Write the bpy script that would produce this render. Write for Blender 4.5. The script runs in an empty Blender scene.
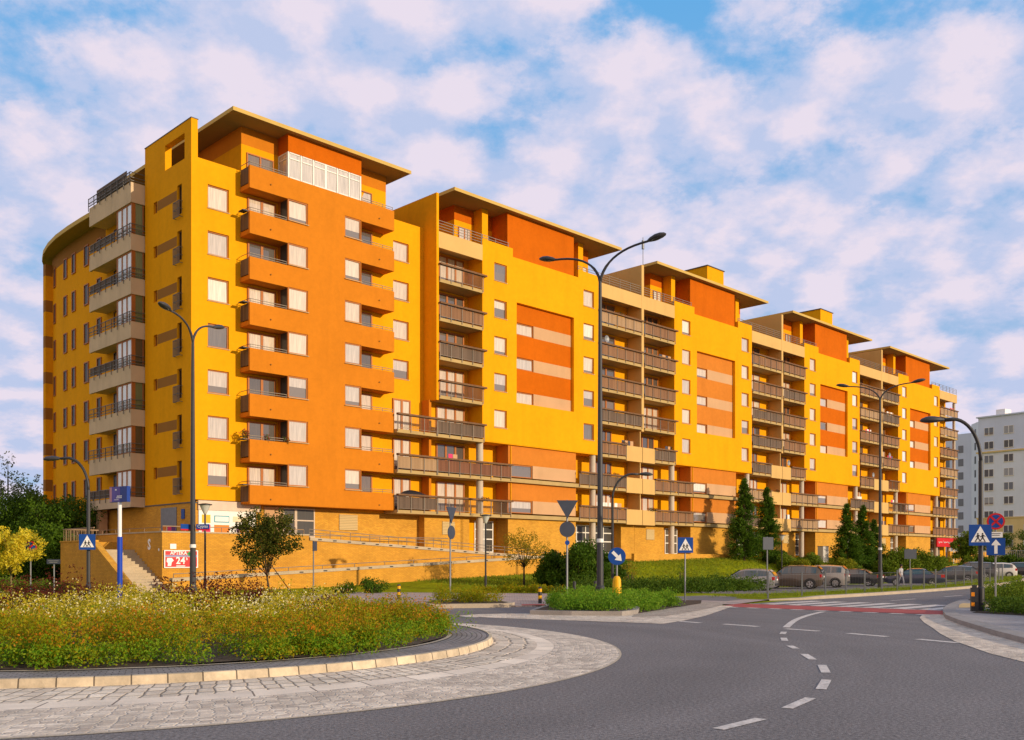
import bpy, bmesh, math, random
import numpy as np
from mathutils import Vector, Matrix
from mathutils.geometry import tessellate_polygon

random.seed(7)
RNG = np.random.default_rng(11)
SC = bpy.context.scene
COL = SC.collection
R = math.radians
EYE = 1.65
S2 = math.sqrt(0.5)

def W(u, n, h=0.0):
    """street frame -> world: u runs along the long facade, n away from the street"""
    return (S2 * (u - n), S2 * (u + n), h)

def UN(x, y):
    return (S2 * (x + y), S2 * (y - x))

# ------------------------------------------------------------------ materials
MATS = {}

def _nt(name):
    m = bpy.data.materials.new(name)
    m.use_nodes = True
    nt = m.node_tree
    b = nt.nodes['Principled BSDF']
    MATS[name] = m
    return m, nt, b

def nd(nt, typ, **kw):
    n = nt.nodes.new(typ)
    for k, v in kw.items():
        if k in n.inputs:
            n.inputs[k].default_value = v
        else:
            setattr(n, k, v)
    return n

def c4(c, k=1.0):
    return (min(c[0] * k, 1), min(c[1] * k, 1), min(c[2] * k, 1), 1)

def pmat(name, col, rough=0.85, var=0.12, scale=1.5, bump=0.0, bscale=60.0, metal=0.0,
         streak=0.0, spec=0.3, coat=0.0, fine=0.0, fscale=30.0):
    m, nt, b = _nt(name)
    L = nt.links
    tc = nd(nt, 'ShaderNodeTexCoord')
    no = nd(nt, 'ShaderNodeTexNoise', Scale=scale, Detail=6.0, Roughness=0.6)
    L.new(tc.outputs['Object'], no.inputs['Vector'])
    mx = nd(nt, 'ShaderNodeMix', data_type='RGBA')
    mx.inputs[6].default_value = c4(col, 1 - var)
    mx.inputs[7].default_value = c4(col, 1 + var)
    rr = nd(nt, 'ShaderNodeMapRange')
    rr.inputs['From Min'].default_value = 0.3
    rr.inputs['From Max'].default_value = 0.7
    L.new(no.outputs['Fac'], rr.inputs['Value'])
    L.new(rr.outputs[0], mx.inputs[0])
    out = mx.outputs[2]
    if fine:
        n2 = nd(nt, 'ShaderNodeTexNoise', Scale=fscale, Detail=3.0, Roughness=0.7)
        L.new(tc.outputs['Object'], n2.inputs['Vector'])
        r2 = nd(nt, 'ShaderNodeMapRange')
        r2.inputs['From Min'].default_value = 0.3
        r2.inputs['From Max'].default_value = 0.7
        r2.inputs['To Min'].default_value = 1 - fine
        r2.inputs['To Max'].default_value = 1 + fine
        L.new(n2.outputs['Fac'], r2.inputs['Value'])
        mm = nd(nt, 'ShaderNodeMix', data_type='RGBA', blend_type='MULTIPLY')
        mm.inputs[0].default_value = 1.0
        L.new(out, mm.inputs[6])
        L.new(r2.outputs[0], mm.inputs[7])
        out = mm.outputs[2]
    if streak:
        mp = nd(nt, 'ShaderNodeMapping')
        mp.inputs['Scale'].default_value = (0.8, 0.8, 0.10)
        L.new(tc.outputs['Object'], mp.inputs['Vector'])
        n3 = nd(nt, 'ShaderNodeTexNoise', Scale=1.3, Detail=6.0, Roughness=0.6, Distortion=0.6)
        L.new(mp.outputs[0], n3.inputs['Vector'])
        r3 = nd(nt, 'ShaderNodeMapRange')
        r3.inputs['From Min'].default_value = 0.5
        r3.inputs['From Max'].default_value = 0.78
        r3.inputs['To Min'].default_value = 1.0
        r3.inputs['To Max'].default_value = 1 - streak
        L.new(n3.outputs['Fac'], r3.inputs['Value'])
        mm = nd(nt, 'ShaderNodeMix', data_type='RGBA', blend_type='MULTIPLY')
        mm.inputs[0].default_value = 1.0
        L.new(out, mm.inputs[6])
        L.new(r3.outputs[0], mm.inputs[7])
        out = mm.outputs[2]
    L.new(out, b.inputs['Base Color'])
    b.inputs['Roughness'].default_value = rough
    b.inputs['Metallic'].default_value = metal
    b.inputs['Specular IOR Level'].default_value = spec
    b.inputs['Coat Weight'].default_value = coat
    if bump:
        n4 = nd(nt, 'ShaderNodeTexNoise', Scale=bscale, Detail=4.0)
        L.new(tc.outputs['Object'], n4.inputs['Vector'])
        bp = nd(nt, 'ShaderNodeBump', Strength=bump, Distance=0.02)
        L.new(n4.outputs['Fac'], bp.inputs['Height'])
        L.new(bp.outputs[0], b.inputs['Normal'])
    return m

def brick_mat(name, c1, c2, mortar, bw, bh, ms=0.02, rough=0.85, coord='Object', swap=True, bump=0.4,
              off=0.5, vscale=3.0, var=0.25, dist=0.0, smooth=0.1):
    """brick / sett pattern. swap: wall in the x/y + z plane (brick rows stacked in z)"""
    m, nt, b = _nt(name)
    L = nt.links
    tc = nd(nt, 'ShaderNodeTexCoord')
    src = tc.outputs[coord]
    if swap:
        sp = nd(nt, 'ShaderNodeSeparateXYZ')
        L.new(src, sp.inputs[0])
        ad = nd(nt, 'ShaderNodeMath', operation='ADD')
        L.new(sp.outputs[0], ad.inputs[0])
        L.new(sp.outputs[1], ad.inputs[1])
        cb = nd(nt, 'ShaderNodeCombineXYZ')
        L.new(ad.outputs[0], cb.inputs[0])
        L.new(sp.outputs[2], cb.inputs[1])
        src = cb.outputs[0]
    if dist:
        nz = nd(nt, 'ShaderNodeTexNoise', Scale=2.2, Detail=3.0)
        L.new(src, nz.inputs['Vector'])
        vm = nd(nt, 'ShaderNodeVectorMath', operation='SUBTRACT')
        vm.inputs[1].default_value = (0.5, 0.5, 0.5)
        L.new(nz.outputs['Color'], vm.inputs[0])
        vs = nd(nt, 'ShaderNodeVectorMath', operation='SCALE')
        vs.inputs['Scale'].default_value = dist
        L.new(vm.outputs[0], vs.inputs[0])
        va = nd(nt, 'ShaderNodeVectorMath', operation='ADD')
        L.new(src, va.inputs[0])
        L.new(vs.outputs[0], va.inputs[1])
        src = va.outputs[0]
    br = nd(nt, 'ShaderNodeTexBrick', Scale=1.0)
    br.offset = off
    br.inputs['Color1'].default_value = c4(c1)
    br.inputs['Color2'].default_value = c4(c2)
    br.inputs['Mortar'].default_value = c4(mortar)
    br.inputs['Mortar Size'].default_value = ms
    br.inputs['Mortar Smooth'].default_value = smooth
    br.inputs['Brick Width'].default_value = bw
    br.inputs['Row Height'].default_value = bh
    L.new(src, br.inputs['Vector'])
    no = nd(nt, 'ShaderNodeTexNoise', Scale=vscale, Detail=6.0, Roughness=0.65)
    L.new(tc.outputs['Object'], no.inputs['Vector'])
    rr = nd(nt, 'ShaderNodeMapRange')
    rr.inputs['From Min'].default_value = 0.3
    rr.inputs['From Max'].default_value = 0.7
    rr.inputs['To Min'].default_value = 1 - var
    rr.inputs['To Max'].default_value = 1 + var
    L.new(no.outputs['Fac'], rr.inputs['Value'])
    mm = nd(nt, 'ShaderNodeMix', data_type='RGBA', blend_type='MULTIPLY')
    mm.inputs[0].default_value = 1.0
    L.new(br.outputs['Color'], mm.inputs[6])
    L.new(rr.outputs[0], mm.inputs[7])
    L.new(mm.outputs[2], b.inputs['Base Color'])
    b.inputs['Roughness'].default_value = rough
    b.inputs['Specular IOR Level'].default_value = 0.3
    iv = nd(nt, 'ShaderNodeMath', operation='SUBTRACT')
    iv.inputs[0].default_value = 1.0
    L.new(br.outputs['Fac'], iv.inputs[1])
    n5 = nd(nt, 'ShaderNodeTexNoise', Scale=24.0, Detail=4.0)
    L.new(tc.outputs['Object'], n5.inputs['Vector'])
    a5 = nd(nt, 'ShaderNodeMath', operation='MULTIPLY_ADD')
    a5.inputs[1].default_value = 0.5
    L.new(n5.outputs['Fac'], a5.inputs[0])
    L.new(iv.outputs[0], a5.inputs[2])
    bp = nd(nt, 'ShaderNodeBump', Strength=bump, Distance=0.03)
    L.new(a5.outputs[0], bp.inputs['Height'])
    L.new(bp.outputs[0], b.inputs['Normal'])
    return m

def sett_mat(name, c1, c2, mortar, sx, sy, rand=0.6, edge=0.07, rough=0.85, bump=0.8, dirt=0.25):
    """hand laid setts: irregular cells on the UV map, joints of another tone, each stone its own shade"""
    m, nt, b = _nt(name)
    L = nt.links
    tc = nd(nt, 'ShaderNodeTexCoord')
    mp = nd(nt, 'ShaderNodeMapping')
    mp.inputs['Scale'].default_value = (1 / sx, 1 / sy, 1)
    L.new(tc.outputs['UV'], mp.inputs['Vector'])
    v1 = nd(nt, 'ShaderNodeTexVoronoi', voronoi_dimensions='2D', feature='F1', Scale=1.0, Randomness=rand)
    v2 = nd(nt, 'ShaderNodeTexVoronoi', voronoi_dimensions='2D', feature='DISTANCE_TO_EDGE', Scale=1.0, Randomness=rand)
    L.new(mp.outputs[0], v1.inputs['Vector']); L.new(mp.outputs[0], v2.inputs['Vector'])
    sp = nd(nt, 'ShaderNodeSeparateColor'); L.new(v1.outputs['Color'], sp.inputs[0])
    mx = nd(nt, 'ShaderNodeMix', data_type='RGBA')
    mx.inputs[6].default_value = c4(c1); mx.inputs[7].default_value = c4(c2)
    L.new(sp.outputs[0], mx.inputs[0])
    ed = nd(nt, 'ShaderNodeMapRange'); ed.inputs['From Min'].default_value = edge * 0.4; ed.inputs['From Max'].default_value = edge * 1.6
    L.new(v2.outputs['Distance'], ed.inputs['Value'])
    m2 = nd(nt, 'ShaderNodeMix', data_type='RGBA')
    L.new(ed.outputs[0], m2.inputs[0]); m2.inputs[6].default_value = c4(mortar); L.new(mx.outputs[2], m2.inputs[7])
    no = nd(nt, 'ShaderNodeTexNoise', Scale=1.1, Detail=7.0, Roughness=0.7)
    L.new(tc.outputs['Object'], no.inputs['Vector'])
    rr = nd(nt, 'ShaderNodeMapRange')
    rr.inputs['From Min'].default_value = 0.3; rr.inputs['From Max'].default_value = 0.7
    rr.inputs['To Min'].default_value = 1 - dirt; rr.inputs['To Max'].default_value = 1 + dirt * 0.6
    L.new(no.outputs['Fac'], rr.inputs['Value'])
    mm = nd(nt, 'ShaderNodeMix', data_type='RGBA', blend_type='MULTIPLY'); mm.inputs[0].default_value = 1.0
    L.new(m2.outputs[2], mm.inputs[6]); L.new(rr.outputs[0], mm.inputs[7])
    L.new(mm.outputs[2], b.inputs['Base Color'])
    b.inputs['Roughness'].default_value = rough; b.inputs['Specular IOR Level'].default_value = 0.3
    e2 = nd(nt, 'ShaderNodeMapRange'); e2.inputs['From Max'].default_value = edge * 3
    L.new(v2.outputs['Distance'], e2.inputs['Value'])
    n5 = nd(nt, 'ShaderNodeTexNoise', Scale=22.0, Detail=4.0); L.new(tc.outputs['Object'], n5.inputs['Vector'])
    a5 = nd(nt, 'ShaderNodeMath', operation='MULTIPLY_ADD'); a5.inputs[1].default_value = 0.6
    L.new(n5.outputs['Fac'], a5.inputs[0]); L.new(e2.outputs[0], a5.inputs[2])
    bp = nd(nt, 'ShaderNodeBump', Strength=bump, Distance=0.03); L.new(a5.outputs[0], bp.inputs['Height'])
    L.new(bp.outputs[0], b.inputs['Normal'])
    return m

def leaf_mat(name, cols, trans=0.35, rough=0.6, big=0.0, bigscale=0.6):
    """leaves: colour picked per leaf (mesh island) from the list, with a slow drift in space"""
    m, nt, b = _nt(name)
    L = nt.links
    ge = nd(nt, 'ShaderNodeNewGeometry')
    rp = nd(nt, 'ShaderNodeValToRGB')
    cr = rp.color_ramp
    while len(cr.elements) < len(cols):
        cr.elements.new(0.5)
    for i, c in enumerate(cols):
        cr.elements[i].position = i / max(1, len(cols) - 1)
        cr.elements[i].color = c4(c)
    fac = ge.outputs['Random Per Island']
    if big:
        tc = nd(nt, 'ShaderNodeTexCoord')
        no = nd(nt, 'ShaderNodeTexNoise', Scale=bigscale, Detail=3.0)
        L.new(tc.outputs['Object'], no.inputs['Vector'])
        r1 = nd(nt, 'ShaderNodeMapRange')
        r1.inputs['From Min'].default_value = 0.3
        r1.inputs['From Max'].default_value = 0.7
        L.new(no.outputs['Fac'], r1.inputs['Value'])
        mxf = nd(nt, 'ShaderNodeMix')
        mxf.inputs[0].default_value = big
        L.new(fac, mxf.inputs[2])
        L.new(r1.outputs[0], mxf.inputs[3])
        fac = mxf.outputs[0]
    L.new(fac, rp.inputs[0])
    L.new(rp.outputs[0], b.inputs['Base Color'])
    b.inputs['Roughness'].default_value = rough
    b.inputs['Specular IOR Level'].default_value = 0.08
    tr = nd(nt, 'ShaderNodeBsdfTranslucent')
    L.new(rp.outputs[0], tr.inputs['Color'])
    ms = nd(nt, 'ShaderNodeMixShader')
    ms.inputs[0].default_value = trans
    out = nt.nodes['Material Output']
    L.new(b.outputs[0], ms.inputs[1])
    L.new(tr.outputs[0], ms.inputs[2])
    L.new(ms.outputs[0], out.inputs['Surface'])
    return m

def slat_mat(name, c1, c2, period=0.11, gap=(0.02, 0.015, 0.01), horiz=False):
    m, nt, b = _nt(name)
    L = nt.links
    tc = nd(nt, 'ShaderNodeTexCoord')
    sp = nd(nt, 'ShaderNodeSeparateXYZ')
    L.new(tc.outputs['Object'], sp.inputs[0])
    ad = nd(nt, 'ShaderNodeMath', operation='ADD')
    L.new(sp.outputs[0], ad.inputs[0])
    L.new(sp.outputs[1], ad.inputs[1])
    val = sp.outputs[2] if horiz else ad.outputs[0]
    dv = nd(nt, 'ShaderNodeMath', operation='DIVIDE')
    dv.inputs[1].default_value = period
    L.new(val, dv.inputs[0])
    fr = nd(nt, 'ShaderNodeMath', operation='FRACT')
    L.new(dv.outputs[0], fr.inputs[0])
    fl = nd(nt, 'ShaderNodeMath', operation='FLOOR')
    L.new(dv.outputs[0], fl.inputs[0])
    wn = nd(nt, 'ShaderNodeTexWhiteNoise', noise_dimensions='2D')
    oi = nd(nt, 'ShaderNodeObjectInfo')
    cb = nd(nt, 'ShaderNodeCombineXYZ')
    L.new(fl.outputs[0], cb.inputs[0])
    L.new(oi.outputs['Random'], cb.inputs[1])
    L.new(cb.outputs[0], wn.inputs['Vector'])
    mx = nd(nt, 'ShaderNodeMix', data_type='RGBA')
    mx.inputs[6].default_value = c4(c1)
    mx.inputs[7].default_value = c4(c2)
    L.new(wn.outputs['Value'], mx.inputs[0])
    gt = nd(nt, 'ShaderNodeMath', operation='GREATER_THAN')
    gt.inputs[1].default_value = 0.86
    L.new(fr.outputs[0], gt.inputs[0])
    m2 = nd(nt, 'ShaderNodeMix', data_type='RGBA')
    L.new(gt.outputs[0], m2.inputs[0])
    L.new(mx.outputs[2], m2.inputs[6])
    m2.inputs[7].default_value = c4(gap)
    L.new(m2.outputs[2], b.inputs['Base Color'])
    b.inputs['Roughness'].default_value = 0.8
    return m

def pane_mat(name, ramp, rough=0.04, base_rough=0.6, coat=1.0):
    """window pane: curtains or a dark room seen behind clear reflecting glass, differing per window"""
    m, nt, b = _nt(name)
    L = nt.links
    oi = nd(nt, 'ShaderNodeObjectInfo')
    rp = nd(nt, 'ShaderNodeValToRGB')
    cr = rp.color_ramp
    cr.interpolation = 'CONSTANT'
    while len(cr.elements) < len(ramp):
        cr.elements.new(0.5)
    for i, (p, c) in enumerate(ramp):
        cr.elements[i].position = p
        cr.elements[i].color = c4(c)
    L.new(oi.outputs['Random'], rp.inputs[0])
    tc = nd(nt, 'ShaderNodeTexCoord')
    mp = nd(nt, 'ShaderNodeMapping')
    mp.inputs['Scale'].default_value = (9.0, 9.0, 0.5)
    L.new(tc.outputs['Object'], mp.inputs['Vector'])
    no = nd(nt, 'ShaderNodeTexNoise', Scale=1.6, Detail=3.0)
    L.new(mp.outputs[0], no.inputs['Vector'])
    rr = nd(nt, 'ShaderNodeMapRange')
    rr.inputs['From Min'].default_value = 0.3
    rr.inputs['From Max'].default_value = 0.7
    rr.inputs['To Min'].default_value = 0.72
    rr.inputs['To Max'].default_value = 1.1
    L.new(no.outputs['Fac'], rr.inputs['Value'])
    mm = nd(nt, 'ShaderNodeMix', data_type='RGBA', blend_type='MULTIPLY')
    mm.inputs[0].default_value = 1.0
    L.new(rp.outputs[0], mm.inputs[6])
    L.new(rr.outputs[0], mm.inputs[7])
    # on some windows the curtain or blind stops short and the dark room shows below it
    sz = nd(nt, 'ShaderNodeSeparateXYZ'); L.new(tc.outputs['Object'], sz.inputs[0])
    k1 = nd(nt, 'ShaderNodeMath', operation='MULTIPLY'); k1.inputs[1].default_value = 17.31; L.new(oi.outputs['Random'], k1.inputs[0])
    k2 = nd(nt, 'ShaderNodeMath', operation='FRACT'); L.new(k1.outputs[0], k2.inputs[0])
    k3 = nd(nt, 'ShaderNodeMath', operation='MULTIPLY_ADD'); k3.inputs[1].default_value = 2.0; k3.inputs[2].default_value = -1.15; L.new(k2.outputs[0], k3.inputs[0])
    k4 = nd(nt, 'ShaderNodeMath', operation='LESS_THAN'); L.new(sz.outputs[2], k4.inputs[0]); L.new(k3.outputs[0], k4.inputs[1])
    m5 = nd(nt, 'ShaderNodeMix', data_type='RGBA'); L.new(k4.outputs[0], m5.inputs[0]); L.new(mm.outputs[2], m5.inputs[6]); m5.inputs[7].default_value = (0.14, 0.11, 0.09, 1)
    L.new(m5.outputs[2], b.inputs['Base Color'])
    b.inputs['Roughness'].default_value = base_rough
    b.inputs['Coat Weight'].default_value = coat
    b.inputs['Coat IOR'].default_value = 1.9
    b.inputs['Coat Roughness'].default_value = rough
    return m

# ------------------------------------------------------------------ mesh builder
class MB:
    def __init__(s, off=(0, 0, 0)):
        s.v = []; s.f = []; s.mi = []; s.cur = 0; s.off = off; s.uv = None
    def mat(s, i):
        s.cur = i; return s
    def face(s, idx):
        s.f.append(tuple(idx)); s.mi.append(s.cur)
    def poly(s, pts):
        b = len(s.v); s.v += [tuple(p) for p in pts]; s.face(range(b, b + len(pts)))
    def box(s, x0, x1, y0, y1, z0, z1):
        b = len(s.v)
        s.v += [(x0, y0, z0), (x1, y0, z0), (x1, y1, z0), (x0, y1, z0),
                (x0, y0, z1), (x1, y0, z1), (x1, y1, z1), (x0, y1, z1)]
        for q in ((0, 3, 2, 1), (4, 5, 6, 7), (0, 1, 5, 4), (1, 2, 6, 5), (2, 3, 7, 6), (3, 0, 4, 7)):
            s.face([b + i for i in q])
        return s
    def obox(s, c, ax, half, z0, z1):
        """box on the ground plane: centre c, unit axis ax (2d), half sizes (along, across)"""
        ay = (-ax[1], ax[0])
        p = []
        for a, b_ in ((-1, -1), (1, -1), (1, 1), (-1, 1)):
            p.append((c[0] + ax[0] * half[0] * a + ay[0] * half[1] * b_, c[1] + ax[1] * half[0] * a + ay[1] * half[1] * b_))
        s.prism(p, z0, z1); return s
    def prism(s, pts, z0, z1, bottom=True):
        n = len(pts); b = len(s.v)
        zf0 = z0 if callable(z0) else (lambda p: z0)
        zf1 = z1 if callable(z1) else (lambda p: z1)
        s.v += [(p[0], p[1], zf0(p)) for p in pts] + [(p[0], p[1], zf1(p)) for p in pts]
        area = sum(pts[i][0] * pts[(i + 1) % n][1] - pts[(i + 1) % n][0] * pts[i][1] for i in range(n))
        tri = tessellate_polygon([[Vector((p[0], p[1], 0)) for p in pts]]) if n > 4 else None
        def fill(o, up):
            if tri is None:
                q = list(range(n))
                if (area > 0) != up: q = q[::-1]
                s.face([b + o + i for i in q])
            else:
                for t in tri:
                    a = ((pts[t[1]][0] - pts[t[0]][0]) * (pts[t[2]][1] - pts[t[0]][1]) - (pts[t[1]][1] - pts[t[0]][1]) * (pts[t[2]][0] - pts[t[0]][0]))
                    tt = t if (a > 0) == up else t[::-1]
                    s.face([b + o + i for i in tt])
        fill(n, True)
        if bottom: fill(0, False)
        for i in range(n):
            j = (i + 1) % n
            q = [b + i, b + j, b + n + j, b + n + i]
            if area < 0: q = q[::-1]
            s.face(q)
        return s
    def sheet(s, pts, z):
        n = len(pts); b = len(s.v)
        s.v += [(p[0], p[1], z) for p in pts]
        for t in tessellate_polygon([[Vector((p[0], p[1], 0)) for p in pts]]):
            a = ((pts[t[1]][0] - pts[t[0]][0]) * (pts[t[2]][1] - pts[t[0]][1]) - (pts[t[1]][1] - pts[t[0]][1]) * (pts[t[2]][0] - pts[t[0]][0]))
            s.face([b + i for i in (t if a > 0 else t[::-1])])
        return s
    def tube(s, pts, rad, seg=8, caps=True):
        pts = [Vector(p) for p in pts]
        n = len(pts)
        if not isinstance(rad, (list, tuple)): rad = [rad] * n
        b = len(s.v); prev = None
        for i, p in enumerate(pts):
            d = (pts[min(i + 1, n - 1)] - pts[max(i - 1, 0)])
            d = d.normalized() if d.length > 1e-9 else Vector((0, 0, 1))
            if prev is None:
                a = Vector((1, 0, 0)) if abs(d.x) < 0.9 else Vector((0, 1, 0))
                x = d.cross(a).normalized()
            else:
                x = prev - d * prev.dot(d)
                x = x.normalized() if x.length > 1e-6 else d.orthogonal().normalized()
            prev = x; y = d.cross(x)
            for k in range(seg):
                a = 2 * math.pi * k / seg
                s.v.append(tuple(p + x * (rad[i] * math.cos(a)) + y * (rad[i] * math.sin(a))))
        for i in range(n - 1):
            for k in range(seg):
                k2 = (k + 1) % seg
                s.face((b + i * seg + k, b + i * seg + k2, b + (i + 1) * seg + k2, b + (i + 1) * seg + k))
        if caps:
            s.face([b + k for k in range(seg)][::-1])
            s.face([b + (n - 1) * seg + k for k in range(seg)])
        return s
    def lathe(s, prof, seg=20, c=(0, 0)):
        """prof: list of (r, z)"""
        b = len(s.v)
        for r, z in prof:
            for k in range(seg):
                a = 2 * math.pi * k / seg
                s.v.append((c[0] + r * math.cos(a), c[1] + r * math.sin(a), z))
        for i in range(len(prof) - 1):
            for k in range(seg):
                k2 = (k + 1) % seg
                s.face((b + i * seg + k, b + i * seg + k2, b + (i + 1) * seg + k2, b + (i + 1) * seg + k))
        s.face([b + k for k in range(seg)][::-1])
        s.face([b + (len(prof) - 1) * seg + k for k in range(seg)])
        return s
    def build(s, name, mats, parent=None, off=None, smooth=False, loc=None, rot=None):
        o3 = off if off is not None else s.off
        me = bpy.data.meshes.new(name)
        me.from_pydata([(v[0] - o3[0], v[1] - o3[1], v[2] - o3[2]) for v in s.v], [], s.f)
        for m in (mats if isinstance(mats, (list, tuple)) else [mats]):
            me.materials.append(m)
        if any(s.mi):
            me.polygons.foreach_set('material_index', s.mi)
        if smooth:
            me.polygons.foreach_set('use_smooth', [True] * len(me.polygons))
        me.update()
        return obj(name, me, parent, loc, rot)

def obj(name, data, parent=None, loc=None, rot=None):
    o = bpy.data.objects.new(name, data)
    COL.objects.link(o)
    if parent is not None: o.parent = parent
    if loc is not None: o.location = loc
    if rot is not None: o.rotation_euler = rot
    return o

def empty(name, loc, rz=0.0):
    o = obj(name, None, None, loc, (0, 0, rz))
    o.empty_display_size = 0.3
    return o

def tag(o, label=None, cat=None, group=None, kind=None):
    if label: o['label'] = label
    if cat: o['category'] = cat
    if group: o['group'] = group
    if kind: o['kind'] = kind
    return o

def kids(o):
    return [c for c in bpy.data.objects if c.parent == o]

def copy_tree(o, parent=None):
    c = o.copy(); COL.objects.link(c)
    if parent is not None: c.parent = parent
    for ch in kids(o):
        if ch != c: copy_tree(ch, c)
    return c

def text_mesh(txt, size, align='CENTER', shear=0.0, bold=0.0):
    cu = bpy.data.curves.new('lettering', 'FONT')
    cu.body = txt; cu.size = size; cu.align_x = align; cu.align_y = 'CENTER'
    cu.shear = shear; cu.offset = bold; cu.resolution_u = 2
    o = bpy.data.objects.new('lettering', cu)
    COL.objects.link(o)
    dg = bpy.context.evaluated_depsgraph_get()
    me = bpy.data.meshes.new_from_object(o.evaluated_get(dg))
    bpy.data.objects.remove(o); bpy.data.curves.remove(cu)
    return me

def lettering(txt, size, m, parent, loc, rot=(math.pi / 2, 0, 0), **kw):
    me = text_mesh(txt, size, **kw)
    me.materials.clear(); me.materials.append(m)
    return obj('lettering', me, parent, loc, rot)

# ------------------------------------------------------------------ foliage
def leaf_mesh(name, P, size, m, parent=None, up=0.3, aspect=0.55, loc=None, dirs=None, off=(0, 0, 0)):
    P = np.asarray(P, dtype=np.float32); N = len(P)
    size = np.broadcast_to(np.asarray(size, dtype=np.float32), (N,))
    d = RNG.normal(size=(N, 3)).astype(np.float32)
    if dirs is not None: d = d * 0.45 + dirs
    d[:, 2] += up * np.abs(RNG.normal(size=N))
    d /= np.linalg.norm(d, axis=1)[:, None] + 1e-9
    a = RNG.normal(size=(N, 3)).astype(np.float32)
    s_ = np.cross(d, a); s_ /= np.linalg.norm(s_, axis=1)[:, None] + 1e-9
    L_ = size[:, None]
    V = np.empty((N, 4, 3), np.float32)
    V[:, 0] = P
    V[:, 1] = P + d * L_ * 0.5 + s_ * L_ * aspect * 0.5
    V[:, 2] = P + d * L_
    V[:, 3] = P + d * L_ * 0.5 - s_ * L_ * aspect * 0.5
    V -= np.asarray(off, np.float32)
    me = bpy.data.meshes.new(name)
    me.vertices.add(N * 4); me.loops.add(N * 4); me.polygons.add(N)
    me.vertices.foreach_set('co', V.reshape(-1))
    me.loops.foreach_set('vertex_index', np.arange(N * 4, dtype=np.int32))
    me.polygons.foreach_set('loop_start', np.arange(0, N * 4, 4, dtype=np.int32))
    me.polygons.foreach_set('loop_total', np.full(N, 4, np.int32))
    me.materials.append(m)
    me.update(); me.validate()
    return obj(name, me, parent, loc)

def blob_points(centers, radii, per, squash=1.0, shell=0.35):
    """points in soft blobs, denser to the outside"""
    out = []
    for c, r in zip(centers, radii):
        k = max(3, int(per * r * r))
        d = RNG.normal(size=(k, 3)); d /= np.linalg.norm(d, axis=1)[:, None]
        rr = r * (shell + (1 - shell) * RNG.random(k) ** 0.5)
        p = d * rr[:, None]; p[:, 2] *= squash
        out.append(p + np.asarray(c))
    return np.concatenate(out)
# ------------------------------------------------------------------ camera, sun, sky
cam = bpy.data.cameras.new('camera')
cam.sensor_width = 36.0
cam.lens = 36.0 * 967 / 1024
cam.shift_y = (561 - 370) / 1024
cam.clip_start = 0.2
cam.clip_end = 6000
co = bpy.data.objects.new('camera', cam)
COL.objects.link(co)
co.location = (0, 0, EYE)
co.rotation_euler = (R(90), 0, 0)
SC.camera = co

SUN_EL = R(12.5)
sdir = Vector((0.884, -0.53, 0)).normalized()
SUN_AZ = math.atan2(sdir.x, sdir.y)
to_sun = Vector((sdir.x * math.cos(SUN_EL), sdir.y * math.cos(SUN_EL), math.sin(SUN_EL)))
sl = bpy.data.lights.new('sun', 'SUN')
sl.energy = 3.9
sl.angle = R(0.6)
sl.color = (1.0, 0.80, 0.54)
so = bpy.data.objects.new('sun', sl)
COL.objects.link(so)
so.location = (60, -40, 60)
so.rotation_euler = (-to_sun).to_track_quat('-Z', 'Y').to_euler()

w = bpy.data.worlds.new('World')
SC.world = w
w.use_nodes = True
nt = w.node_tree
L = nt.links
bg = nt.nodes['Background']
sky = nd(nt, 'ShaderNodeTexSky', sky_type='NISHITA')
sky.sun_disc = False
sky.sun_elevation = SUN_EL
sky.sun_rotation = SUN_AZ
sky.air_density = 1.0
sky.dust_density = 0.6
sky.ozone_density = 2.0
tc = nd(nt, 'ShaderNodeTexCoord')
sp = nd(nt, 'ShaderNodeSeparateXYZ')
L.new(tc.outputs['Generated'], sp.inputs[0])
zc = nd(nt, 'ShaderNodeMath', operation='MAXIMUM'); zc.inputs[1].default_value = 0.0
L.new(sp.outputs[2], zc.inputs[0])
za = nd(nt, 'ShaderNodeMath', operation='ADD'); za.inputs[1].default_value = 0.34
L.new(zc.outputs[0], za.inputs[0])
dx = nd(nt, 'ShaderNodeMath', operation='DIVIDE'); L.new(sp.outputs[0], dx.inputs[0]); L.new(za.outputs[0], dx.inputs[1])
dy = nd(nt, 'ShaderNodeMath', operation='DIVIDE'); L.new(sp.outputs[1], dy.inputs[0]); L.new(za.outputs[0], dy.inputs[1])
cb = nd(nt, 'ShaderNodeCombineXYZ')
L.new(dx.outputs[0], cb.inputs[0]); L.new(dy.outputs[0], cb.inputs[1]); cb.inputs[2].default_value = 3.7

def cloud_noise(vec, scale, detail, rough, dist=0.0):
    n = nd(nt, 'ShaderNodeTexNoise', Scale=scale, Detail=detail, Roughness=rough, Distortion=dist)
    L.new(vec, n.inputs['Vector'])
    return n.outputs['Fac']

def math2(op, a, b):
    n = nd(nt, 'ShaderNodeMath', operation=op)
    for i, x in enumerate((a, b)):
        if isinstance(x, (int, float)): n.inputs[i].default_value = x
        else: L.new(x, n.inputs[i])
    return n.outputs[0]

def ramp(val, a, b, lo=0.0, hi=1.0, smooth=True):
    n = nd(nt, 'ShaderNodeMapRange')
    if smooth: n.interpolation_type = 'SMOOTHSTEP'
    n.inputs['From Min'].default_value = a; n.inputs['From Max'].default_value = b
    n.inputs['To Min'].default_value = lo; n.inputs['To Max'].default_value = hi
    L.new(val, n.inputs['Value'])
    return n.outputs[0]

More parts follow.
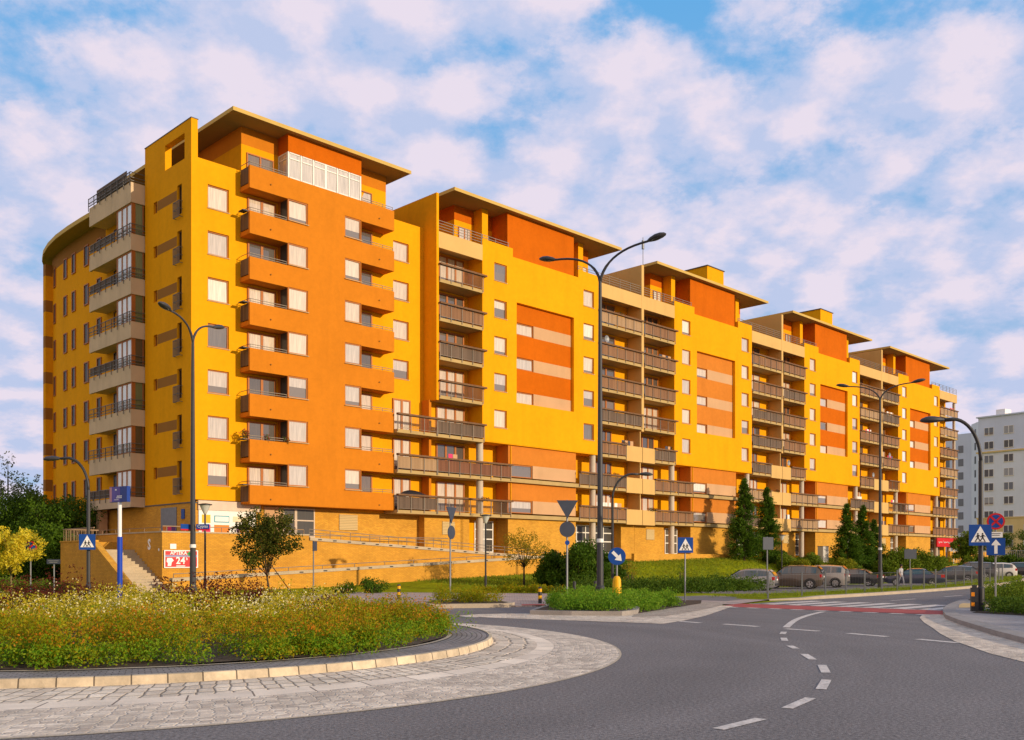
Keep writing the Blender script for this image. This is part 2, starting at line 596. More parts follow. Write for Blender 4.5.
def mixc(f, a, b):
    n = nd(nt, 'ShaderNodeMix', data_type='RGBA')
    L.new(f, n.inputs[0])
    for i, x in ((6, a), (7, b)):
        if isinstance(x, tuple): n.inputs[i].default_value = (*x, 1)
        else: L.new(x, n.inputs[i])
    return n.outputs[2]

v0 = cb.outputs[0]
sh = nd(nt, 'ShaderNodeVectorMath', operation='ADD')
sh.inputs[1].default_value = (0.045, -0.035, 0)
L.new(v0, sh.inputs[0])
def puffs(v, det):
    """rounded altocumulus cells broken up by fractal noise"""
    wn = nd(nt, 'ShaderNodeTexNoise', Scale=6.0, Detail=det, Roughness=0.62); L.new(v, wn.inputs['Vector'])
    wv = nd(nt, 'ShaderNodeVectorMath', operation='SCALE'); wv.inputs['Scale'].default_value = 0.20; L.new(wn.outputs['Color'], wv.inputs[0])
    wa = nd(nt, 'ShaderNodeVectorMath', operation='ADD'); L.new(v, wa.inputs[0]); L.new(wv.outputs[0], wa.inputs[1])
    vo = nd(nt, 'ShaderNodeTexVoronoi', voronoi_dimensions='2D', feature='SMOOTH_F1', Scale=9.0, Smoothness=0.55); L.new(wa.outputs[0], vo.inputs['Vector'])
    n = cloud_noise(v, 9.5, det, 0.63)
    return math2('ADD', math2('MULTIPLY', n, 0.62), math2('MULTIPLY', math2('SUBTRACT', 0.86, vo.outputs['Distance']), 0.38))
cells0 = puffs(v0, 9.0)
cells1 = puffs(sh.outputs[0], 4.0)
banks = cloud_noise(v0, 1.9, 3.0, 0.5)
zz = sp.outputs[2]
d0 = math2('ADD', math2('ADD', math2('MULTIPLY', cells0, 0.72), math2('MULTIPLY', banks, 0.34)), math2('MULTIPLY', math2('SUBTRACT', 0.34, zz), 0.20))
cover = ramp(d0, 0.345, 0.485)                               # a nearly closed sheet; blue only in the hollows between cells
slope = math2('MULTIPLY', math2('SUBTRACT', cells0, cells1), 0.55)
light = ramp(math2('ADD', d0, slope), 0.43, 0.655, smooth=False)
SKY_LO, SKY_HI = (5.7, 6.6, 9.2), (9.1, 8.2, 9.5)
ccol = mixc(light, SKY_LO, SKY_HI)
low = ramp(zz, 0.20, 0.56)
veil = mixc(low, (3.9, 6.2, 9.6), (1.5, 5.2, 10.0))
skyc = mixc(math2("ADD", 0.84, 0.0), sky.outputs[0], veil)
fin = mixc(cover, skyc, ccol)
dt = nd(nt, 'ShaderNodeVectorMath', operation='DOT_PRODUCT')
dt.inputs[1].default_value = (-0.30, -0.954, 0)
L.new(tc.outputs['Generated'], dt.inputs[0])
warm = ramp(dt.outputs['Value'], -0.25, 0.6)                  # warm brightening added to the unseen sky behind the camera for fill light
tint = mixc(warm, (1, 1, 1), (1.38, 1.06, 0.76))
fill_sky = nd(nt, 'ShaderNodeVectorMath', operation='MULTIPLY')
L.new(fin, fill_sky.inputs[0]); L.new(tint, fill_sky.inputs[1])
L.new(fill_sky.outputs[0], bg.inputs['Color'])
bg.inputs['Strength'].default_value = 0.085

SC.view_settings.view_transform = 'Standard'
SC.view_settings.look = 'None'
SC.view_settings.exposure = 0.08
SC.view_settings.gamma = 1.0
SC.view_settings.use_curve_mapping = False
SC.cycles.use_denoising = True
SC.cycles.max_bounces = 8
SC.cycles.diffuse_bounces = 5
SC.cycles.glossy_bounces = 2
SC.cycles.transparent_max_bounces = 8
SC.cycles.sample_clamp_indirect = 4.0

# ------------------------------------------------------------------ shared materials
M = MATS
pmat('yellow', (0.78, 0.345, 0.006), 0.9, 0.05, 0.35, 0.25, 40, streak=0.10, spec=0.06, fine=0.05, fscale=3.0)
pmat('cream', (0.62, 0.395, 0.14), 0.9, 0.05, 0.5, 0.2, 40, streak=0.10)
pmat('orange', (0.57, 0.19, 0.014), 0.9, 0.05, 0.35, 0.25, 40, streak=0.09, spec=0.06, fine=0.05, fscale=3.0)
pmat('deep_orange', (0.53, 0.118, 0.004), 0.9, 0.07, 0.35, 0.25, 40, streak=0.09, spec=0.06, fine=0.05, fscale=3.0)
pmat('salmon', (0.56, 0.19, 0.028), 0.9, 0.05, 0.35, 0.25, 40, streak=0.09, spec=0.06, fine=0.05, fscale=3.0)
pmat('beige', (0.55, 0.33, 0.175), 0.9, 0.05, 0.5, 0.2, 40, streak=0.1)
pmat('brown_band', (0.30, 0.13, 0.02), 0.9, 0.06, 0.5, 0.2, 40)
pmat('balcony_concrete', (0.60, 0.46, 0.31), 0.9, 0.08, 0.8, 0.2, 30, streak=0.18)
pmat('slab', (0.44, 0.31, 0.13), 0.9, 0.08, 0.8, 0.2, 30, streak=0.15)
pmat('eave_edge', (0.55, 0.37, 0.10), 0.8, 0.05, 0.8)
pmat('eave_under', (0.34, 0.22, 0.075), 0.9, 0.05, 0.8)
pmat('roof_felt', (0.12, 0.11, 0.10), 0.9, 0.1)
pmat('window_brown', (0.40, 0.13, 0.025), 0.55, 0.12, 2.0)
pmat('window_white', (0.78, 0.76, 0.72), 0.5, 0.04, 2.0)
pmat('sill', (0.50, 0.36, 0.20), 0.7, 0.08)
pmat('steel', (0.23, 0.19, 0.15), 0.5, 0.08, 3.0, metal=0.3)
pmat('rail_grey', (0.13, 0.12, 0.11), 0.5, 0.1, 3.0)
pmat('dark_metal', (0.035, 0.036, 0.042), 0.45, 0.15, 3.0)
pmat('pole_grey', (0.045, 0.045, 0.052), 0.5, 0.12, 2.0)
pmat('galvanized', (0.22, 0.23, 0.25), 0.5, 0.12, 4.0, metal=0.3)
pmat('pale_fascia', (0.62, 0.50, 0.39), 0.7, 0.08, 2.0)
pmat('sign_back', (0.045, 0.055, 0.085), 0.55, 0.1, 4.0)
pmat('sign_blue', (0.006, 0.06, 0.30), 0.4, 0.06, 4.0)
pmat('sign_white', (0.80, 0.80, 0.80), 0.4, 0.03, 4.0)
pmat('sign_red', (0.56, 0.012, 0.02), 0.4, 0.05, 4.0)
pmat('sign_black', (0.015, 0.015, 0.018), 0.5, 0.05, 4.0)
pmat('sign_yellow', (0.80, 0.42, 0.005), 0.5, 0.08, 3.0)
pmat('sign_green', (0.01, 0.30, 0.07), 0.5, 0.05)
pmat('plank', (0.17, 0.088, 0.042), 0.8, 0.25, 3.0)
pmat('column_paint', (0.52, 0.44, 0.36), 0.8, 0.06, 1.0)
pmat('bark', (0.075, 0.052, 0.034), 0.95, 0.3, 6.0, 0.6, 30)
pmat('pale_bark', (0.16, 0.13, 0.06), 0.95, 0.3, 6.0, 0.6, 30)
pmat('clear_panel', (0.55, 0.38, 0.16), 0.35, 0.12, 1.5)
slat_mat('slat_brown', (0.19, 0.085, 0.036), (0.30, 0.15, 0.07))
slat_mat('slat_dark', (0.10, 0.062, 0.04), (0.17, 0.11, 0.075), 0.13)
slat_mat('slat_tan', (0.33, 0.20, 0.10), (0.42, 0.27, 0.15), 0.12, (0.08, 0.045, 0.02))
slat_mat('slat_red', (0.16, 0.055, 0.022), (0.22, 0.085, 0.04), 0.14)
slat_mat('vent', (0.55, 0.40, 0.18), (0.58, 0.43, 0.2), 0.11, (0.10, 0.07, 0.02), horiz=True)
brick_mat('brick', (0.70, 0.36, 0.035), (0.58, 0.27, 0.025), (0.40, 0.21, 0.04), 0.25, 0.075, 0.009, vscale=0.8, var=0.14)
brick_mat('brick_terrace', (0.66, 0.33, 0.032), (0.56, 0.265, 0.025), (0.42, 0.20, 0.03), 0.25, 0.075, 0.010, vscale=0.7, var=0.16)
pane_mat('pane', [(0, (0.62, 0.51, 0.40)), (0.3, (0.68, 0.58, 0.46)), (0.5, (0.54, 0.47, 0.42)), (0.83, (0.46, 0.42, 0.40)), (0.86, (0.78, 0.72, 0.60)), (0.965, (0.13, 0.11, 0.10))])
pane_mat('pane_door', [(0, (0.62, 0.50, 0.38)), (0.28, (0.13, 0.085, 0.05)), (0.5, (0.66, 0.55, 0.42)), (0.68, (0.06, 0.042, 0.03))])
pane_mat('pane_pale', [(0, (0.74, 0.78, 0.78))], 0.05)
pane_mat('pane_green', [(0, (0.10, 0.17, 0.09)), (0.5, (0.16, 0.24, 0.15)), (0.8, (0.035, 0.035, 0.03))], 0.1)
pane_mat('pane_dark', [(0, (0.035, 0.03, 0.025)), (0.5, (0.10, 0.08, 0.06)), (0.75, (0.02, 0.02, 0.02))], 0.06, coat=0.18)
pmat('window_dark', (0.10, 0.045, 0.014), 0.6, 0.12, 2.0)
pane_mat('pane_winter', [(0, (0.55, 0.50, 0.46))], 0.05)
pane_mat('pane_far', [(0, (0.03, 0.035, 0.05)), (0.35, (0.12, 0.14, 0.18)), (0.55, (0.05, 0.045, 0.045)), (0.88, (0.30, 0.31, 0.34))], 0.05, coat=0.35)
# ------------------------------------------------------------------ the long apartment building
OFF = (27.3, 54.4, 2.0)
bld = empty('apartment_building', W(*OFF), R(45))
tag(bld, 'long yellow and orange apartment building with stepped roofs and rows of balconies', 'apartment building')
F = [2.3, 5.2, 8.0, 10.8, 13.6, 16.4, 19.2, 22.0, 24.8]
ROOF0, ROOF1 = 28.68, 28.86
PF = 53.0       # front plane of the tower fronts
PB = 54.6       # back wall of the loggias

def bmb(): return MB(OFF)

def wall(name, m, plane, a0, a1, h0, h1, at, holes=(), reveal=0.16, sides=(0, 0), parent=None, top=0.0):
    """wall face in plane 'n' (looks at the street) or 'u' (looks to the left end), with real openings.
    sides: depth of the return at the two vertical edges; top: depth of the coping return"""
    mb = bmb()
    if plane == 'n': P = lambda a, h, d: (a, at + d, h)
    else: P = lambda a, h, d: (at + d, a, h)
    A = sorted({a0, a1, *[x for q in holes for x in q[:2]]})
    H = sorted({h0, h1, *[x for q in holes for x in q[2:]]})
    A = [a for a in A if a0 <= a <= a1]; H = [h for h in H if h0 <= h <= h1]
    flip = plane == 'u'
    def quad(p):
        mb.poly(p[::-1] if flip else p)
    for i in range(len(A) - 1):
        for j in range(len(H) - 1):
            ca, ch = (A[i] + A[i + 1]) / 2, (H[j] + H[j + 1]) / 2
            if any(q[0] < ca < q[1] and q[2] < ch < q[3] for q in holes): continue
            quad([P(A[i], H[j], 0), P(A[i + 1], H[j], 0), P(A[i + 1], H[j + 1], 0), P(A[i], H[j + 1], 0)])
    for b0, b1, k0, k1 in holes:
        r = reveal
        quad([P(b0, k0, 0), P(b0, k0, r), P(b1, k0, r), P(b1, k0, 0)][::-1])
        quad([P(b0, k1, 0), P(b0, k1, r), P(b1, k1, r), P(b1, k1, 0)])
        quad([P(b0, k0, 0), P(b0, k1, 0), P(b0, k1, r), P(b0, k0, r)][::-1])
        quad([P(b1, k0, 0), P(b1, k1, 0), P(b1, k1, r), P(b1, k0, r)])
    if sides[0]: quad([P(a0, h0, sides[0]), P(a0, h0, 0), P(a0, h1, 0), P(a0, h1, sides[0])])
    if sides[1]: quad([P(a1, h0, 0), P(a1, h0, sides[1]), P(a1, h1, sides[1]), P(a1, h1, 0)])
    if top: quad([P(a0, h1, 0), P(a1, h1, 0), P(a1, h1, top), P(a0, h1, top)])
    return mb.build(name, M[m], parent or bld)

def bbox(name, m, u0, u1, n0, n1, h0, h1, parent=None):
    return bmb().box(u0, u1, n0, n1, h0, h1).build(name, M[m], parent or bld)

# ---- windows: collected first, the hundred that show largest become parts, the rest one part
WINS = []
def win(u, n, h, w_, hh, panes=1, face=0.0, m='pane', depth=0.14, sill=True, fr='window_brown', big=1.0):
    """centre u,n of the glass plane's foot, bottom h"""
    WINS.append(dict(u=u, n=n, h=h, w=w_, hh=hh, p=panes, f=face, m=m, d=depth, s=sill, fr=fr, big=big))

_wc = {}
def win_geo(w_, hh, panes, sill, depth, t=0.075):
    mb = MB(); d0, d1 = -0.05, 0.03
    mb.box(-w_ / 2, w_ / 2, d0, d1, 0, t); mb.box(-w_ / 2, w_ / 2, d0, d1, hh - t, hh)
    mb.box(-w_ / 2, -w_ / 2 + t, d0, d1, t, hh - t); mb.box(w_ / 2 - t, w_ / 2, d0, d1, t, hh - t)
    for k in range(1, panes):
        x = -w_ / 2 + w_ * k / panes
        mb.box(x - t * 0.75, x + t * 0.75, d0, d1, t, hh - t)
    if sill:
        mb.mat(1).box(-w_ / 2 - 0.04, w_ / 2 + 0.04, -depth - 0.06, d0 - 0.004, -0.045, -0.004)
    g = MB(); g.poly([(-w_ / 2 + t, 0, t), (w_ / 2 - t, 0, t), (w_ / 2 - t, 0, hh - t), (-w_ / 2 + t, 0, hh - t)])
    return mb, g

def place_windows(limit=100):
    def apparent(q):
        x, y, z = W(q['u'], q['n'], q['h'])
        vis = abs(math.sin(math.atan2(x, y) - R(45 if q['f'] == 0 else -45)))
        return q['big'] * q['w'] * q['hh'] / (x * x + y * y) * max(vis, 0.2)
    WINS.sort(key=apparent, reverse=True)
    rest = []
    for i, q in enumerate(WINS):
        if i >= limit: rest.append(q); continue
        key = (round(q['w'], 3), round(q['hh'], 3), q['p'], q['s'], q['fr'], q['m'], q['d'])
        loc = (q['u'] - OFF[0], q['n'] - OFF[1], q['h'] - OFF[2])
        if key in _wc:
            o, g = _wc[key]
            o2 = o.copy(); COL.objects.link(o2)
            g2 = g.copy(); COL.objects.link(g2); g2.parent = o2
        else:
            mb, gb = win_geo(q['w'], q['hh'], q['p'], q['s'], q['d'])
            o2 = mb.build('window', [M[q['fr']], M['sill']], bld)
            g2 = gb.build('pane', M[q['m']], o2)
            _wc[key] = (o2, g2)
        o2.location = loc; o2.rotation_euler = (0, 0, q['f'])
        # panes hang a fraction of a degree out of true, so each mirrors another bit of the sky
        g2.rotation_euler = (R(random.uniform(-1.2, 1.2)), 0, R(random.uniform(-1.5, 1.5)))
    if rest:
        fm, gm = bmb(), bmb()
        fm2 = {}
        for q in rest:
            a, g = win_geo(q['w'], q['hh'], q['p'], q['s'], q['d'])
            ca, sa = math.cos(q['f']), math.sin(q['f'])
            mi = 1 if q['m'] in ('pane_dark', 'pane_green') else (2 if random.random() < 0.25 else 0)
            for src, dst, mm in ((a, fm, None), (g, gm, mi)):
                b = len(dst.v)
                dst.v += [(q['u'] + v[0] * ca - v[1] * sa, q['n'] + v[0] * sa + v[1] * ca, q['h'] + v[2]) for v in src.v]
                for f, k in zip(src.f, src.mi):
                    dst.f.append(tuple(b + i for i in f)); dst.mi.append(k if mm is None else mm)
        o = fm.build('window', [M['window_brown'], M['sill']], bld); tag(o, kind='stuff')
        g = gm.build('pane', [M['pane'], M['pane_dark'], M['pane_pale']], o, off=OFF); tag(g, kind='stuff')
        # the child sits in the parent's own frame
    print('WINDOWS', len(WINS))

# ---- balconies
RAIL_M = dict(slat='slat_brown', dark='slat_dark', tan='slat_tan', red='slat_red', clear='clear_panel', beige='beige')
def railing(parent, u0, u1, nf, h, kind, plank=True, over=0.0, left=None, right=None):
    """railing along u on the front edge nf of a slab at height h"""
    mb = bmb()
    L_ = u1 - u0; k = max(2, int(round(L_ / 1.15)) + 1)
    for i in range(k):
        x = u0 + 0.03 + (L_ - 0.06) * i / (k - 1)
        mb.box(x - 0.022, x + 0.022, nf - 0.055, nf - 0.012, h - 0.16, h + 0.95)
    mb.box(u0, u1, nf - 0.045, nf - 0.02, h + 0.09, h + 0.115)
    mb.box(u0, u1, nf - 0.05, nf - 0.015, h + 0.955, h + 0.985)
    if left: mb.box(u0 - 0.004, u0 + 0.03, nf + 0.002, nf + left, h + 0.955, h + 1.0)
    if right: mb.box(u1 - 0.03, u1 + 0.004, nf + 0.002, nf + right, h + 0.955, h + 1.0); mb.box(u1 - 0.03, u1, nf + 0.002, nf + right, h + 0.5, h + 0.53)
    mats = [M['steel']]
    if kind == 'clear':
        x = u0 + 0.12
        while x < u1 - 0.05:
            mb.box(x - 0.008, x + 0.008, nf - 0.04, nf - 0.025, h + 0.12, h + 0.955); x += 0.12
    else:
        mats.append(M[RAIL_M[kind]]); mb.mat(1)
        a = u0 + 0.06; b_ = u1 - 0.06
        mb.box(a, b_, nf - 0.008, nf + 0.018, h + 0.125, h + 0.93); mb.mat(0)
    if plank:
        mats.append(M['plank']); mb.mat(len(mats) - 1)
        mb.box(u0 - 0.02, u1 + over, nf - 0.20, nf + 0.06, h + 0.99, h + 1.115)
    return mb.build('railing', mats, parent)

def balcony(u0, u1, h, kind, nf=52.9, nb=PB, door=None, plank=True, over=0.0, slab_t=0.24, para=None, left=None, right=None, clutter=0):
    """one flat's balcony: slab, railing, optional concrete parapet stretch (pu0, pu1), door"""
    o = bbox('balcony', 'slab', u0, u1, nf, nb - 0.003, h - slab_t, h)
    segs = [(u0, u1)]
    if para:
        pu0, pu1 = para
        bbox('parapet', 'cream', pu0, pu1, nf - 0.03, nf + 0.11, h - slab_t - 0.1, h + 1.0, o)
        segs = [(a, b) for a, b in ((u0, pu0 - 0.01), (pu1 + 0.01, u1)) if b - a > 0.3]
    for i, (a, b) in enumerate(segs):
        railing(o, a, b, nf, h, kind, plank, over if i == len(segs) - 1 else 0.0, left, right)
    if door:
        d0, d1, p = door
        mb, g = win_geo(d1 - d0, 2.32, p, False, 0.0, 0.115)
        loc = ((d0 + d1) / 2 - OFF[0], nb - 0.055 - OFF[1], h + 0.06 - OFF[2])
        q = mb.build('balcony_door', [M['window_brown']], o, loc=loc)
        g.build('pane', M['pane_door'], q) if False else None
        gp = MB()
        w_ = d1 - d0
        gp.poly([(-w_ / 2 + .07, -0.002, .07), (w_ / 2 - .07, -0.002, .07), (w_ / 2 - .07, -0.002, 2.25), (-w_ / 2 + .07, -0.002, 2.25)])
        # glass is joined into the door so the balcony stays three levels deep
        q.data.materials.append(M['pane_door'])
        me = q.data
        bm = bmesh.new(); bm.from_mesh(me)
        f = bm.faces.new([bm.verts.new(v) for v in gp.v]); f.material_index = 1
        bm.to_mesh(me); bm.free()
    for k in range(clutter):
        x = random.uniform(u0 + 0.4, u1 - 0.9)
        pick = random.random()
        if pick < 0.22:
            mb = bmb(); w_ = 0
            for q in range(random.randrange(2, 5)):
                l_ = random.uniform(.25, .5); mb.mat(q % 2); mb.box(x + w_, x + w_ + l_, nf + .42, nf + .43, h + random.uniform(.75, 1.0), h + 1.5); w_ += l_ + .05
            mb.build('laundry', [M[random.choice(['window_white', 'sign_back', 'poster_pink'])], M[random.choice(['window_white', 'beige', 'car_blue_cloth'])]], o)
        elif pick < 0.34:
            mb = bmb(); mb.tube([(x, nf - .03, h + 1.0), (x, nf - .03, h + 1.35)], .018, 5)
            for q in range(14):
                a, a2 = 2 * math.pi * q / 14, 2 * math.pi * (q + 1) / 14
                mb.poly([(x, nf - .10, h + 1.45), (x + .3 * math.cos(a), nf - .18, h + 1.45 + .3 * math.sin(a)), (x + .3 * math.cos(a2), nf - .18, h + 1.45 + .3 * math.sin(a2))])
            mb.build('satellite_dish', M['galvanized'], o)
        elif pick < 0.66:
            leaf_mesh('balcony_plants', blob_points([(x, nf - 0.07, h + 1.12), (x + 0.25, nf - 0.07, h + 1.1), (x + .5, nf - .07, h + 1.1)], [0.16, 0.14, 0.15], 2600), 0.09,
                      M['balcony_leaf'], o, off=OFF)
        else:
            mb = bmb(); mb.box(x, x + 0.5, nf + 0.35, nf + 0.8, h + 0.004, h + random.uniform(0.6, 1.1))
            mb.build('cupboard', M[random.choice(['plank', 'window_white', 'rail_grey'])], o)
    return o

pmat('poster_pink', (0.7, 0.03, 0.14), 0.6, 0.05); pmat('car_blue_cloth', (0.06, 0.10, 0.25), 0.8, 0.1)
leaf_mat('balcony_leaf', [(0.05, 0.10, 0.02), (0.10, 0.16, 0.03), (0.45, 0.04, 0.05), (0.06, 0.12, 0.02)])

# ======================================================== tower fronts (four alike)
MODU = [44.8, 69.35, 93.9, 118.45]
MW = 24.55
KINDS_HI = ['slat', 'dark', 'slat', 'tan', 'clear', 'slat', 'dark']
rk = random.Random(5)
for mi, U in enumerate(MODU):
    last = mi == len(MODU) - 1
    first = mi == 0
    # core behind everything
    u_end = U + MW + (0.0 if not last else 0.3)
    bbox('wall', 'yellow', U + 0.1 if not first else U + 0.35, u_end, PB, 71, 1.0, F[8] + 0.05)
    # fin between the two loggias, standing up to the roof
    fu0, fu1 = (U + 0.5, U + 0.72) if first else (U + 0.02, U + 0.36)
    mb = bmb(); mb.box(fu0, fu1, PF - 0.03, 56.2 if first else PB - 0.004, F[4] - 0.35, F[8] + 0.06)
    mb.box(fu0, fu1, PF - 0.03, 60.0, F[8] + 0.06, 28.15)
    mb.build('fin_wall', M['cream'] if not first else M['yellow'], bld)
    # window walls left and right, main panel with its striped recess
    wins_h = [F[k] + 1.05 for k in range(3, 8)]
    for a0, a1, c in ((5.05, 8.3, 6.97), (16.0, 18.62, 17.35)):
        holes = [(U + c - 0.67, U + c + 0.67, h, h + 1.36) for h in wins_h]
        wall('wall', 'yellow', 'n', U + a0, U + a1, 10.72, 25.9, PF, holes, 0.16, (PB - PF, PB - PF), top=0.22)
        for h in wins_h:
            win(U + c, PF + 0.145, h, 1.34, 1.36, 1)
    r0, r1, q0, q1 = U + 8.72, U + 15.45, 14.0, 21.8
    wall('wall', 'yellow', 'n', U + 8.3, U + 16.0, 10.72, 25.25, PF + 0.001, [(r0, r1, q0, q1)], 0.32, top=0.3)
    # underside of the overhanging yellow front
    bbox('wall', 'yellow', U + 5.05, U + 18.62, PF + 0.02, PB - 0.01, 10.66, 10.718)
    # the striped recess
    mb = bmb(); holes = []
    bands = [(14.0, 14.95, 'b'), (14.95, 16.7, 'o'), (16.7, 17.65, 'b'), (17.65, 19.4, 'o'), (19.4, 20.35, 'b'), (20.35, 21.8, 'o')]
    om = 'deep_orange' if mi in (0, 2, 3) else 'salmon'
    for b0, b1, kk in bands:
        wa = r0 + 2.2
        if kk == 'b':
            mb.mat(1); mb.poly([(wa, PF + 0.3, b0), (r1, PF + 0.3, b0), (r1, PF + 0.3, b1), (wa, PF + 0.3, b1)])
            mb.mat(2)
            mb.poly([(wa, PF + 0.3, b0), (wa, PF + 0.3, b1), (wa, PF + 0.46, b1), (wa, PF + 0.46, b0)])
            win(r0 + 1.1, PF + 0.44, b0 + 0.01, 2.18, b1 - b0 - 0.02, 1, sill=False)
        else:
            mb.mat(0); mb.poly([(r0, PF + 0.3, b0), (r1, PF + 0.3, b0), (r1, PF + 0.3, b1), (r0, PF + 0.3, b1)])
            mb.poly([(r0, PF + 0.3, b0), (r0, PF + 0.46, b0), (wa, PF + 0.46, b0), (wa, PF + 0.3, b0)])
            mb.poly([(r0, PF + 0.3, b1), (wa, PF + 0.3, b1), (wa, PF + 0.46, b1), (r0, PF + 0.46, b1)])
    mb.build('striped_panel', [M[om], M['beige'], M['window_brown']], bld)
    # two storeys on columns below the yellow front
    for k in (1, 2):
        b0 = F[k] + 0.05; e0 = U + 8.0; e1 = U + 15.95; n0 = PF + 0.22
        wall('lower_panel', 'salmon', 'n', e0, e1, b0 + 1.15, F[k + 1] - 0.15, n0, (), 0.2, (PB - n0, PB - n0))
        wall('lower_panel', 'beige', 'n', e0 + 2.75, e1, b0 + 0.14, b0 + 1.15, n0, (), 0.2, (0.2, PB - n0))
        win(e0 + 1.375, n0 + 0.12, b0 + 0.15, 2.72, 0.98, 1, sill=False)
        bbox('ledge', 'slab', e0, e1, PF - 0.1, PB, F[k] - 0.24, F[k] + 0.06)
    mb = bmb()
    for cu in ((5.15, 18.3) if not last else (5.15, 18.3, 22.9)):
        mb = bmb(); mb.lathe([(0.27, 1.2), (0.27, 10.66)], 20, (U + cu, PF + 0.42))
        mb.build('column', M['column_paint'], bld, smooth=False)
    # ground floor
    gb0, gb1 = (U + 0.02, U + 4.4)
    bbox('brick_base', 'brick', gb0, gb1, 53.75, PB, 1.0, F[1] - 0.245)
    bbox('brick_base', 'brick', U + 8.0, U + 15.95, PF + 0.24, PB, 0.8, F[1] - 0.245)
    if not last:
        bbox('brick_base', 'brick', U + 22.6, U + MW, 53.751, PB, 1.0, F[1] - 0.245)
    # entrance doors and shop fronts in the recesses
    for d0, d1, sh in ((U + 5.7, U + 7.6, 0), (U + 16.3, U + 22.3, 1)):
        mb = bmb()
        n0 = PB - 0.08; hb, ht_ = 2.3, 4.75
        k = 2 if not sh else 5
        for i in range(k + 1):
            x = d0 + (d1 - d0) * i / k
            mb.box(x - 0.045, x + 0.045, n0, PB - 0.004, hb, ht_)
        for z in (hb, hb + 1.0, hb + 1.75, ht_ - 0.09):
            mb.box(d0 + 0.046, d1 - 0.046, n0 + 0.006, PB - 0.004, z, z + 0.09)
        mb.mat(1); mb.poly([(d0, n0 + 0.05, hb), (d1, n0 + 0.05, hb), (d1, n0 + 0.05, ht_), (d0, n0 + 0.05, ht_)])
        mb.build('shop_front' if sh else 'entrance_door', [M['window_white'], M['pane_dark']], bld)
    mb = bmb(); mb.box(U + 1.7, U + 2.9, 53.70, 53.745, 3.6, 4.55); mb.build('vent_grille', M['vent'], bld)
    # top parapets of the loggia stacks (concrete) with a steel rail on all terraces
    tl0, tl1 = fu1 + 0.0, U + 5.05
    ta0, ta1 = U + 18.62, (MODU[mi + 1] + 0.02 if not last else u_end)
    for p0, p1 in ((tl0 + 0.002, tl1 - 0.002), (ta0 + 0.002, ta1 - 0.002)):
        bbox('terrace_parapet', 'cream', p0, p1, PF - 0.02, PF + 0.13, F[8] - 0.55, F[8] + 0.62)
        bbox('terrace_slab', 'slab', p0, p1, PF + 0.131, PB - 0.003, F[8] - 0.25, F[8])
    for p0, p1, hb in ((tl0, tl1, F[8] + 0.62), (U + 5.06, U + 7.9, 25.9), (U + 16.0, U + 18.6, 25.9), (ta0, ta1, F[8] + 0.62)):
        mb = bmb(); kk = max(2, int((p1 - p0) / 1.2) + 1)
        for i in range(kk):
            x = p0 + 0.05 + (p1 - p0 - 0.1) * i / (kk - 1)
            mb.box(x - 0.02, x + 0.02, PF + 0.04, PF + 0.08, hb, 26.25)
        z = 26.25
        while z > hb + 0.1:
            mb.box(p0, p1, PF + 0.045, PF + 0.075, z - 0.035, z); z -= 0.2
        mb.build('terrace_railing', M['steel'], bld)
    # loggia stacks
    for k in range(1, 8):
        kd = rk.choice(KINDS_HI)
        # right of the fin
        if k >= 4:
            balcony(fu1 + 0.003, U + 5.045, F[k], ['slat', 'slat', 'dark', 'clear'][7 - k if first else rk.randrange(4)] if not (first and k == 7) else 'clear',
                    door=(U + 2.0, U + 4.55, 3), over=0.25, clutter=rk.randrange(3))
        elif not first:
            balcony(U + 0.05, U + (5.1 if k == 3 else 7.96), F[k], kd, door=(U + 1.2, U + 3.9, 3), over=0.1,
                    para=(U + 0.06, U + 1.85), clutter=rk.randrange(3))
        # left of the next fin
        nx = U + MW if not last else u_end
        if k >= 4 or last:
            balcony(U + (18.625 if k >= 3 else 16.0), nx - 0.005, F[k], rk.choice(KINDS_HI) if not last else rk.choice(['tan', 'slat', 'tan']),
                    door=(U + 20.2, U + 22.7, 2), clutter=rk.randrange(3), right=1.5 if last else None)
        else:
            balcony(U + (18.625 if k == 3 else 16.0), nx - 0.005, F[k], rk.choice(KINDS_HI), door=(U + 20.0, U + 22.2, 3),
                    para=(U + 22.3, nx - 0.01), clutter=rk.randrange(3))
        # partition between neighbours under the fin
    if not first:
        bbox('partition', 'cream', U - 0.05, U + 0.045, PF + 0.1, PB - 0.002, F[1] + 0.002, F[4] - 0.36)
    # penthouse
    pu0, pu1 = U + 4.0, U + 19.6
    mb = bmb()
    mb.box(pu0, pu1, 55.0, 67, F[8] + 0.06, 27.6)
    mb.mat(1); mb.box(pu0, pu1, 54.999, 67.001, 27.602, ROOF0 - 0.002)
    mb.build('penthouse', [M['yellow'], M['deep_orange']], bld)
    bbox('penthouse_panel', 'deep_orange', U + 7.95, U + 15.72, PF + 0.25, 54.99, 24.9, ROOF0 - 0.004)
    for x in (U + 6.0, U + 17.2): bbox('penthouse_pier', 'yellow', x, x + 0.62, 54.05, 54.99, F[8] + 0.06, ROOF0 - 0.003)
    for x in (U + 5.0, U + 7.2, U + 16.5, U + 18.7):
        win(x, 54.97, F[8] + 0.25, 1.25, 2.1, 2, sill=False)
    mb = bmb(); mb.box(U + 2.05, U + 21.4, 52.75, 68, ROOF0, ROOF1)
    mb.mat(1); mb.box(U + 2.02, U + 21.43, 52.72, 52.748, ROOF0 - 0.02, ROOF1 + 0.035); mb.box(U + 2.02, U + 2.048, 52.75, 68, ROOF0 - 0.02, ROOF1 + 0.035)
    mb.mat(2); mb.box(U + 2.06, U + 21.39, 52.76, 67.9, ROOF1 + 0.002, ROOF1 + 0.03)
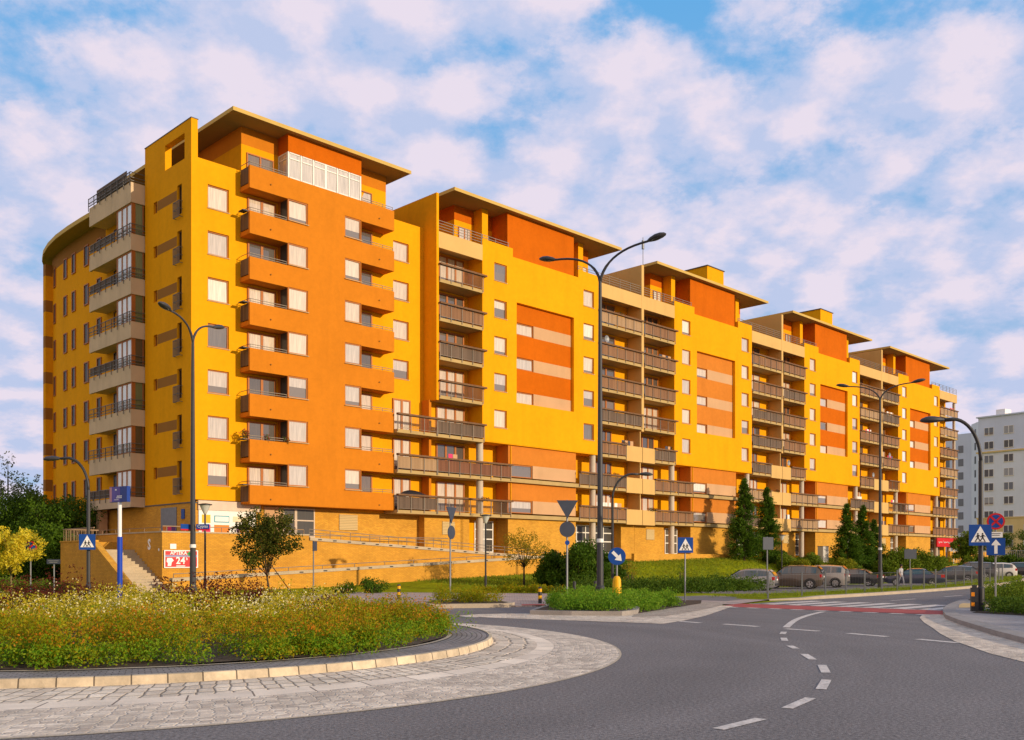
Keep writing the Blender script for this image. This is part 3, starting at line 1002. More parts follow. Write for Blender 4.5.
    mb.build('roof', [M['eave_under'], M['eave_edge'], M['roof_felt']], bld)
    if mi in (1, 2):
        bbox('roof_housing', 'yellow', U + 16.5, U + 19.6, 57, 61, ROOF1 + 0.03, 32.5)
        bbox('roof_housing', 'roof_felt', U + 16.4, U + 19.7, 56.9, 61.1, 32.502, 32.58)
    if mi == 1:
        mb = bmb(); mb.tube([(U + 4.2, 56, ROOF1), (U + 4.2, 56, 32.3)], 0.035, 6); mb.tube([(U + 4.2, 56, 31.2), (U + 4.2, 56, 32.0)], 0.13, 8)
        mb.build('antenna', M['galvanized'], bld)
    # wall lamps under eaves etc are too small to see; rainwater pipe beside the recess
    mb = bmb(); mb.tube([(U + 8.25, PF + 0.18, 5.0), (U + 8.25, PF + 0.18, 10.6)], 0.05, 8); mb.build('downpipe', M['yellow'], bld)

# end of the last tower: pillar and return wall at the open corner
bbox('wall', 'yellow', 143.32, 143.36, PB, 71, 1.0, F[8] + 0.05)
mb = bmb(); mb.lathe([(0.2, 1.2), (0.2, F[8] - 0.5)], 14, (143.0, PF + 0.3)); mb.build('column', M['column_paint'], bld)
o = bbox('shop_sign', 'sign_red', 135.3, 143.3, PF - 0.36, PF - 0.18, 3.62, 4.85)
tag(o, 'red shop sign with white script')

# ======================================================== the corner tower
C0 = 27.3
P1 = 54.4
bbox('wall', 'yellow', C0 + 0.5, 45.1, PB + 0.15, 71, 1.0, F[8] + 0.05)
win_h = [F[k] + 1.05 for k in range(1, 8)]
wall('wall', 'yellow', 'n', C0, 33.3, 5.35, 25.9, P1, [(28.36, 29.76, h, h + 1.42) for h in win_h], 0.16, top=0.25)
for h in win_h: win(29.06, P1 + 0.145, h, 1.4, 1.42, 1)
wall('wall', 'yellow', 'n', 38.7, 45.3, 5.0, 25.9, P1, [(42.5, 43.9, F[k] + 1.05, F[k] + 2.4) for k in range(4, 8)], 0.16, (0, 0.2), top=0.25)
for k in range(4, 8): win(43.2, P1 + 0.145, F[k] + 1.05, 1.4, 1.35, 1)
# return wall from the corner tower to the first tower front
bbox('partition', 'orange', 45.08, 45.3, PF + 0.55, PB, F[1], F[4] - 0.31)
# orange slab facade: solid middle with corner windows
ON = 53.2
mid_holes = []
for k in range(1, 8):
    mid_holes += [(33.22, 34.66, F[k] + 1.2, F[k] + 2.58), (37.52, 38.84, F[k] + 1.2, F[k] + 2.58)]
wall('orange_front', 'orange', 'n', 33.2, 38.86, 5.22, 25.9, ON, mid_holes, 0.12, (P1 - ON, P1 - ON))
for k in range(1, 8):
    win(33.94, ON + 0.10, F[k] + 1.21, 1.42, 1.36, 1, m='pane', sill=True)
    win(38.18, ON + 0.10, F[k] + 1.21, 1.30, 1.36, 1, m='pane', sill=True)
    # glazed return of each corner window
    for x in (33.19, 38.87):
        mb = bmb(); mb.box(x - 0.012, x + 0.012, ON + 0.02, ON + 0.95, F[k] + 1.2, F[k] + 2.58)
        mb.mat(1); mb.box(x - 0.02, x + 0.02, ON + 0.12, ON + 0.85, F[k] + 1.28, F[k] + 2.5)
        mb.build('corner_window_return', [M['window_brown'], M['pane_dark']], bld)
bbox('soffit', 'orange', 30.52, 41.62, ON + 0.01, P1 + 0.2, 5.16, 5.218)
for k in range(1, 9):
    h = F[k]
    lo = h - 0.26 if k > 1 else h + 0.02
    for side, (a0, a1) in enumerate(((30.5, 33.198), (38.862, 41.65))):
        if k == 8: a0, a1 = ((30.5, 33.198), (38.862, 41.65))[side]
        mb = bmb()
        mb.box(a0, a1, ON, ON + 0.16, lo, h + 1.12)                    # parapet
        mb.box(a0, a1, ON + 0.161, P1 - 0.003, lo, h + (0.0 if k > 1 else 0.1))   # floor slab
        if side == 1:
            mb.box(a1 - 0.16, a1, ON + 0.161, P1 - 0.003, h + 0.002, h + 1.12)
        mb.mat(1); mb.tube([((a0 + a1) / 2 + 0.1, ON - 0.07, h + 0.28), ((a0 + a1) / 2 + 0.1, ON + 0.01, h + 0.28)], 0.05, 8)
        o = mb.build('balcony', [M['orange'], M['brown_band']], bld)
        # steel top rail
        r = bmb()
        for z in (1.22, 1.36): r.tube([(a0 + 0.05, ON + 0.09, h + z), (a1 - 0.05, ON + 0.09, h + z)], 0.022, 6)
        nn = 4
        for i in range(nn):
            x = a0 + 0.08 + (a1 - a0 - 0.16) * i / (nn - 1)
            r.tube([(x, ON + 0.09, h + 1.1), (x, ON + 0.09, h + 1.36)], 0.018, 6)
        if side == 0:
            r.tube([(a0 + 0.05, ON + 0.09, h + 1.36), (a0 + 0.05, P1 - 0.05, h + 1.36)], 0.022, 6)
        r.build('railing', M['steel'], o)
        if side == 0:
            q = bmb()
            q.box(a0 + 0.02, a0 + 0.06, ON + 0.2, P1 - 0.06, h + 0.08, h + 1.08)
            q.build('side_screen', M['slat_dark'], o)
            if k in (1, 2, 4, 5, 7):
                q = bmb(); q.box(a0 - 0.38, a0 + 0.0, ON + 0.15, P1 - 0.5, h + 1.1, h + 1.16); q.build('drying_rack', M['dark_metal'], o)
            if k == 2:
                [leaf_mesh('balcony_plants', blob_points([c_], [r_], 1800), 0.13, M['balcony_leaf'], o, off=OFF) for c_, r_ in (((a0 - .1, ON + .5, h + 1.45), .3), ((a0 + 1.2, ON + .05, h + 1.3), .2), ((a0 + 2.6, ON + .05, h + 1.3), .22))]
        if k < 8:
            d0, d1, p = (31.0, 33.0, 2) if side == 0 else (39.4, 40.6, 1)
            mb, g = win_geo(d1 - d0, 2.3, p, False, 0, 0.115)
            q = mb.build('balcony_door', [M['window_brown'], M['sill'], M['pane_door']], o, loc=((d0 + d1) / 2 - OFF[0], P1 - 0.045 - OFF[1], h + 0.1 - OFF[2]))
            bm = bmesh.new(); bm.from_mesh(q.data)
            f = bm.faces.new([bm.verts.new((v[0], -0.01, v[2])) for v in g.v]); f.material_index = 2
            bm.to_mesh(q.data); bm.free()
# penthouse of the corner tower
mb = bmb(); mb.box(30.6, 41.85, P1, 68, F[8] + 0.06, 27.6)
mb.mat(1); mb.box(30.601, 41.849, P1 - 0.002, 68.001, 27.602, ROOF0 - 0.002)
mb.build('penthouse', [M['yellow'], M['orange']], bld)
bbox('penthouse_panel', 'deep_orange', 33.2, 38.86, ON + 0.002, P1 - 0.004, 27.55, ROOF0 - 0.003)
# winter garden: white framed glazing under the panel
mb = bmb()
g0, g1, gz0, gz1 = 33.2, 38.86, 25.902, 27.548
xs = [g0 + 0.045 + (g1 - g0 - 0.09) * i / 6 for i in range(7)]
for i, x in enumerate(xs): mb.box(x - (0.045 if i != 3 else 0.09), x + (0.045 if i != 3 else 0.09), ON + 0.02, ON + 0.1, gz0, gz1)
for z in (gz0, gz1 - 0.42, gz1 - 0.07):
    for i in range(6): mb.box(xs[i] + 0.092, xs[i + 1] - 0.092, ON + 0.025, ON + 0.095, z, z + 0.07)
for n_ in (ON + 0.14, P1 - 0.09): mb.box(g0 + 0.003, g0 + 0.07, n_, n_ + 0.07, gz0, gz1)
for z in (gz0, gz1 - 0.42, gz1 - 0.07): mb.box(g0 + 0.006, g0 + 0.067, ON + 0.212, P1 - 0.092, z, z + 0.07)
wg = mb.build('winter_garden', M['window_white'], bld)
mb = bmb(); mb.poly([(g0 + 0.05, ON + 0.06, gz0), (g1 - 0.05, ON + 0.06, gz0), (g1 - 0.05, ON + 0.06, gz1), (g0 + 0.05, ON + 0.06, gz1)])
mb.poly([(g0 + 0.035, P1 - 0.02, gz0), (g0 + 0.035, ON + 0.06, gz0), (g0 + 0.035, ON + 0.06, gz1), (g0 + 0.035, P1 - 0.02, gz1)])
mb.build('pane', M['pane_winter'], wg, off=OFF)
win(31.9, P1 - 0.03, F[8] + 0.25, 1.9, 2.1, 2, sill=False, m='pane_door')
win(40.1, P1 - 0.03, F[8] + 0.25, 1.0, 2.1, 1, sill=False)
mb = bmb(); mb.box(29.15, 42.75, 52.75, 70, ROOF0, ROOF1)
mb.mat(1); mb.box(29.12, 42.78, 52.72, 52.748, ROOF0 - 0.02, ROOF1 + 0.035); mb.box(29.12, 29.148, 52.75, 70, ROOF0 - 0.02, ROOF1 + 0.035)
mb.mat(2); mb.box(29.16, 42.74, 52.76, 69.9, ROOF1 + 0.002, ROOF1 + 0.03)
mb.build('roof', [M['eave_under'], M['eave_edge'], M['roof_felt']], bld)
# end wall with slit windows, rising as a fin with a square opening
EN0, EN1 = 54.4, 60.7
slits = []
for k in range(1, 8):
    slits += [(55.62, 56.2, F[k] + 0.75, F[k] + 2.55), (58.95, 59.45, F[k] + 1.62, F[k] + 2.35)]
wall('end_wall', 'yellow', 'u', EN0, EN1, 5.2, 28.15, C0, slits + [(55.25, 57.85, 25.95, 27.5)], 0.2)
mb = bmb()
for u_ in (C0 + 0.42,):
    for a0, a1, z0, z1 in ((EN0, 55.25, 25.0, 28.15), (57.85, EN1, 25.0, 28.15), (55.25, 57.85, 25.0, 25.95), (55.25, 57.85, 27.5, 28.15)):
        mb.poly([(u_, a0, z0), (u_, a1, z0), (u_, a1, z1), (u_, a0, z1)])
mb.poly([(C0, EN0, 25.9), (C0 + .42, EN0, 25.9), (C0 + .42, EN0, 28.15), (C0, EN0, 28.15)])
mb.poly([(C0, EN1, 24), (C0, EN1, 28.15), (C0 + .42, EN1, 28.15), (C0 + .42, EN1, 24)])
mb.poly([(C0, EN0, 28.15), (C0 + .42, EN0, 28.15), (C0 + .42, EN1, 28.15), (C0, EN1, 28.15)])
for a, d in ((55.25, 1), (57.85, -1)):
    mb.poly([(C0 + .2, a, 25.95), (C0 + .42, a, 25.95), (C0 + .42, a, 27.5), (C0 + .2, a, 27.5)])
for z in (25.95, 27.5): mb.poly([(C0 + .2, 55.25, z), (C0 + .42, 55.25, z), (C0 + .42, 57.85, z), (C0 + .2, 57.85, z)])
mb.mat(1); mb.box(C0 - 0.03, C0 + 0.45, EN0 - 0.03, EN1 + 0.03, 28.152, 28.2)
mb.build('fin_wall', [M['yellow'], M['rail_grey']], bld)
for k in range(1, 8):
    win(C0 + 0.18, 55.91, F[k] + 0.76, 0.56, 1.78, 1, face=R(-90), m='pane_dark', sill=False, fr='window_dark')
    win(C0 + 0.18, 59.2, F[k] + 1.63, 0.48, 0.71, 1, face=R(-90), m='pane_dark', sill=False, fr='window_dark')
    bbox('wall_band', 'brown_band', C0 - 0.006, C0 + 0.01, 56.25, 58.9, F[k] + 1.7, F[k] + 2.3)
    mb = bmb()
    for z in (0.5, 0.98, 1.45): mb.box(C0 - 0.2, C0 - 0.005, 55.5, 55.53, F[k] + z, F[k] + z + .03); mb.box(C0 - 0.2, C0 - 0.005, 56.3, 56.33, F[k] + z, F[k] + z + .03); mb.box(C0 - 0.22, C0 - 0.19, 55.5, 56.33, F[k] + z, F[k] + z + .03)
    for i in range(9):
        a = 55.5 + 0.83 * i / 8; mb.box(C0 - 0.225, C0 - 0.2, a - 0.012, a + 0.012, F[k] + .5, F[k] + 1.48)
    mb.build('window_guard', M['rail_grey'], bld)
bbox('wall_joint', 'roof_felt', C0 - 0.012, C0 + 0.4, EN0 - 0.012, EN1, 5.12, 5.2)
# ground floor of the corner
bbox('brick_base', 'brick', C0 + 0.02, 44.9, P1 + 0.02, 71, 1.0, 5.12)
o = bmb(); o.box(27.75, 31.6, P1 - 0.06, P1 + 0.01, 2.5, 4.72); shopw = o.build('shop_window', M['window_white'], bld)
for a, b, z0, z1, m_ in ((27.95, 28.5, 3.95, 4.45, 'sign_yellow'), (27.95, 28.5, 3.2, 3.85, 'poster_pink'), (28.75, 29.75, 4.0, 4.42, 'poster_teal'),
                        (28.8, 29.7, 4.06, 4.36, 'window_white'), (28.75, 29.75, 3.2, 3.85, 'poster_orange'), (30.0, 31.0, 4.05, 4.4, 'poster_cream'), (30.25, 31.0, 3.15, 3.8, 'poster_purple'),
                        (30.0, 30.4, 3.15, 3.4, 'poster_purple'), (30.45, 30.8, 3.3, 3.55, 'poster_orange'), (31.1, 31.5, 3.2, 3.8, 'sign_yellow')):
    if m_ not in M:
        pmat(m_, dict(poster_pink=(0.7, 0.03, 0.14), poster_teal=(0.05, 0.35, 0.42), poster_orange=(0.72, 0.20, 0.02), poster_cream=(0.7, 0.6, 0.4), poster_purple=(0.13, 0.03, 0.16))[m_], 0.6, 0.05)
    dn = 0.075 if m_ != 'window_white' else 0.085
    if m_ == 'poster_orange' and a == 30.45: dn = 0.085
    if m_ == 'poster_purple' and a == 30.0: dn = 0.08
    bmb().box(a, b, P1 - dn, P1 - 0.062, z0, z1).build('poster', M[m_], shopw, off=OFF)
bbox('shop_fascia', 'pale_fascia', C0 + 0.4, 31.9, P1 - 0.12, P1 + 0.01, 4.73, 5.3)
mb = bmb()   # glazed door further along
for a in (33.6, 34.45, 34.55, 35.9): mb.box(a - 0.04, a + 0.04, P1 - 0.05, P1 + 0.018, 2.3, 5.08)
for z in (2.3, 3.2, 4.25, 5.0): mb.box(33.641, 35.859, P1 - 0.045, P1 + 0.018, z, z + 0.08)
mb.mat(1); mb.poly([(33.6, P1 - 0.01, 2.3), (35.9, P1 - 0.01, 2.3), (35.9, P1 - 0.01, 5.05), (33.6, P1 - 0.01, 5.05)])
mb.build('door', [M['pale_fascia'], M['pane_dark']], bld)
bbox('brick_base', 'brick', 66.4, 81.5, 51.5, 51.8, 0.6, 2.3)
bbox('door_surround', 'beige', 32.2, 33.55, P1 - 0.03, P1 + 0.018, 2.3, 5.1)
bmb().box(37.9, 39.4, P1 - 0.04, P1 + 0.018, 3.75, 4.8).build('vent_grille', M['vent'], bld)
mb = bmb(); mb.box(C0 - 0.02, C0 + 0.018, 56.3, 58.4, 2.3, 4.95); ew = mb.build('shop_window', M['pale_shutter'] if 'pale_shutter' in M else M['galvanized'], bld)
for i, (a, z, m_) in enumerate(((57.6, 3.2, 'poster_orange'), (56.95, 3.2, 'poster_pink'), (56.4, 3.2, 'poster_purple'), (57.6, 2.5, 'poster_teal'), (56.95, 2.5, 'sign_blue'), (56.4, 2.5, 'poster_orange'))):
    bmb().box(C0 - 0.03, C0 - 0.022, a, a + 0.5, z, z + 0.6).build('poster', M[m_], ew, off=OFF)
bbox('house_number', 'sign_blue', C0 - 0.03, C0 + 0.018, 55.25, 55.65, 4.2, 4.8)

# ======================================================== the left end: bay balconies and the curved wing
BU, BN0, BN1 = 26.4, 60.75, 67.4
for k in range(1, 9):
    h = F[k]
    top = h + 0.55 if k < 8 else h + 1.02
    lo = h - 0.5 if k < 8 else h - 0.25
    if k == 1: lo = h - 0.1
    mb = bmb()
    mb.box(BU, BU + 0.16, BN0, BN1, lo, top); mb.box(BU + 0.161, C0 + 0.1, BN0, BN0 + 0.16, lo, top)
    mb.box(BU + 0.161, C0 + 0.45, BN0 + 0.161, BN1, lo + 0.1, h)
    mb.box(BU + 0.161, C0 + 0.3, BN1 - 0.16, BN1 - 0.002, h + 0.002, top)
    o = mb.build('bay_balcony', M['balcony_concrete'], bld)
    mb = bmb()
    zt = top + 0.62
    for z in (top + 0.1, top + 0.3, zt): mb.box(BU - 0.06, BU - 0.02, BN0 - 0.06, BN1, z - 0.02, z + 0.02); mb.box(BU - 0.019, C0, BN0 - 0.06, BN0 - 0.02, z - 0.02, z + 0.02)
    for i in range(8):
        a = BN0 + (BN1 - BN0 - 0.05) * i / 7; mb.box(BU - 0.1, BU - 0.061, a - 0.02, a + 0.02, top - 0.25, zt)
    mb.mat(1); x = BN0
    while x < BN1: mb.box(BU - 0.045, BU - 0.035, x, x + 0.014, top + 0.1, zt); x += 0.13
    if k == 8:
        mb.mat(2); mb.box(BU + 0.02, BU + 0.05, BN0 + 0.7, BN1 - 1.2, top + 0.02, top + 0.9)
    elif k in (4, 6, 1, 7):
        mb.mat(2); mb.box(BU - 0.03, BU - 0.02, BN0 + (2.5 if k != 1 else 0.2), BN1 - 0.2, top + 0.1, zt - 0.03)
    mb.build('railing', [M['rail_grey'], M['rail_grey'], M['slat_dark']], o)
    if k < 8:
        # glazed corner of the bay
        z0, z1 = top + 0.002, (F[k + 1] - 0.5 if k < 7 else F[8] - 0.25) - 0.004
        mb = bmb()
        ga = [BN0 + 0.1 + 2.2 * i / 3 for i in range(4)]
        for a in ga: mb.box(BU + 0.08, BU + 0.16, a - 0.05, a + 0.05, z0, z1)
        for i in range(3):
            for z in (z0, z1 - 0.08): mb.box(BU + 0.085, BU + 0.155, ga[i] + 0.051, ga[i + 1] - 0.051, z, z + 0.08)
        mb.box(C0 - 0.1, C0 - 0.02, BN0 + 0.06, BN0 + 0.14, z0, z1); mb.box(BU + 0.161, BU + 0.32, BN0 + 0.06, BN0 + 0.14, z0, z1)
        mb.mat(1)
        mb.poly([(BU + 0.12, ga[0], z0), (BU + 0.12, ga[-1], z0), (BU + 0.12, ga[-1], z1), (BU + 0.12, ga[0], z1)])
        mb.mat(2)
        mb.poly([(BU + 0.32, BN0 + 0.1, z0), (C0 - 0.1, BN0 + 0.1, z0), (C0 - 0.1, BN0 + 0.1, z1), (BU + 0.32, BN0 + 0.1, z1)])
        mb.mat(3); mb.box(BU + 0.165, C0 + 0.3, ga[-1] + 0.052, ga[-1] + 0.12, h + 0.002, z1)
        mb.build('bay_glazing', [M['window_brown'], M['pane_pale'], M['pane_green'], M['beige']], o)
# back wall of the bays
wall('wall', 'yellow', 'u', EN1, 68.0, 2.0, 25.3, C0 + 0.3)
for k in range(1, 8):
    win(C0 + 0.29, 65.6, F[k] + 0.1, 1.1, 2.2, 1, face=R(-90), m='pane_dark', sill=False, fr='window_dark')
bbox('brick_base', 'brick', C0 + 0.1, C0 + 0.29, EN1, 67.3, 1.0, 5.1)
bbox('column', 'beige', BU + 0.2, BU + 0.75, 66.2, 66.75, 2.0, 5.1)
# curved wing
drum = [(27.6, 67.6), (27.55, 70.5), (27.6, 73.0), (27.68, 75.2), (27.86, 77.3), (28.15, 79.2), (29.2, 81.4), (30.8, 83.2), (32.4, 85.2), (34.5, 87.2)]
mb = bmb()
for (a, b) in zip(drum[:-1], drum[1:]):
    mb.mat(0); mb.poly([(b[0], b[1], 1.0), (a[0], a[1], 1.0), (a[0], a[1], 24.2), (b[0], b[1], 24.2)])
    mb.mat(1); mb.poly([(b[0], b[1], 24.2), (a[0], a[1], 24.2), (a[0], a[1], 25.3), (b[0], b[1], 25.3)])
mb.mat(0); mb.poly([(drum[0][0], drum[0][1], 1), (44, 67.6, 1), (44, 67.6, 25.2), (drum[0][0], drum[0][1], 25.2)])
mb.build('curved_wall', [M['yellow'], M['brown_band']], bld, smooth=False)
def drum_at(n):
    for (a, b) in zip(drum[:-1], drum[1:]):
        if a[1] <= n <= b[1]:
            t = (n - a[1]) / (b[1] - a[1])
            return a[0] + t * (b[0] - a[0]), math.atan2(b[0] - a[0], b[1] - a[1])
for n_, ww in ((68.6, 0.7), (70.8, 0.85), (73.3, 0.75), (75.1, 0.75), (78.1, 0.7), (79.6, 0.6)):
    u_, an = drum_at(n_)
    for k in range(0 if n_ > 72 else 1, 8):
        win(u_ - 0.025 * math.cos(an), n_, F[k] + 0.85, ww, 1.5, 1, face=R(-90) - an, m='pane_dark', sill=False, big=0.5, fr='window_dark')
# end fin of the curve, banded, and the sweeping eave
mb = bmb()
fa, fb = 28.38, 29.0
for k in range(0, 8):
    z0, z1 = (1.0 if k == 0 else F[k]), F[k + 1]
    mb.mat(0); mb.box(fa - 0.8, fb, 79.0, 79.5, z0, z1 - 0.9)
    mb.mat(1); mb.box(fa - 0.8, fb, 79.0, 79.5, z1 - 0.899, z1 - 0.001)
mb.build('fin_wall', [M['yellow'], M['brown_band']], bld)
eave = [(26.5, 66.9), (26.45, 69.0), (26.45, 71.5), (26.55, 74.0), (26.8, 76.2), (27.2, 78.3), (27.8, 80.3), (28.6, 82.1), (29.6, 83.7), (31.0, 85.3), (33, 86.8), (36, 88)]
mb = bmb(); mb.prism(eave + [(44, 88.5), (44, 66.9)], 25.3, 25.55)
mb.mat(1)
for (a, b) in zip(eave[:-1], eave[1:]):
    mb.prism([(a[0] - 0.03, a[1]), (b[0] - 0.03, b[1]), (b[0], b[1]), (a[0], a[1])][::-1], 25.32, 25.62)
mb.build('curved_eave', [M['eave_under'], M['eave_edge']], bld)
bbox('roof', 'roof_felt', C0 + 0.43, 44.8, 54.7, 71, F[8] + 0.051, F[8] + 0.058)

# balconies joining the corner tower to the first tower (three lower floors)
for k, (kl, kr) in {3: ('clear', 'dark'), 2: ('tan', 'red'), 1: ('dark', 'clear')}.items():
    h = F[k]
    balcony(41.66, 45.29, h, kl, nb=P1, nf=52.9, door=(42.4, 44.0, 2))
    balcony(45.302, 49.95 if k == 3 else 52.78, h, kr, door=(46.6, 49.4, 3), over=0.1, clutter=1)
mb = bmb()
pts = []
b = len(mb.v)
# dark fabric cover over the lowest railing
for i in range(9):
    t = i / 8
    for j, (dn, dz) in enumerate(((-0.2, 0.0), (0.25, 0.22), (0.7, 0.0))):
        mb.v.append((42.0 + 3.0 * t, 52.9 + dn, F[1] + 1.09 + dz * math.sin(math.pi * min(1, t * 1.1) ** 0.8) * 1.6))
for i in range(8):
    for j in range(2): mb.face((b + i * 3 + j, b + (i + 1) * 3 + j, b + (i + 1) * 3 + j + 1, b + i * 3 + j + 1))
mb.build('awning_cover', M['dark_metal'], bld, smooth=True)

place_windows(100)
# ------------------------------------------------------------------ ground
def sstep(a, b, x):
    t = min(1, max(0, (x - a) / (b - a))); return t * t * (3 - 2 * t)
def lerp(a, b, t): return a + (b - a) * t
def NK(u):
    """far kerb line of the main road"""
    d = max(0, min(u, 110) - 38); v = 20.25 + 0.0027 * d * d
    if u > 110: v += 2 * 0.0027 * 72 * (u - 110)
    return v
def lawn_top(u):
    pts = [(24, 0.0), (33, 0.1), (46, 0.62), (54, 0.95), (66, 1.6), (80, 1.95), (110, 1.95), (150, 1.4), (400, 1.0)]
    if u <= pts[0][0]: return 0.0
    for (a, x), (b, y) in zip(pts[:-1], pts[1:]):
        if u <= b: return lerp(x, y, (u - a) / (b - a))
    return pts[-1][1]
def HT(u, n):
    dip = -0.42 * sstep(40, 54, u) * sstep(NK(u) + 1.5, NK(u) + 9, n)
    n0 = lerp(37.5, 41.5, sstep(48, 58, u))
    return lerp(dip, lawn_top(u), sstep(n0, 51.5, n))
def HTxy(x, y): return HT(*UN(x, y))

pmat('lawn', (0.21, 0.235, 0.004), 0.95, 0.35, 0.5, 0.9, 14, fine=0.35, fscale=5.0, spec=0.05)
m_asph = pmat('asphalt', (0.178, 0.162, 0.160), 0.85, 0.10, 0.28, 0.8, 60, fine=0.6, fscale=24.0)
# tyre polished tracks that follow the lanes round the island
nt = m_asph.node_tree; L = nt.links
tc_ = nd(nt, 'ShaderNodeTexCoord'); vs_ = nd(nt, 'ShaderNodeVectorMath', operation='SUBTRACT'); vs_.inputs[1].default_value = (-7.75, 18.2, 0)
L.new(tc_.outputs['Object'], vs_.inputs[0])
ln_ = nd(nt, 'ShaderNodeVectorMath', operation='LENGTH'); L.new(vs_.outputs[0], ln_.inputs[0])
nz_ = nd(nt, 'ShaderNodeTexNoise', Scale=0.10, Detail=2.0); L.new(tc_.outputs['Object'], nz_.inputs['Vector'])
mu_ = nd(nt, 'ShaderNodeMath', operation='MULTIPLY_ADD'); mu_.inputs[1].default_value = 5.0; L.new(nz_.outputs['Fac'], mu_.inputs[0]); L.new(ln_.outputs['Value'], mu_.inputs[2])
cb_ = nd(nt, 'ShaderNodeCombineXYZ'); L.new(mu_.outputs[0], cb_.inputs[0])
n2_ = nd(nt, 'ShaderNodeTexNoise', Scale=0.75, Detail=5.0, Roughness=0.55); L.new(cb_.outputs[0], n2_.inputs['Vector'])
r_ = nd(nt, 'ShaderNodeMapRange'); r_.inputs['From Min'].default_value = 0.3; r_.inputs['From Max'].default_value = 0.7; r_.inputs['To Min'].default_value = 0.86; r_.inputs['To Max'].default_value = 1.16
L.new(n2_.outputs['Fac'], r_.inputs['Value'])
b_ = nt.nodes['Principled BSDF']; old = b_.inputs['Base Color'].links[0].from_socket
mm_ = nd(nt, 'ShaderNodeMix', data_type='RGBA', blend_type='MULTIPLY'); mm_.inputs[0].default_value = 1.0
L.new(old, mm_.inputs[6]); L.new(r_.outputs[0], mm_.inputs[7]); L.new(mm_.outputs[2], b_.inputs['Base Color'])
pmat('asphalt_old', (0.17, 0.16, 0.16), 0.9, 0.12, 0.5, 0.4, 120, fine=0.3, fscale=60.0)
pmat('paint_white', (0.60, 0.54, 0.49), 0.7, 0.18, 3.0, 0.2, 80, fine=0.35, fscale=16)
pmat('paint_red', (0.40, 0.075, 0.065), 0.8, 0.15, 2.0, 0.3, 80, fine=0.2, fscale=25)
pmat('paving_tan', (0.58, 0.40, 0.18), 0.85, 0.1, 3.0)
pmat('soil', (0.075, 0.05, 0.032), 0.98, 0.35, 2.0, 0.9, 20, fine=0.4, fscale=18)
pmat('gravel', (0.38, 0.31, 0.25), 0.95, 0.25, 2.0, 0.9, 25, fine=0.45, fscale=14)
pmat('granite', (0.42, 0.35, 0.27), 0.85, 0.14, 1.3, 0.35, 60, fine=0.15, fscale=30)
pmat('granite_dark', (0.30, 0.27, 0.25), 0.85, 0.2, 1.3, 0.35, 60, fine=0.15, fscale=30)
pmat('concrete', (0.46, 0.37, 0.25), 0.9, 0.12, 0.9, 0.3, 50, fine=0.12, fscale=20, streak=0.1)
pmat('warm_rail', (0.26, 0.16, 0.08), 0.5, 0.1)
sett_mat('sett_white', (0.84, 0.71, 0.57), (0.50, 0.41, 0.335), (0.86, 0.75, 0.62), 0.14, 0.105, 0.55, 0.045, bump=0.8, dirt=0.34)
sett_mat('sett_big', (0.88, 0.74, 0.58), (0.66, 0.54, 0.42), (0.24, 0.20, 0.16), 0.22, 0.34, 0.3, 0.04, bump=0.9, dirt=0.34)
brick_mat('slab_ring', (0.86, 0.72, 0.57), (0.72, 0.60, 0.48), (0.20, 0.16, 0.13), 0.78, 3.0, 0.012, coord='UV', swap=False, bump=0.4, vscale=1.0, var=0.2)
brick_mat('paver_dark', (0.27, 0.24, 0.23), (0.21, 0.19, 0.185), (0.09, 0.075, 0.07), 0.2, 0.1, 0.01, coord='UV', swap=False, bump=0.5, vscale=0.8, var=0.3)
brick_mat('kerb_block', (0.60, 0.49, 0.345), (0.46, 0.375, 0.265), (0.12, 0.095, 0.07), 0.52, 3.0, 0.012, coord='UV', swap=False, bump=0.5, vscale=2.6, var=0.32, off=0.0)
brick_mat('pavement', (0.40, 0.36, 0.35), (0.34, 0.31, 0.30), (0.19, 0.17, 0.16), 0.22, 0.11, 0.012, coord='Object', swap=False, bump=0.4, vscale=0.8, var=0.18)
brick_mat('pavement_pink', (0.47, 0.37, 0.33), (0.41, 0.32, 0.28), (0.26, 0.2, 0.18), 0.22, 0.11, 0.012, coord='Object', swap=False, bump=0.4, vscale=0.7, var=0.18)

def struct(o, label=None, kind='structure'):
    o['kind'] = kind
    return o

# terrain: one sheet out to the horizon
us = [-1500, -500, -200, -100, -60, -40, -20, 0, 10] + list(np.arange(16, 130, 2.0)) + [135, 142, 150, 165, 185, 220, 300, 600, 1800]
ns = [-1500, -400, -150, -60, -20, 0, 8, 14] + list(np.arange(18, 56, 1.0)) + [58, 64, 72, 90, 130, 200, 400, 1500]
mb = MB()
for u in us:
    for n in ns:
        x, y, _ = W(u, n); mb.v.append((x, y, HT(u, n) - 0.03))
k = len(ns)
for i in range(len(us) - 1):
    for j in range(k - 1):
        a = i * k + j; mb.face((a, a + k, a + k + 1, a + 1))
terrain = mb.build('ground', M['lawn'], smooth=True)
struct(terrain)

# asphalt of the roundabout and the road leaving to the right
pts = [(-70, -30), (45, -30), W(46, 4)[:2], W(260, 4)[:2]]
for u in (260, 180, 140, 110, 95, 80, 70, 60, 52, 46, 40, 36): pts.append(W(u, NK(u))[:2])
pts += [(8.1, 36.0), (7.2, 35.4), (0.0, 35.2), (-4, 34.8), (-20, 33.5), (-70, 33)]
struct(MB().sheet(pts, 0.0).build('asphalt_road', M['asphalt']))
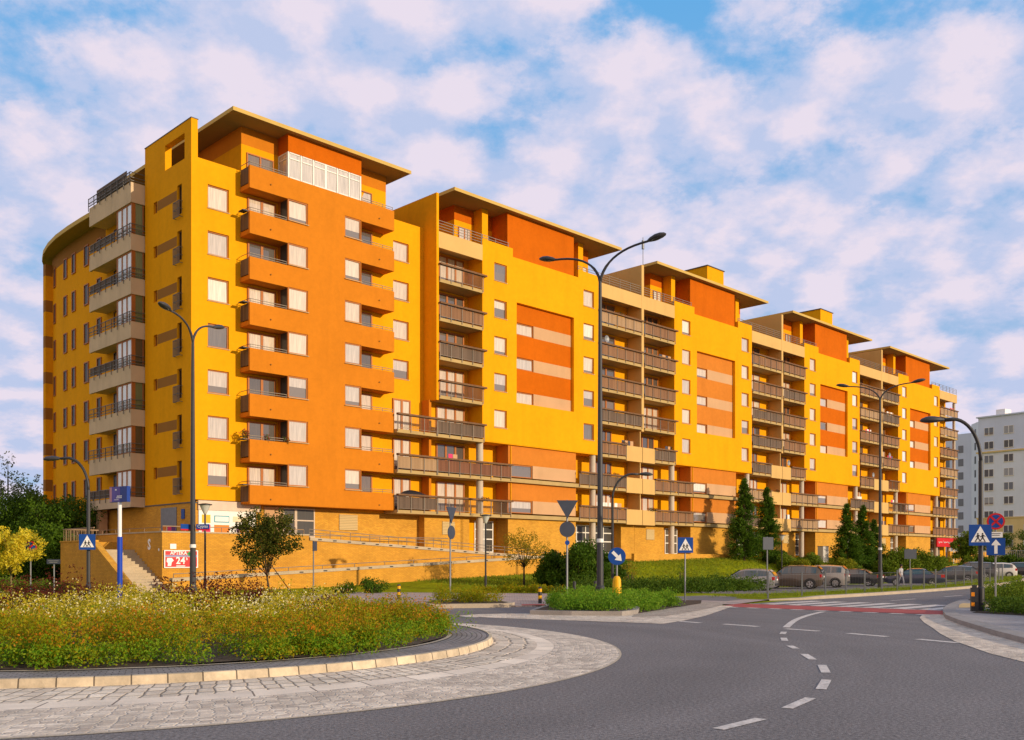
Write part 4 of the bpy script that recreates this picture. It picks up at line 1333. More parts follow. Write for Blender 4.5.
# car park
mb = MB(); ul = list(np.arange(47, 150, 4.0))
nl = [31, 33, 35, 37, 39, 41]
for u in ul:
    for n in nl:
        nn = n if u > 55 else lerp(28, n, 0.6 + 0.4 * (u - 47) / 8)
        x, y, _ = W(u, nn); mb.v.append((x, y, HT(u, nn) + 0.02))
for i in range(len(ul) - 1):
    for j in range(len(nl) - 1):
        a = i * len(nl) + j; mb.face((a, a + len(nl), a + len(nl) + 1, a + 1))
struct(mb.build('car_park', M['asphalt_old']))

# ---- roundabout island
KC, KR = (-7.45, 19.2), 7.05
AC, AR = (-7.75, 18.2), 9.75
def ring_pt(th, f):
    """f = 0 on the kerb circle, 1 on the outer edge of the cobbled apron"""
    a = (KC[0] + KR * math.cos(th), KC[1] + KR * math.sin(th))
    b = (AC[0] + AR * math.cos(th), AC[1] + AR * math.sin(th))
    return (lerp(a[0], b[0], f), lerp(a[1], b[1], f))
def ring(name, m, p_in, p_out, z_in, z_out, seg=180, us_=1.0, parent=None, kind='structure', rows=3, bumps=0.0):
    mb = MB(); uv = []
    for i in range(seg + 1):
        th = 2 * math.pi * i / seg
        a, b = p_in(th), p_out(th)
        d = math.dist(a, b)
        for r_ in range(rows + 1):
            t = r_ / rows
            mb.v.append((lerp(a[0], b[0], t), lerp(a[1], b[1], t), lerp(z_in, z_out, t)))
            uv.append((th * 8.2, t * d + 0.5))
    for i in range(seg):
        for r_ in range(rows):
            a = i * (rows + 1) + r_
            mb.face((a, a + 1, a + rows + 2, a + rows + 1))
    o = mb.build(name, m, parent, smooth=True)
    ul_ = o.data.uv_layers.new(name='UVMap')
    li = np.empty(len(o.data.loops), np.int32); o.data.loops.foreach_get('vertex_index', li)
    ul_.data.foreach_set('uv', np.asarray(uv, np.float32)[li].reshape(-1))
    o['kind'] = kind
    return o
C_ = lambda c, r: (lambda th: (c[0] + r * math.cos(th), c[1] + r * math.sin(th)))
Rf = lambda f: (lambda th: ring_pt(th, f))
ring('cobbled_apron', M['sett_white'], Rf(0.50), Rf(0.985), 0.026, 0.010, rows=6)
ring('apron_edging', M['granite'], Rf(0.985), Rf(1.0), 0.0105, 0.006, rows=1)
ring('apron_slabs', M['slab_ring'], Rf(0.37), Rf(0.50), 0.030, 0.0265, rows=2)
ring('apron_setts', M['sett_big'], Rf(0.005), Rf(0.37), 0.040, 0.030, rows=4)
kt = 0.155
ring('island_kerb', M['kerb_block'], C_(KC, KR), C_(KC, KR + 0.03), kt, 0.02, rows=2)
ring('island_kerb', M['kerb_block'], C_(KC, KR - 0.06), C_(KC, KR + 0.001), kt + 0.006, kt + 0.001, rows=1)
ring('island_paving', M['paver_dark'], C_(KC, KR - 0.80), C_(KC, KR - 0.061), kt + 0.006, kt - 0.004, rows=3)
ring('island_kerb', M['granite'], C_(KC, KR - 0.88), C_(KC, KR - 0.80), kt + 0.02, kt + 0.016, rows=1)
BED_R = KR - 0.88
mb = MB(); nr, ns_ = 10, 72
mb.v.append((KC[0], KC[1], kt + 0.15))
for i in range(1, nr + 1):
    r_ = BED_R * i / nr
    for j in range(ns_):
        a = 2 * math.pi * j / ns_; mb.v.append((KC[0] + r_ * math.cos(a), KC[1] + r_ * math.sin(a), kt + 0.03 + 0.12 * (1 - (i / nr) ** 2) + 0.015 * math.sin(a * 9 + i)))
for j in range(ns_): mb.face((0, 1 + j, 1 + (j + 1) % ns_))
for i in range(nr - 1):
    for j in range(ns_):
        a = 1 + i * ns_; mb.face((a + j, a + ns_ + j, a + ns_ + (j + 1) % ns_, a + (j + 1) % ns_))
struct(mb.build('planting_bed', M['soil'], smooth=True))

def set_uv_xy(o, k=1.0):
    ul_ = o.data.uv_layers.new(name='UVMap')
    me = o.data
    li = np.empty(len(me.loops), np.int32); me.loops.foreach_get('vertex_index', li)
    co_ = np.empty(len(me.vertices) * 3, np.float32); me.vertices.foreach_get('co', co_)
    ul_.data.foreach_set('uv', (co_.reshape(-1, 3)[li][:, :2] * k).reshape(-1))

def inset_(p, d):
    cx = sum(q[0] for q in p) / len(p); cy = sum(q[1] for q in p) / len(p)
    return [(q[0] + (cx - q[0]) * d / max(0.1, math.dist(q, (cx, cy))), q[1] + (cy - q[1]) * d / max(0.1, math.dist(q, (cx, cy)))) for q in p]
# ---- splitter island with the tall lamp
cob = [(-1.65, 29.0), (-0.7, 28.1), (0.55, 27.3), (2.0, 26.5), (3.4, 25.7), (3.95, 25.3), (4.7, 26.6), (5.8, 29.0), (7.15, 32.7), (8.1, 35.3), (7.0, 36.6), (5.4, 36.6), (4.6, 32.0), (3.2, 30.6), (0.4, 30.4), (-1.0, 29.9)]
o = MB().sheet(cob, 0.008).build('cobbled_strip', M['sett_white']); set_uv_xy(o); struct(o)
grav = [(3.5, 28.3), (4.6, 28.9), (6.3, 32.3), (7.7, 35.6), (8.6, 38.6), (7.2, 39.0), (5.6, 34.5), (4.0, 31)]
struct(MB().sheet(grav, 0.014).build('gravel_strip', M['gravel']))
isl = [(0.55, 29.6), (1.8, 29.15), (3.3, 29.0), (4.15, 30.6), (5.7, 33.8), (7.3, 37.2), (7.9, 40.2), (5.5, 41.2), (2.6, 38.5), (1.7, 35), (0.8, 31.5)]
islK = [(0.55, 29.6), (1.8, 29.15), (3.3, 29.0), (3.9, 30.0), (4.3, 32.5), (4.3, 36), (2.6, 38.5), (1.7, 35), (0.8, 31.5)]
struct(MB().prism(islK, -0.02, 0.14).build('island_kerb', M['granite_dark']))
struct(MB().sheet(inset_(isl, 0.05), 0.02).build('planting_bed', M['soil']))
def inset(p, d):
    cx = sum(q[0] for q in p) / len(p); cy = sum(q[1] for q in p) / len(p)
    return [(q[0] + (cx - q[0]) * d / max(0.1, math.dist(q, (cx, cy))), q[1] + (cy - q[1]) * d / max(0.1, math.dist(q, (cx, cy)))) for q in p]
struct(MB().sheet(inset(islK, 0.25), 0.145).build('planting_bed', M['soil']))
# ---- second planted island to the left of it and the paved crossing between
pav = [(-6.5, 36.2), (-2.6, 35.3), (0.3, 34.6), (2.0, 35.6), (3.0, 38.0), (3.6, 43.0), (2.5, 47.5), (-8.5, 49.8), (-9.5, 44.0), (-8.0, 38.0)]
struct(MB().prism(pav, -0.03, 0.05).build('pavement', M['pavement_pink']))
isl2 = [(-2.85, 33.6), (-1.5, 33.9), (-0.1, 34.3), (0.1, 35.2), (-0.4, 36.8), (-1.6, 37.6), (-3.0, 37.2), (-3.4, 35.2)]
struct(MB().prism(isl2, -0.02, 0.15).build('island_kerb', M['granite']))
struct(MB().sheet(inset(isl2, 0.22), 0.155).build('planting_bed', M['soil']))
struct(MB().sheet([(0.35, 34.75), (1.2, 35.0), (1.2, 35.9), (0.35, 35.6)], 0.056).build('crossing_paint', M['paint_red']))
# path linking the crossing, behind the splitter island
path = [(5.4, 37.2), (8.4, 36.6), (11.2, 41.5), (10.8, 44.0), (9.2, 46.0), (6.0, 43.0)]
struct(MB().sheet(path, 0.012).build('pavement', M['pavement_pink']))
struct(MB().sheet([(6.2, 42.0), (8.8, 39.5), (10.6, 42.6), (10.2, 43.8), (9.2, 45.6), (7.5, 44.5)], 0.018).build('asphalt_path', M['asphalt_old']))

# ---- far verge with kerb along the road
mb = MB(); kb = MB(); ul = list(np.arange(36.5, 150, 1.5))
kbuv = []
for i, u in enumerate(ul):
    q = NK(u)
    o0 = 0.9 * (1 - sstep(36.5, 38.5, u))
    for n_, z in ((q + o0, -0.02), (q + o0 + 0.01, 0.13), (q + o0 + 0.26, 0.14), (q + o0 + 0.27, 0.05)):
        kb.v.append(W(u, n_, z * (0.25 + 0.75 * sstep(36.5, 39.5, u)) if z > 0 else z))
for i in range(len(ul) - 1):
    for j in range(3):
        a = i * 4 + j; kb.face((a, a + 4, a + 5, a + 1))
struct(kb.build('road_kerb', M['granite']))
cols_n = [0.27, 1.2, 2.2, 3.5, 5.0, 7.0, 9.0]
for u in ul:
    q = NK(u)
    for d in cols_n:
        n_ = q + d + 0.9 * (1 - sstep(36.5, 38.5, u)) * (1 - d / 9)
        mb.v.append(W(u, n_, max(HT(u, n_) + 0.01, lerp(0.02 + 0.095 * sstep(36.5, 39.5, u), HT(u, n_) + 0.01, sstep(0.27, 4.0, d)))))
kk = len(cols_n)
for i in range(len(ul) - 1):
    for j in range(kk - 1):
        a = i * kk + j; mb.face((a, a + kk, a + kk + 1, a + 1))
struct(mb.build('grass_verge', M['lawn'], smooth=True))

# ---- pavement on the right with kerb and cobbled margin
kline = [(8.7, 6.0), (9.0, 10.0), (9.4, 13.5), (9.75, 16.5), (10.2, 19.2), (10.62, 21.2), (11.1, 23.1), (11.65, 25.2), (12.35, 27.5), (13.2, 29.6), (14.1, 31.6), (15.5, 34.3), (17.6, 38.0)]
kfar = [W(u, n)[:2] for u, n in ((45, 14.6), (60, 15.2), (90, 15.5), (150, 15.5), (260, 15.5))]
rp_ = kline + kfar + [W(260, -40)[:2], (60, -10), (40, 6.0)]
struct(MB().prism(rp_, -0.02, 0.12).build('pavement', M['pavement']))
def off_line(pl, d):
    out = []
    for i, p in enumerate(pl):
        a = pl[max(0, i - 1)]; b = pl[min(len(pl) - 1, i + 1)]
        t = Vector((b[0] - a[0], b[1] - a[1])).normalized()
        out.append((p[0] + t.y * d, p[1] - t.x * d))
    return out
kl = kline + kfar[:3]
# subdivide
def subdiv(pl, step=0.5):
    out = []
    for a, b in zip(pl[:-1], pl[1:]):
        n_ = max(1, int(math.dist(a, b) / step))
        for i in range(n_): out.append((lerp(a[0], b[0], i / n_), lerp(a[1], b[1], i / n_)))
    return out + [pl[-1]]
kls = subdiv(kl, 0.6)
in0, in1 = off_line(kls, -0.012), off_line(kls, 0.30)
kb = MB(); n_ = len(kls)
for i in range(n_):
    kb.v += [(*in0[i], -0.01), (*in0[i], 0.124), (*in1[i], 0.128)]
for i in range(n_ - 1):
    for j in range(2):
        a = i * 3 + j; kb.face((a, a + 1, a + 4, a + 3))
struct(kb.build('road_kerb', M['granite_dark']))
seam0, seam1 = off_line(kls, 0.30), off_line(kls, 0.36)
kb = MB()
for i in range(n_): kb.v += [(*seam0[i], 0.1285), (*seam1[i], 0.1285)]
for i in range(n_ - 1): kb.face((2 * i, 2 * i + 1, 2 * i + 3, 2 * i + 2))
struct(kb.build('pavement_edging', M['granite_dark']))
outer = [(7.6, 6.0), (7.9, 10.0), (8.15, 13.5), (8.35, 15.8), (8.5, 17.2), (9.1, 19.9), (9.7, 21.9), (10.35, 23.8), (11.0, 25.8), (11.8, 28.0), (12.6, 29.7), (13.1, 29.75)]
o = MB().sheet(outer + kline[:10][::-1], 0.007).build('cobbled_margin', M['sett_white']); set_uv_xy(o); struct(o)
struct(MB().sheet([(14.6, 31.6), (16.2, 31.9), (17.6, 34.4), (16.2, 35.0)], 0.126).build('tactile_paving', M['paving_tan']))
bedA = [(13.6, 28.6), (14.4, 27.0), (13.2, 24.0), (12.0, 21.5), (11.4, 18.5), (11.2, 14.0), (16, 12), (24, 18), (24, 31), (18.6, 33.5), (15.6, 31.2)]
struct(MB().sheet(bedA, 0.132).build('planting_bed', M['soil']))
bedB = [(17.0, 35.0), (20.0, 36.4), (26, 36.0), (40, 44), (44, 60), (36.0, 58.0), (26.5, 48.0), (20.8, 42.0), (18.0, 38.2)]
struct(MB().sheet(bedB, 0.133).build('planting_bed', M['soil']))

# ---- painted markings
mk = MB()
def dash(p0, p1, w_, z=0.006):
    d = Vector((p1[0] - p0[0], p1[1] - p0[1])).normalized(); q = Vector((-d.y, d.x)) * (w_ / 2)
    mk.poly([(p0[0] - q.x, p0[1] - q.y, z), (p1[0] - q.x, p1[1] - q.y, z), (p1[0] + q.x, p1[1] + q.y, z), (p0[0] + q.x, p0[1] + q.y, z)][::1])
def G(px, py, h=0.0):
    Y = (EYE - h) * 967 / (py - 561); return ((px - 512) / 967 * Y, Y)
# edge dashes of the circulating lane
for a, b in (((669, 620.6), (700, 623)), ((724, 624.2), (758, 626.7)), ((785, 628.9), (819, 631.3)), ((848, 633.5), (887, 636.8)), ((917, 639.3), (958, 643))):
    p, q = G(*a), G(*b); dash(p, q, 0.22)
# solid curve, then the dashes that follow the lane round
arc = [G(*p) for p in ((823, 611.9), (808, 615.5), (795, 620.5), (786, 627.6))]
arc = [Vector(p) for p in arc]
sm = []
for i in range(len(arc) - 1):
    for t in np.linspace(0, 1, 5)[:-1]:
        p0 = arc[max(0, i - 1)]; p1 = arc[i]; p2 = arc[i + 1]; p3 = arc[min(len(arc) - 1, i + 2)]
        sm.append(0.5 * ((2 * p1) + (p2 - p0) * t + (2 * p0 - 5 * p1 + 4 * p2 - p3) * t * t + (3 * p1 - p0 - 3 * p2 + p3) * t ** 3))
sm.append(arc[-1])
lw = 0.085
b = len(mk.v)
for i, p in enumerate(sm):
    d = (sm[min(i + 1, len(sm) - 1)] - sm[max(0, i - 1)]).normalized(); q = Vector((-d.y, d.x)) * lw
    mk.v += [(p.x + q.x, p.y + q.y, 0.0065), (p.x - q.x, p.y - q.y, 0.0065)]
for i in range(len(sm) - 1): mk.face((b + 2 * i, b + 2 * i + 2, b + 2 * i + 3, b + 2 * i + 1))
for a, b in (((784, 632), (782.5, 634.2)), ((783.5, 638), (785, 641)), ((789.5, 645.8), (796, 648.8)), ((804, 654.2), (813, 659.8)), ((822, 665.2), (826, 673)),
             ((826.5, 680), (821, 689.5)), ((810.5, 698.3), (787, 708.6)), ((761, 719), (718, 729.5))):
    dash(G(*a), G(*b), 0.135)
struct(mk.build('road_markings', M['paint_white']))
# lane dashes on the road, zebra bars and the red cycle crossing
mk = MB()
for u0 in (39.5, 45.5, 51.5, 58, 65, 72): dash(W(u0, NK(u0) - 3.0)[:2], W(u0 + 2.6, NK(u0 + 2.6) - 3.0)[:2], 0.14)
for i in range(9):
    n_ = 12.2 + i * 1.0
    if n_ < 20: dash(W(33.0, n_)[:2], W(37.0, n_)[:2], 0.56)
for i in range(10):
    n_ = 11.8 + i * 0.85
    dash(W(29.9, n_)[:2], W(29.9, n_ + 0.45)[:2], 0.34)
    dash(W(32.85, n_)[:2], W(32.85, n_ + 0.45)[:2], 0.16)
dash(G(462, 616.6), G(478, 617.4), 0.2)
struct(mk.build('road_markings', M['paint_white']))
struct(MB().sheet([W(30.2, 11.6)[:2], W(32.75, 11.9)[:2], W(32.7, 20.2)[:2], W(30.1, 19.6)[:2]], 0.0058).build('crossing_paint', M['paint_red']))

# ------------------------------------------------------------------ brick terrace, stairs and ramp in front of the building
ter = empty('brick_terrace', W(23.9, 51.0, 0), R(45))
tag(ter, 'yellow brick terrace wall with stairs and a zigzag wheelchair ramp before the corner tower', 'terrace')
TO = (23.9, 51.0, 0.0)
def tb(): return MB(TO)
T2, T1 = 51.0, 49.1
B = M['brick_terrace']
mb = tb(); mb.box(23.9, 33.3, T2, T2 + 0.3, -0.1, 3.22)
mb.prism([(33.301, T2), (54.0, T2), (54.0, T2 + 0.3), (33.301, T2 + 0.3)], -0.1, lambda p: lerp(2.92, 1.80, (p[0] - 33.3) / 20.7))
mb.build('retaining_wall', B, ter)
tb().box(23.9, 24.2, T2 + 0.302, 65.8, -0.1, 3.22).build('retaining_wall', B, ter)
mb = tb(); mb.box(24.202, 46, T2 + 0.302, 54.4, 2.15, 2.3); mb.box(24.202, 28, 54.401, 65.8, 2.15, 2.3)
mb.build('terrace_floor', M['pavement_pink'], ter)
mb = tb(); mb.prism([(23.6, T1), (54.2, T1), (54.2, T1 + 0.25), (23.6, T1 + 0.25)], -0.3, lambda p: lerp(0.55, 1.95, (p[0] - 23.6) / 30.6))
mb.build('ramp_wall', B, ter)
mb = tb(); mb.prism([(23.9, T1 + 0.252), (52.4, T1 + 0.252), (52.4, T2 - 0.003), (23.9, T2 - 0.003)], -0.3, lambda p: lerp(0.02, 1.15, (p[0] - 23.9) / 28.5))
mb.box(52.401, 54.2, T1 + 0.252, T2 + 1.6, -0.3, 1.15)
mb.build('ramp_floor', M['concrete'], ter)
tb().box(54.201, 54.45, T1, T2 + 1.8, -0.3, 1.9).build('ramp_wall', B, ter)
# pale curbs with the handrails
mb = tb()
mb.prism([(33.35, T2 - 0.07), (53.6, T2 - 0.07), (53.6, T2 + 0.34), (33.35, T2 + 0.34)], lambda p: lerp(2.925, 1.83, (p[0] - 33.3) / 20.3), lambda p: lerp(3.12, 2.02, (p[0] - 33.3) / 20.3))
mb.prism([(23.55, T1 - 0.07), (54.25, T1 - 0.07), (54.25, T1 + 0.3), (23.55, T1 + 0.3)], lambda p: lerp(0.555, 1.955, (p[0] - 23.6) / 30.6), lambda p: lerp(0.74, 2.13, (p[0] - 23.6) / 30.6))
mb.box(23.85, 33.32, T2 - 0.04, T2 + 0.33, 3.222, 3.30); mb.box(23.86, 24.24, T2 + 0.331, 65.8, 3.222, 3.30)
mb.build('coping', M['concrete'], ter)
mb = tb()
for i in range(18):                      # little lamps let into the curbs
    t = (i + 0.5) / 18
    mb.box(lerp(33.5, 53.4, t) - 0.13, lerp(33.5, 53.4, t) + 0.13, T2 - 0.085, T2 - 0.071, lerp(3.0, 1.92, t) - 0.03, lerp(3.0, 1.92, t) + 0.04)
    mb.box(lerp(24, 54, t) - 0.13, lerp(24, 54, t) + 0.13, T1 - 0.085, T1 - 0.071, lerp(0.64, 2.03, t) - 0.03, lerp(0.64, 2.03, t) + 0.04)
mb.build('wall_lamp', M['dark_metal'], ter)
mb = tb()
for (a, b_, n_, z0, z1) in ((33.4, 53.4, T2 + 0.12, 3.12, 2.02), (23.7, 54.2, T1 + 0.12, 0.74, 2.13)):
    for dz in (0.28, 0.5) if n_ > 50 else (0.22,):
        mb.tube([(a, n_, z0 + dz), (b_, n_, z1 + dz)], 0.022, 6)
    for i in range(14):
        t = i / 13; mb.tube([(lerp(a, b_, t), n_, lerp(z0, z1, t)), (lerp(a, b_, t), n_, lerp(z0, z1, t) + (0.5 if n_ > 50 else 0.22))], 0.02, 6)
for x in np.arange(34, 47, 1.6):
    mb.tube([(x, 53.2, 2.3), (x, 53.2, 3.3)], 0.02, 6)
mb.tube([(33.6, 53.2, 3.3), (46.6, 53.2, 3.3)], 0.025, 6)
mb.build('handrail', M['steel'], ter)
# stairs outside the end wall
mb = tb(); ns_ = 14
for i in range(ns_):
    a = 50.3 + i * (4.5 / ns_); mb.box(22.0, 23.898, a, a + 4.5 / ns_, -0.1, 0.164 * (i + 1))
mb.box(22.0, 23.898, 54.801, 56.4, 1.9, 2.296)
mb.build('stairs', M['concrete'], ter)
mb = tb(); mb.prism([(21.7, 49.9), (21.999, 49.9), (21.999, 50.6), (21.7, 50.6)], -0.1, 0.42)
mb.prism([(21.7, 50.601), (21.999, 50.601), (21.999, 54.9), (21.7, 54.9)], -0.1, lambda p: lerp(0.42, 2.62, (p[1] - 50.6) / 4.3))
mb.box(21.7, 21.999, 54.901, 59.7, -0.1, 2.75)
mb.box(22.0, 23.899, 56.401, 59.7, -0.1, 2.75)
mb.build('stair_wall', B, ter)
mb = tb()
mb.box(21.66, 22.04, 54.9, 59.75, 2.752, 2.83); mb.prism([(21.66, 50.55), (22.04, 50.55), (22.04, 54.899), (21.66, 54.899)], lambda p: lerp(0.43, 2.66, (p[1] - 50.55) / 4.35), lambda p: lerp(0.51, 2.74, (p[1] - 50.55) / 4.35))
mb.build('coping', M['brick'], ter)
mb = tb()
for i in range(19):
    a = 55.2 + i * 0.245; mb.box(21.843, 21.857, a, a + 0.014, 2.83, 3.5)
mb.box(21.82, 21.88, 55.1, 59.7, 3.5, 3.56)
for i in range(9):
    a = 22.0 + i * 0.22; mb.box(a, a + 0.02, 59.6, 59.62, 2.76, 3.5)
mb.box(21.88, 23.9, 59.58, 59.64, 3.5, 3.56)
for i in range(8):
    a = 51.5 + i * 1.95; mb.box(24.0, 24.02, a, a + 0.02, 3.3, 3.5)
mb.box(23.98, 24.02, T2 + 0.3, 65.8, 3.5, 3.53); mb.box(23.98, 33.0, T2 + 0.1, T2 + 0.16, 3.55, 3.6)
for x in np.arange(24.2, 33.2, 1.1): mb.box(x, x + 0.03, T2 + 0.11, T2 + 0.15, 3.3, 3.55)
mb.build('railing', M['warm_rail'], ter)
# big letters left on the corner
me = text_mesh('S', 0.8, bold=0.03); me.materials.append(M['sign_white'])
obj('lettering', me, ter, (23.895 - TO[0], 52.6 - TO[1], 2.55), (R(90), 0, R(-90)))
me = text_mesh('.', 0.9, bold=0.03); me.materials.append(M['sign_white'])
obj('lettering', me, ter, (23.895 - TO[0], 51.4 - TO[1], 2.5), (R(90), 0, R(-90)))
mb = tb(); mb.box(24.35, 24.7, T2 - 0.03, T2 - 0.002, 2.32, 2.6); mb.build('plaque', M['sign_white'], ter)
# ------------------------------------------------------------------ street lamps
def lamp_head(parent, tip, d, ln=0.85):
    """flattened drop-shaped luminaire starting at tip, pointing along d"""
    d = Vector(d).normalized(); s_ = Vector((-d.y, d.x, 0)).normalized(); up = s_.cross(d) * -1
    if up.z < 0: up = -up
    mb = MB(); seg = 12
    prof = [(0.0, 0.03, 0.04), (0.08, 0.06, 0.06), (0.22, 0.13, 0.10), (0.5, 0.18, 0.135), (0.75, 0.16, 0.12), (0.93, 0.10, 0.07), (1.0, 0.02, 0.015)]
    for t, w_, h_ in prof:
        c = Vector(tip) + d * (t * ln)
        for k in range(seg):
            a = 2 * math.pi * k / seg
            zz = math.sin(a) * h_; zz = zz if zz > 0 else zz * 0.55
            mb.v.append(tuple(c + s_ * (math.cos(a) * w_) + up * zz))
    for i in range(len(prof) - 1):
        for k in range(seg):
            k2 = (k + 1) % seg
            mb.face((i * seg + k, i * seg + k2, (i + 1) * seg + k2, (i + 1) * seg + k))
    h = mb.build('lamp_head', M['pole_grey'], parent, smooth=True)
    g = MB(); c = Vector(tip) + d * (0.5 * ln) - up * 0.05
    pts = []
    for k in range(12):
        a = 2 * math.pi * k / 12; pts.append(tuple(c + d * (math.cos(a) * 0.26 * ln) + s_ * (math.sin(a) * 0.12) - up * 0.006))
    g.poly(pts); g.build('glass', M['lamp_glass'], h)
    return h
pmat('lamp_glass', (0.55, 0.55, 0.52), 0.15, 0.03, coat=0.6)

def twin_lamp(x, y, z0, fork, rad, dirv, label, span=2.0, rise=0.95, ring_z=None):
    o = empty('street_lamp', (x, y, z0))
    tag(o, label, 'street lamp', 'twin arm street lamps')
    mb = MB()
    mb.lathe([(rad * 1.5, -0.1), (rad * 1.5, 0.55), (rad * 1.12, 0.6), (rad * 1.08, 1.6), (rad * 0.95, 2.4), (rad * 0.52, fork), (rad * 0.48, fork + 0.05)], 14)
    mb.build('pole', M['pole_grey'], o, smooth=False)
    mb = MB(); mb.lathe([(rad * 1.1, 2.2), (rad * 1.1, 2.34)], 14); mb.build('pole_band', M['sign_white'], o)
    d = Vector((dirv[0], dirv[1], 0)).normalized()
    for s_ in (1, -1):
        pts = []
        for t in np.linspace(0, 1, 12):
            r_ = span * (t ** 1.6) if t < 1 else span
            h = fork - 0.1 + rise * (1 - (1 - t) ** 2.2) * 0.9 + rise * 0.15 * t
            pts.append(tuple(d * (s_ * r_) + Vector((0, 0, h))))
        mb = MB(); mb.tube(pts, [rad * 0.46] * 4 + [rad * 0.36] * 8, 8)
        mb.build('arm', M['pole_grey'], o, smooth=True)
        e = Vector(pts[-1]); dd = (e - Vector(pts[-2])).normalized()
        dd = (dd + Vector((0, 0, 0.12))).normalized()
        lamp_head(o, e - dd * 0.05, dd, 0.78)
    return o
twin_lamp(3.28, 36.0, 0.14, 11.95, 0.115, (0.83, -0.55), 'tall twin arm street lamp on the planted traffic island before the second block', 1.95, 1.15)
twin_lamp(-13.2, 40.0, 0.0, 10.75, 0.115, (-0.30, -0.95), 'tall twin arm street lamp with blue name plates left of the round topped tree', 1.45, 0.95)
twin_lamp(21.7, 57.0, 0.1, 11.1, 0.10, (0.93, -0.37), 'tall twin arm street lamp on the grass verge by the parked cars', 1.75, 0.9)

def single_lamp(x, y, z0, h, reach, dirv, label, rad=0.065):
    o = empty('street_lamp', (x, y, z0))
    tag(o, label, 'street lamp', 'single arm street lamps')
    d = Vector((dirv[0], dirv[1], 0)).normalized()
    mb = MB(); mb.lathe([(rad * 1.6, -0.1), (rad * 1.6, 0.7), (rad * 1.15, 0.75), (rad, h - 1.3)], 12)
    mb.build('pole', M['dark_metal'], o)
    pts = []
    for t in np.linspace(0, 1, 12):
        a = t * math.pi / 2
        pts.append(tuple(d * (reach * 0.62 * (1 - math.cos(a))) + Vector((0, 0, h - 1.32 + 1.3 * math.sin(a)))))
    pts.append(tuple(d * (reach * 0.8) + Vector((0, 0, h - 0.04))))
    mb = MB(); mb.tube(pts, rad * 0.85, 8); mb.build('arm', M['dark_metal'], o, smooth=True)
    lamp_head(o, pts[-1], d + Vector((0, 0, -0.04)), 0.75)
    return o
single_lamp(14.35, 29.6, 0.12, 5.9, 1.35, (-1, 0.05), 'single arm street lamp carrying the right hand pedestrian crossing sign')
single_lamp(-16.95, 38.7, 0.0, 5.8, 1.45, (-1, 0.1), 'single arm street lamp carrying the pedestrian crossing sign by the stairs')
single_lamp(5.3, 51.0, 0.05, 6.2, 1.7, (1, -0.1), 'single arm street lamp behind the tall lamp of the traffic island')

def park_lamp(x, y, z0, h, label):
    o = empty('park_lamp', (x, y, z0)); tag(o, label, 'park lamp', 'funnel headed park lamps')
    MB().lathe([(0.075, -0.1), (0.075, 0.8), (0.05, 0.85), (0.045, h - 0.52)], 10).build('pole', M['dark_metal'], o)
    MB().lathe([(0.05, h - 0.52), (0.09, h - 0.47), (0.25, h - 0.1), (0.25, h - 0.09)], 16).build('lamp_glass', M['lamp_glass'], o)
    MB().lathe([(0.33, h - 0.088), (0.33, h - 0.05), (0.12, h - 0.01), (0.03, h)], 16).build('lamp_cap', M['dark_metal'], o)
    return o
park_lamp(-14.6, 46.0, 0.0, 4.4, 'funnel headed park lamp beside the pharmacy sign wall')
park_lamp(-1.5, 55.0, HTxy(-1.5, 55.0) - 0.02, 4.3, 'funnel headed park lamp on the lawn before the ramp end')
park_lamp(22.6, 81.0, HTxy(22.6, 81.0), 4.3, 'funnel headed park lamp between the conifers and the bushes')

# ------------------------------------------------------------------ signs
def post(o, h, rad=0.03, m='galvanized', z=-0.05):
    mb = MB(); mb.tube([(0, 0, z), (0, 0, h)], rad, 8); mb.lathe([(rad * 1.2, h), (rad * 0.4, h + 0.02)], 8); return mb.build('post', M[m], o)
def face_plate(o, name, pts, z0, m, th=0.03, back='sign_back', y=-0.05):
    """flat plate facing -Y at the post, outline pts (x,z)"""
    mb = MB(); n = len(pts)
    b = len(mb.v)
    mb.v += [(p[0], y - th, z0 + p[1]) for p in pts] + [(p[0], y, z0 + p[1]) for p in pts]
    mb.face(range(n)); mb.mat(1); mb.face([n + i for i in range(n)][::-1])
    for i in range(n):
        j = (i + 1) % n; mb.face((i, n + i, n + j, j))
    return mb.build(name, [M[m], M[back]], o)
def rect(w_, h_, cx=0, cz=0): return [(cx - w_ / 2, cz - h_ / 2), (cx + w_ / 2, cz - h_ / 2), (cx + w_ / 2, cz + h_ / 2), (cx - w_ / 2, cz + h_ / 2)]
def disc(r, n=28, cx=0, cz=0): return [(cx + r * math.cos(2 * math.pi * i / n), cz + r * math.sin(2 * math.pi * i / n)) for i in range(n)]
def mark(parent, polys, z0, m, y=-0.084):
    mb = MB()
    for p in polys: mb.poly([(q[0], y, z0 + q[1]) for q in p])
    return mb.build('symbol', M[m], parent)
def walker(cx, cz, s, flip=1):
    P = lambda pts: [(cx + flip * x * s, cz + z * s) for x, z in (pts if flip > 0 else pts[::-1])]
    return [P([(-.05, .8), (.05, .8), (.09, .9), (.05, 1.0), (-.05, 1.0), (-.09, .9)]),
            P([(-.1, .4), (.1, .4), (.12, .78), (-.1, .78)]),
            P([(-.1, .4), (-.34, 0), (-.22, 0), (.02, .38)]), P([(.0, .38), (.2, 0), (.32, 0), (.1, .42)]),
            P([(.1, .7), (.3, .5), (.33, .55), (.12, .78)]), P([(-.1, .72), (-.28, .5), (-.24, .46), (-.08, .64)])]
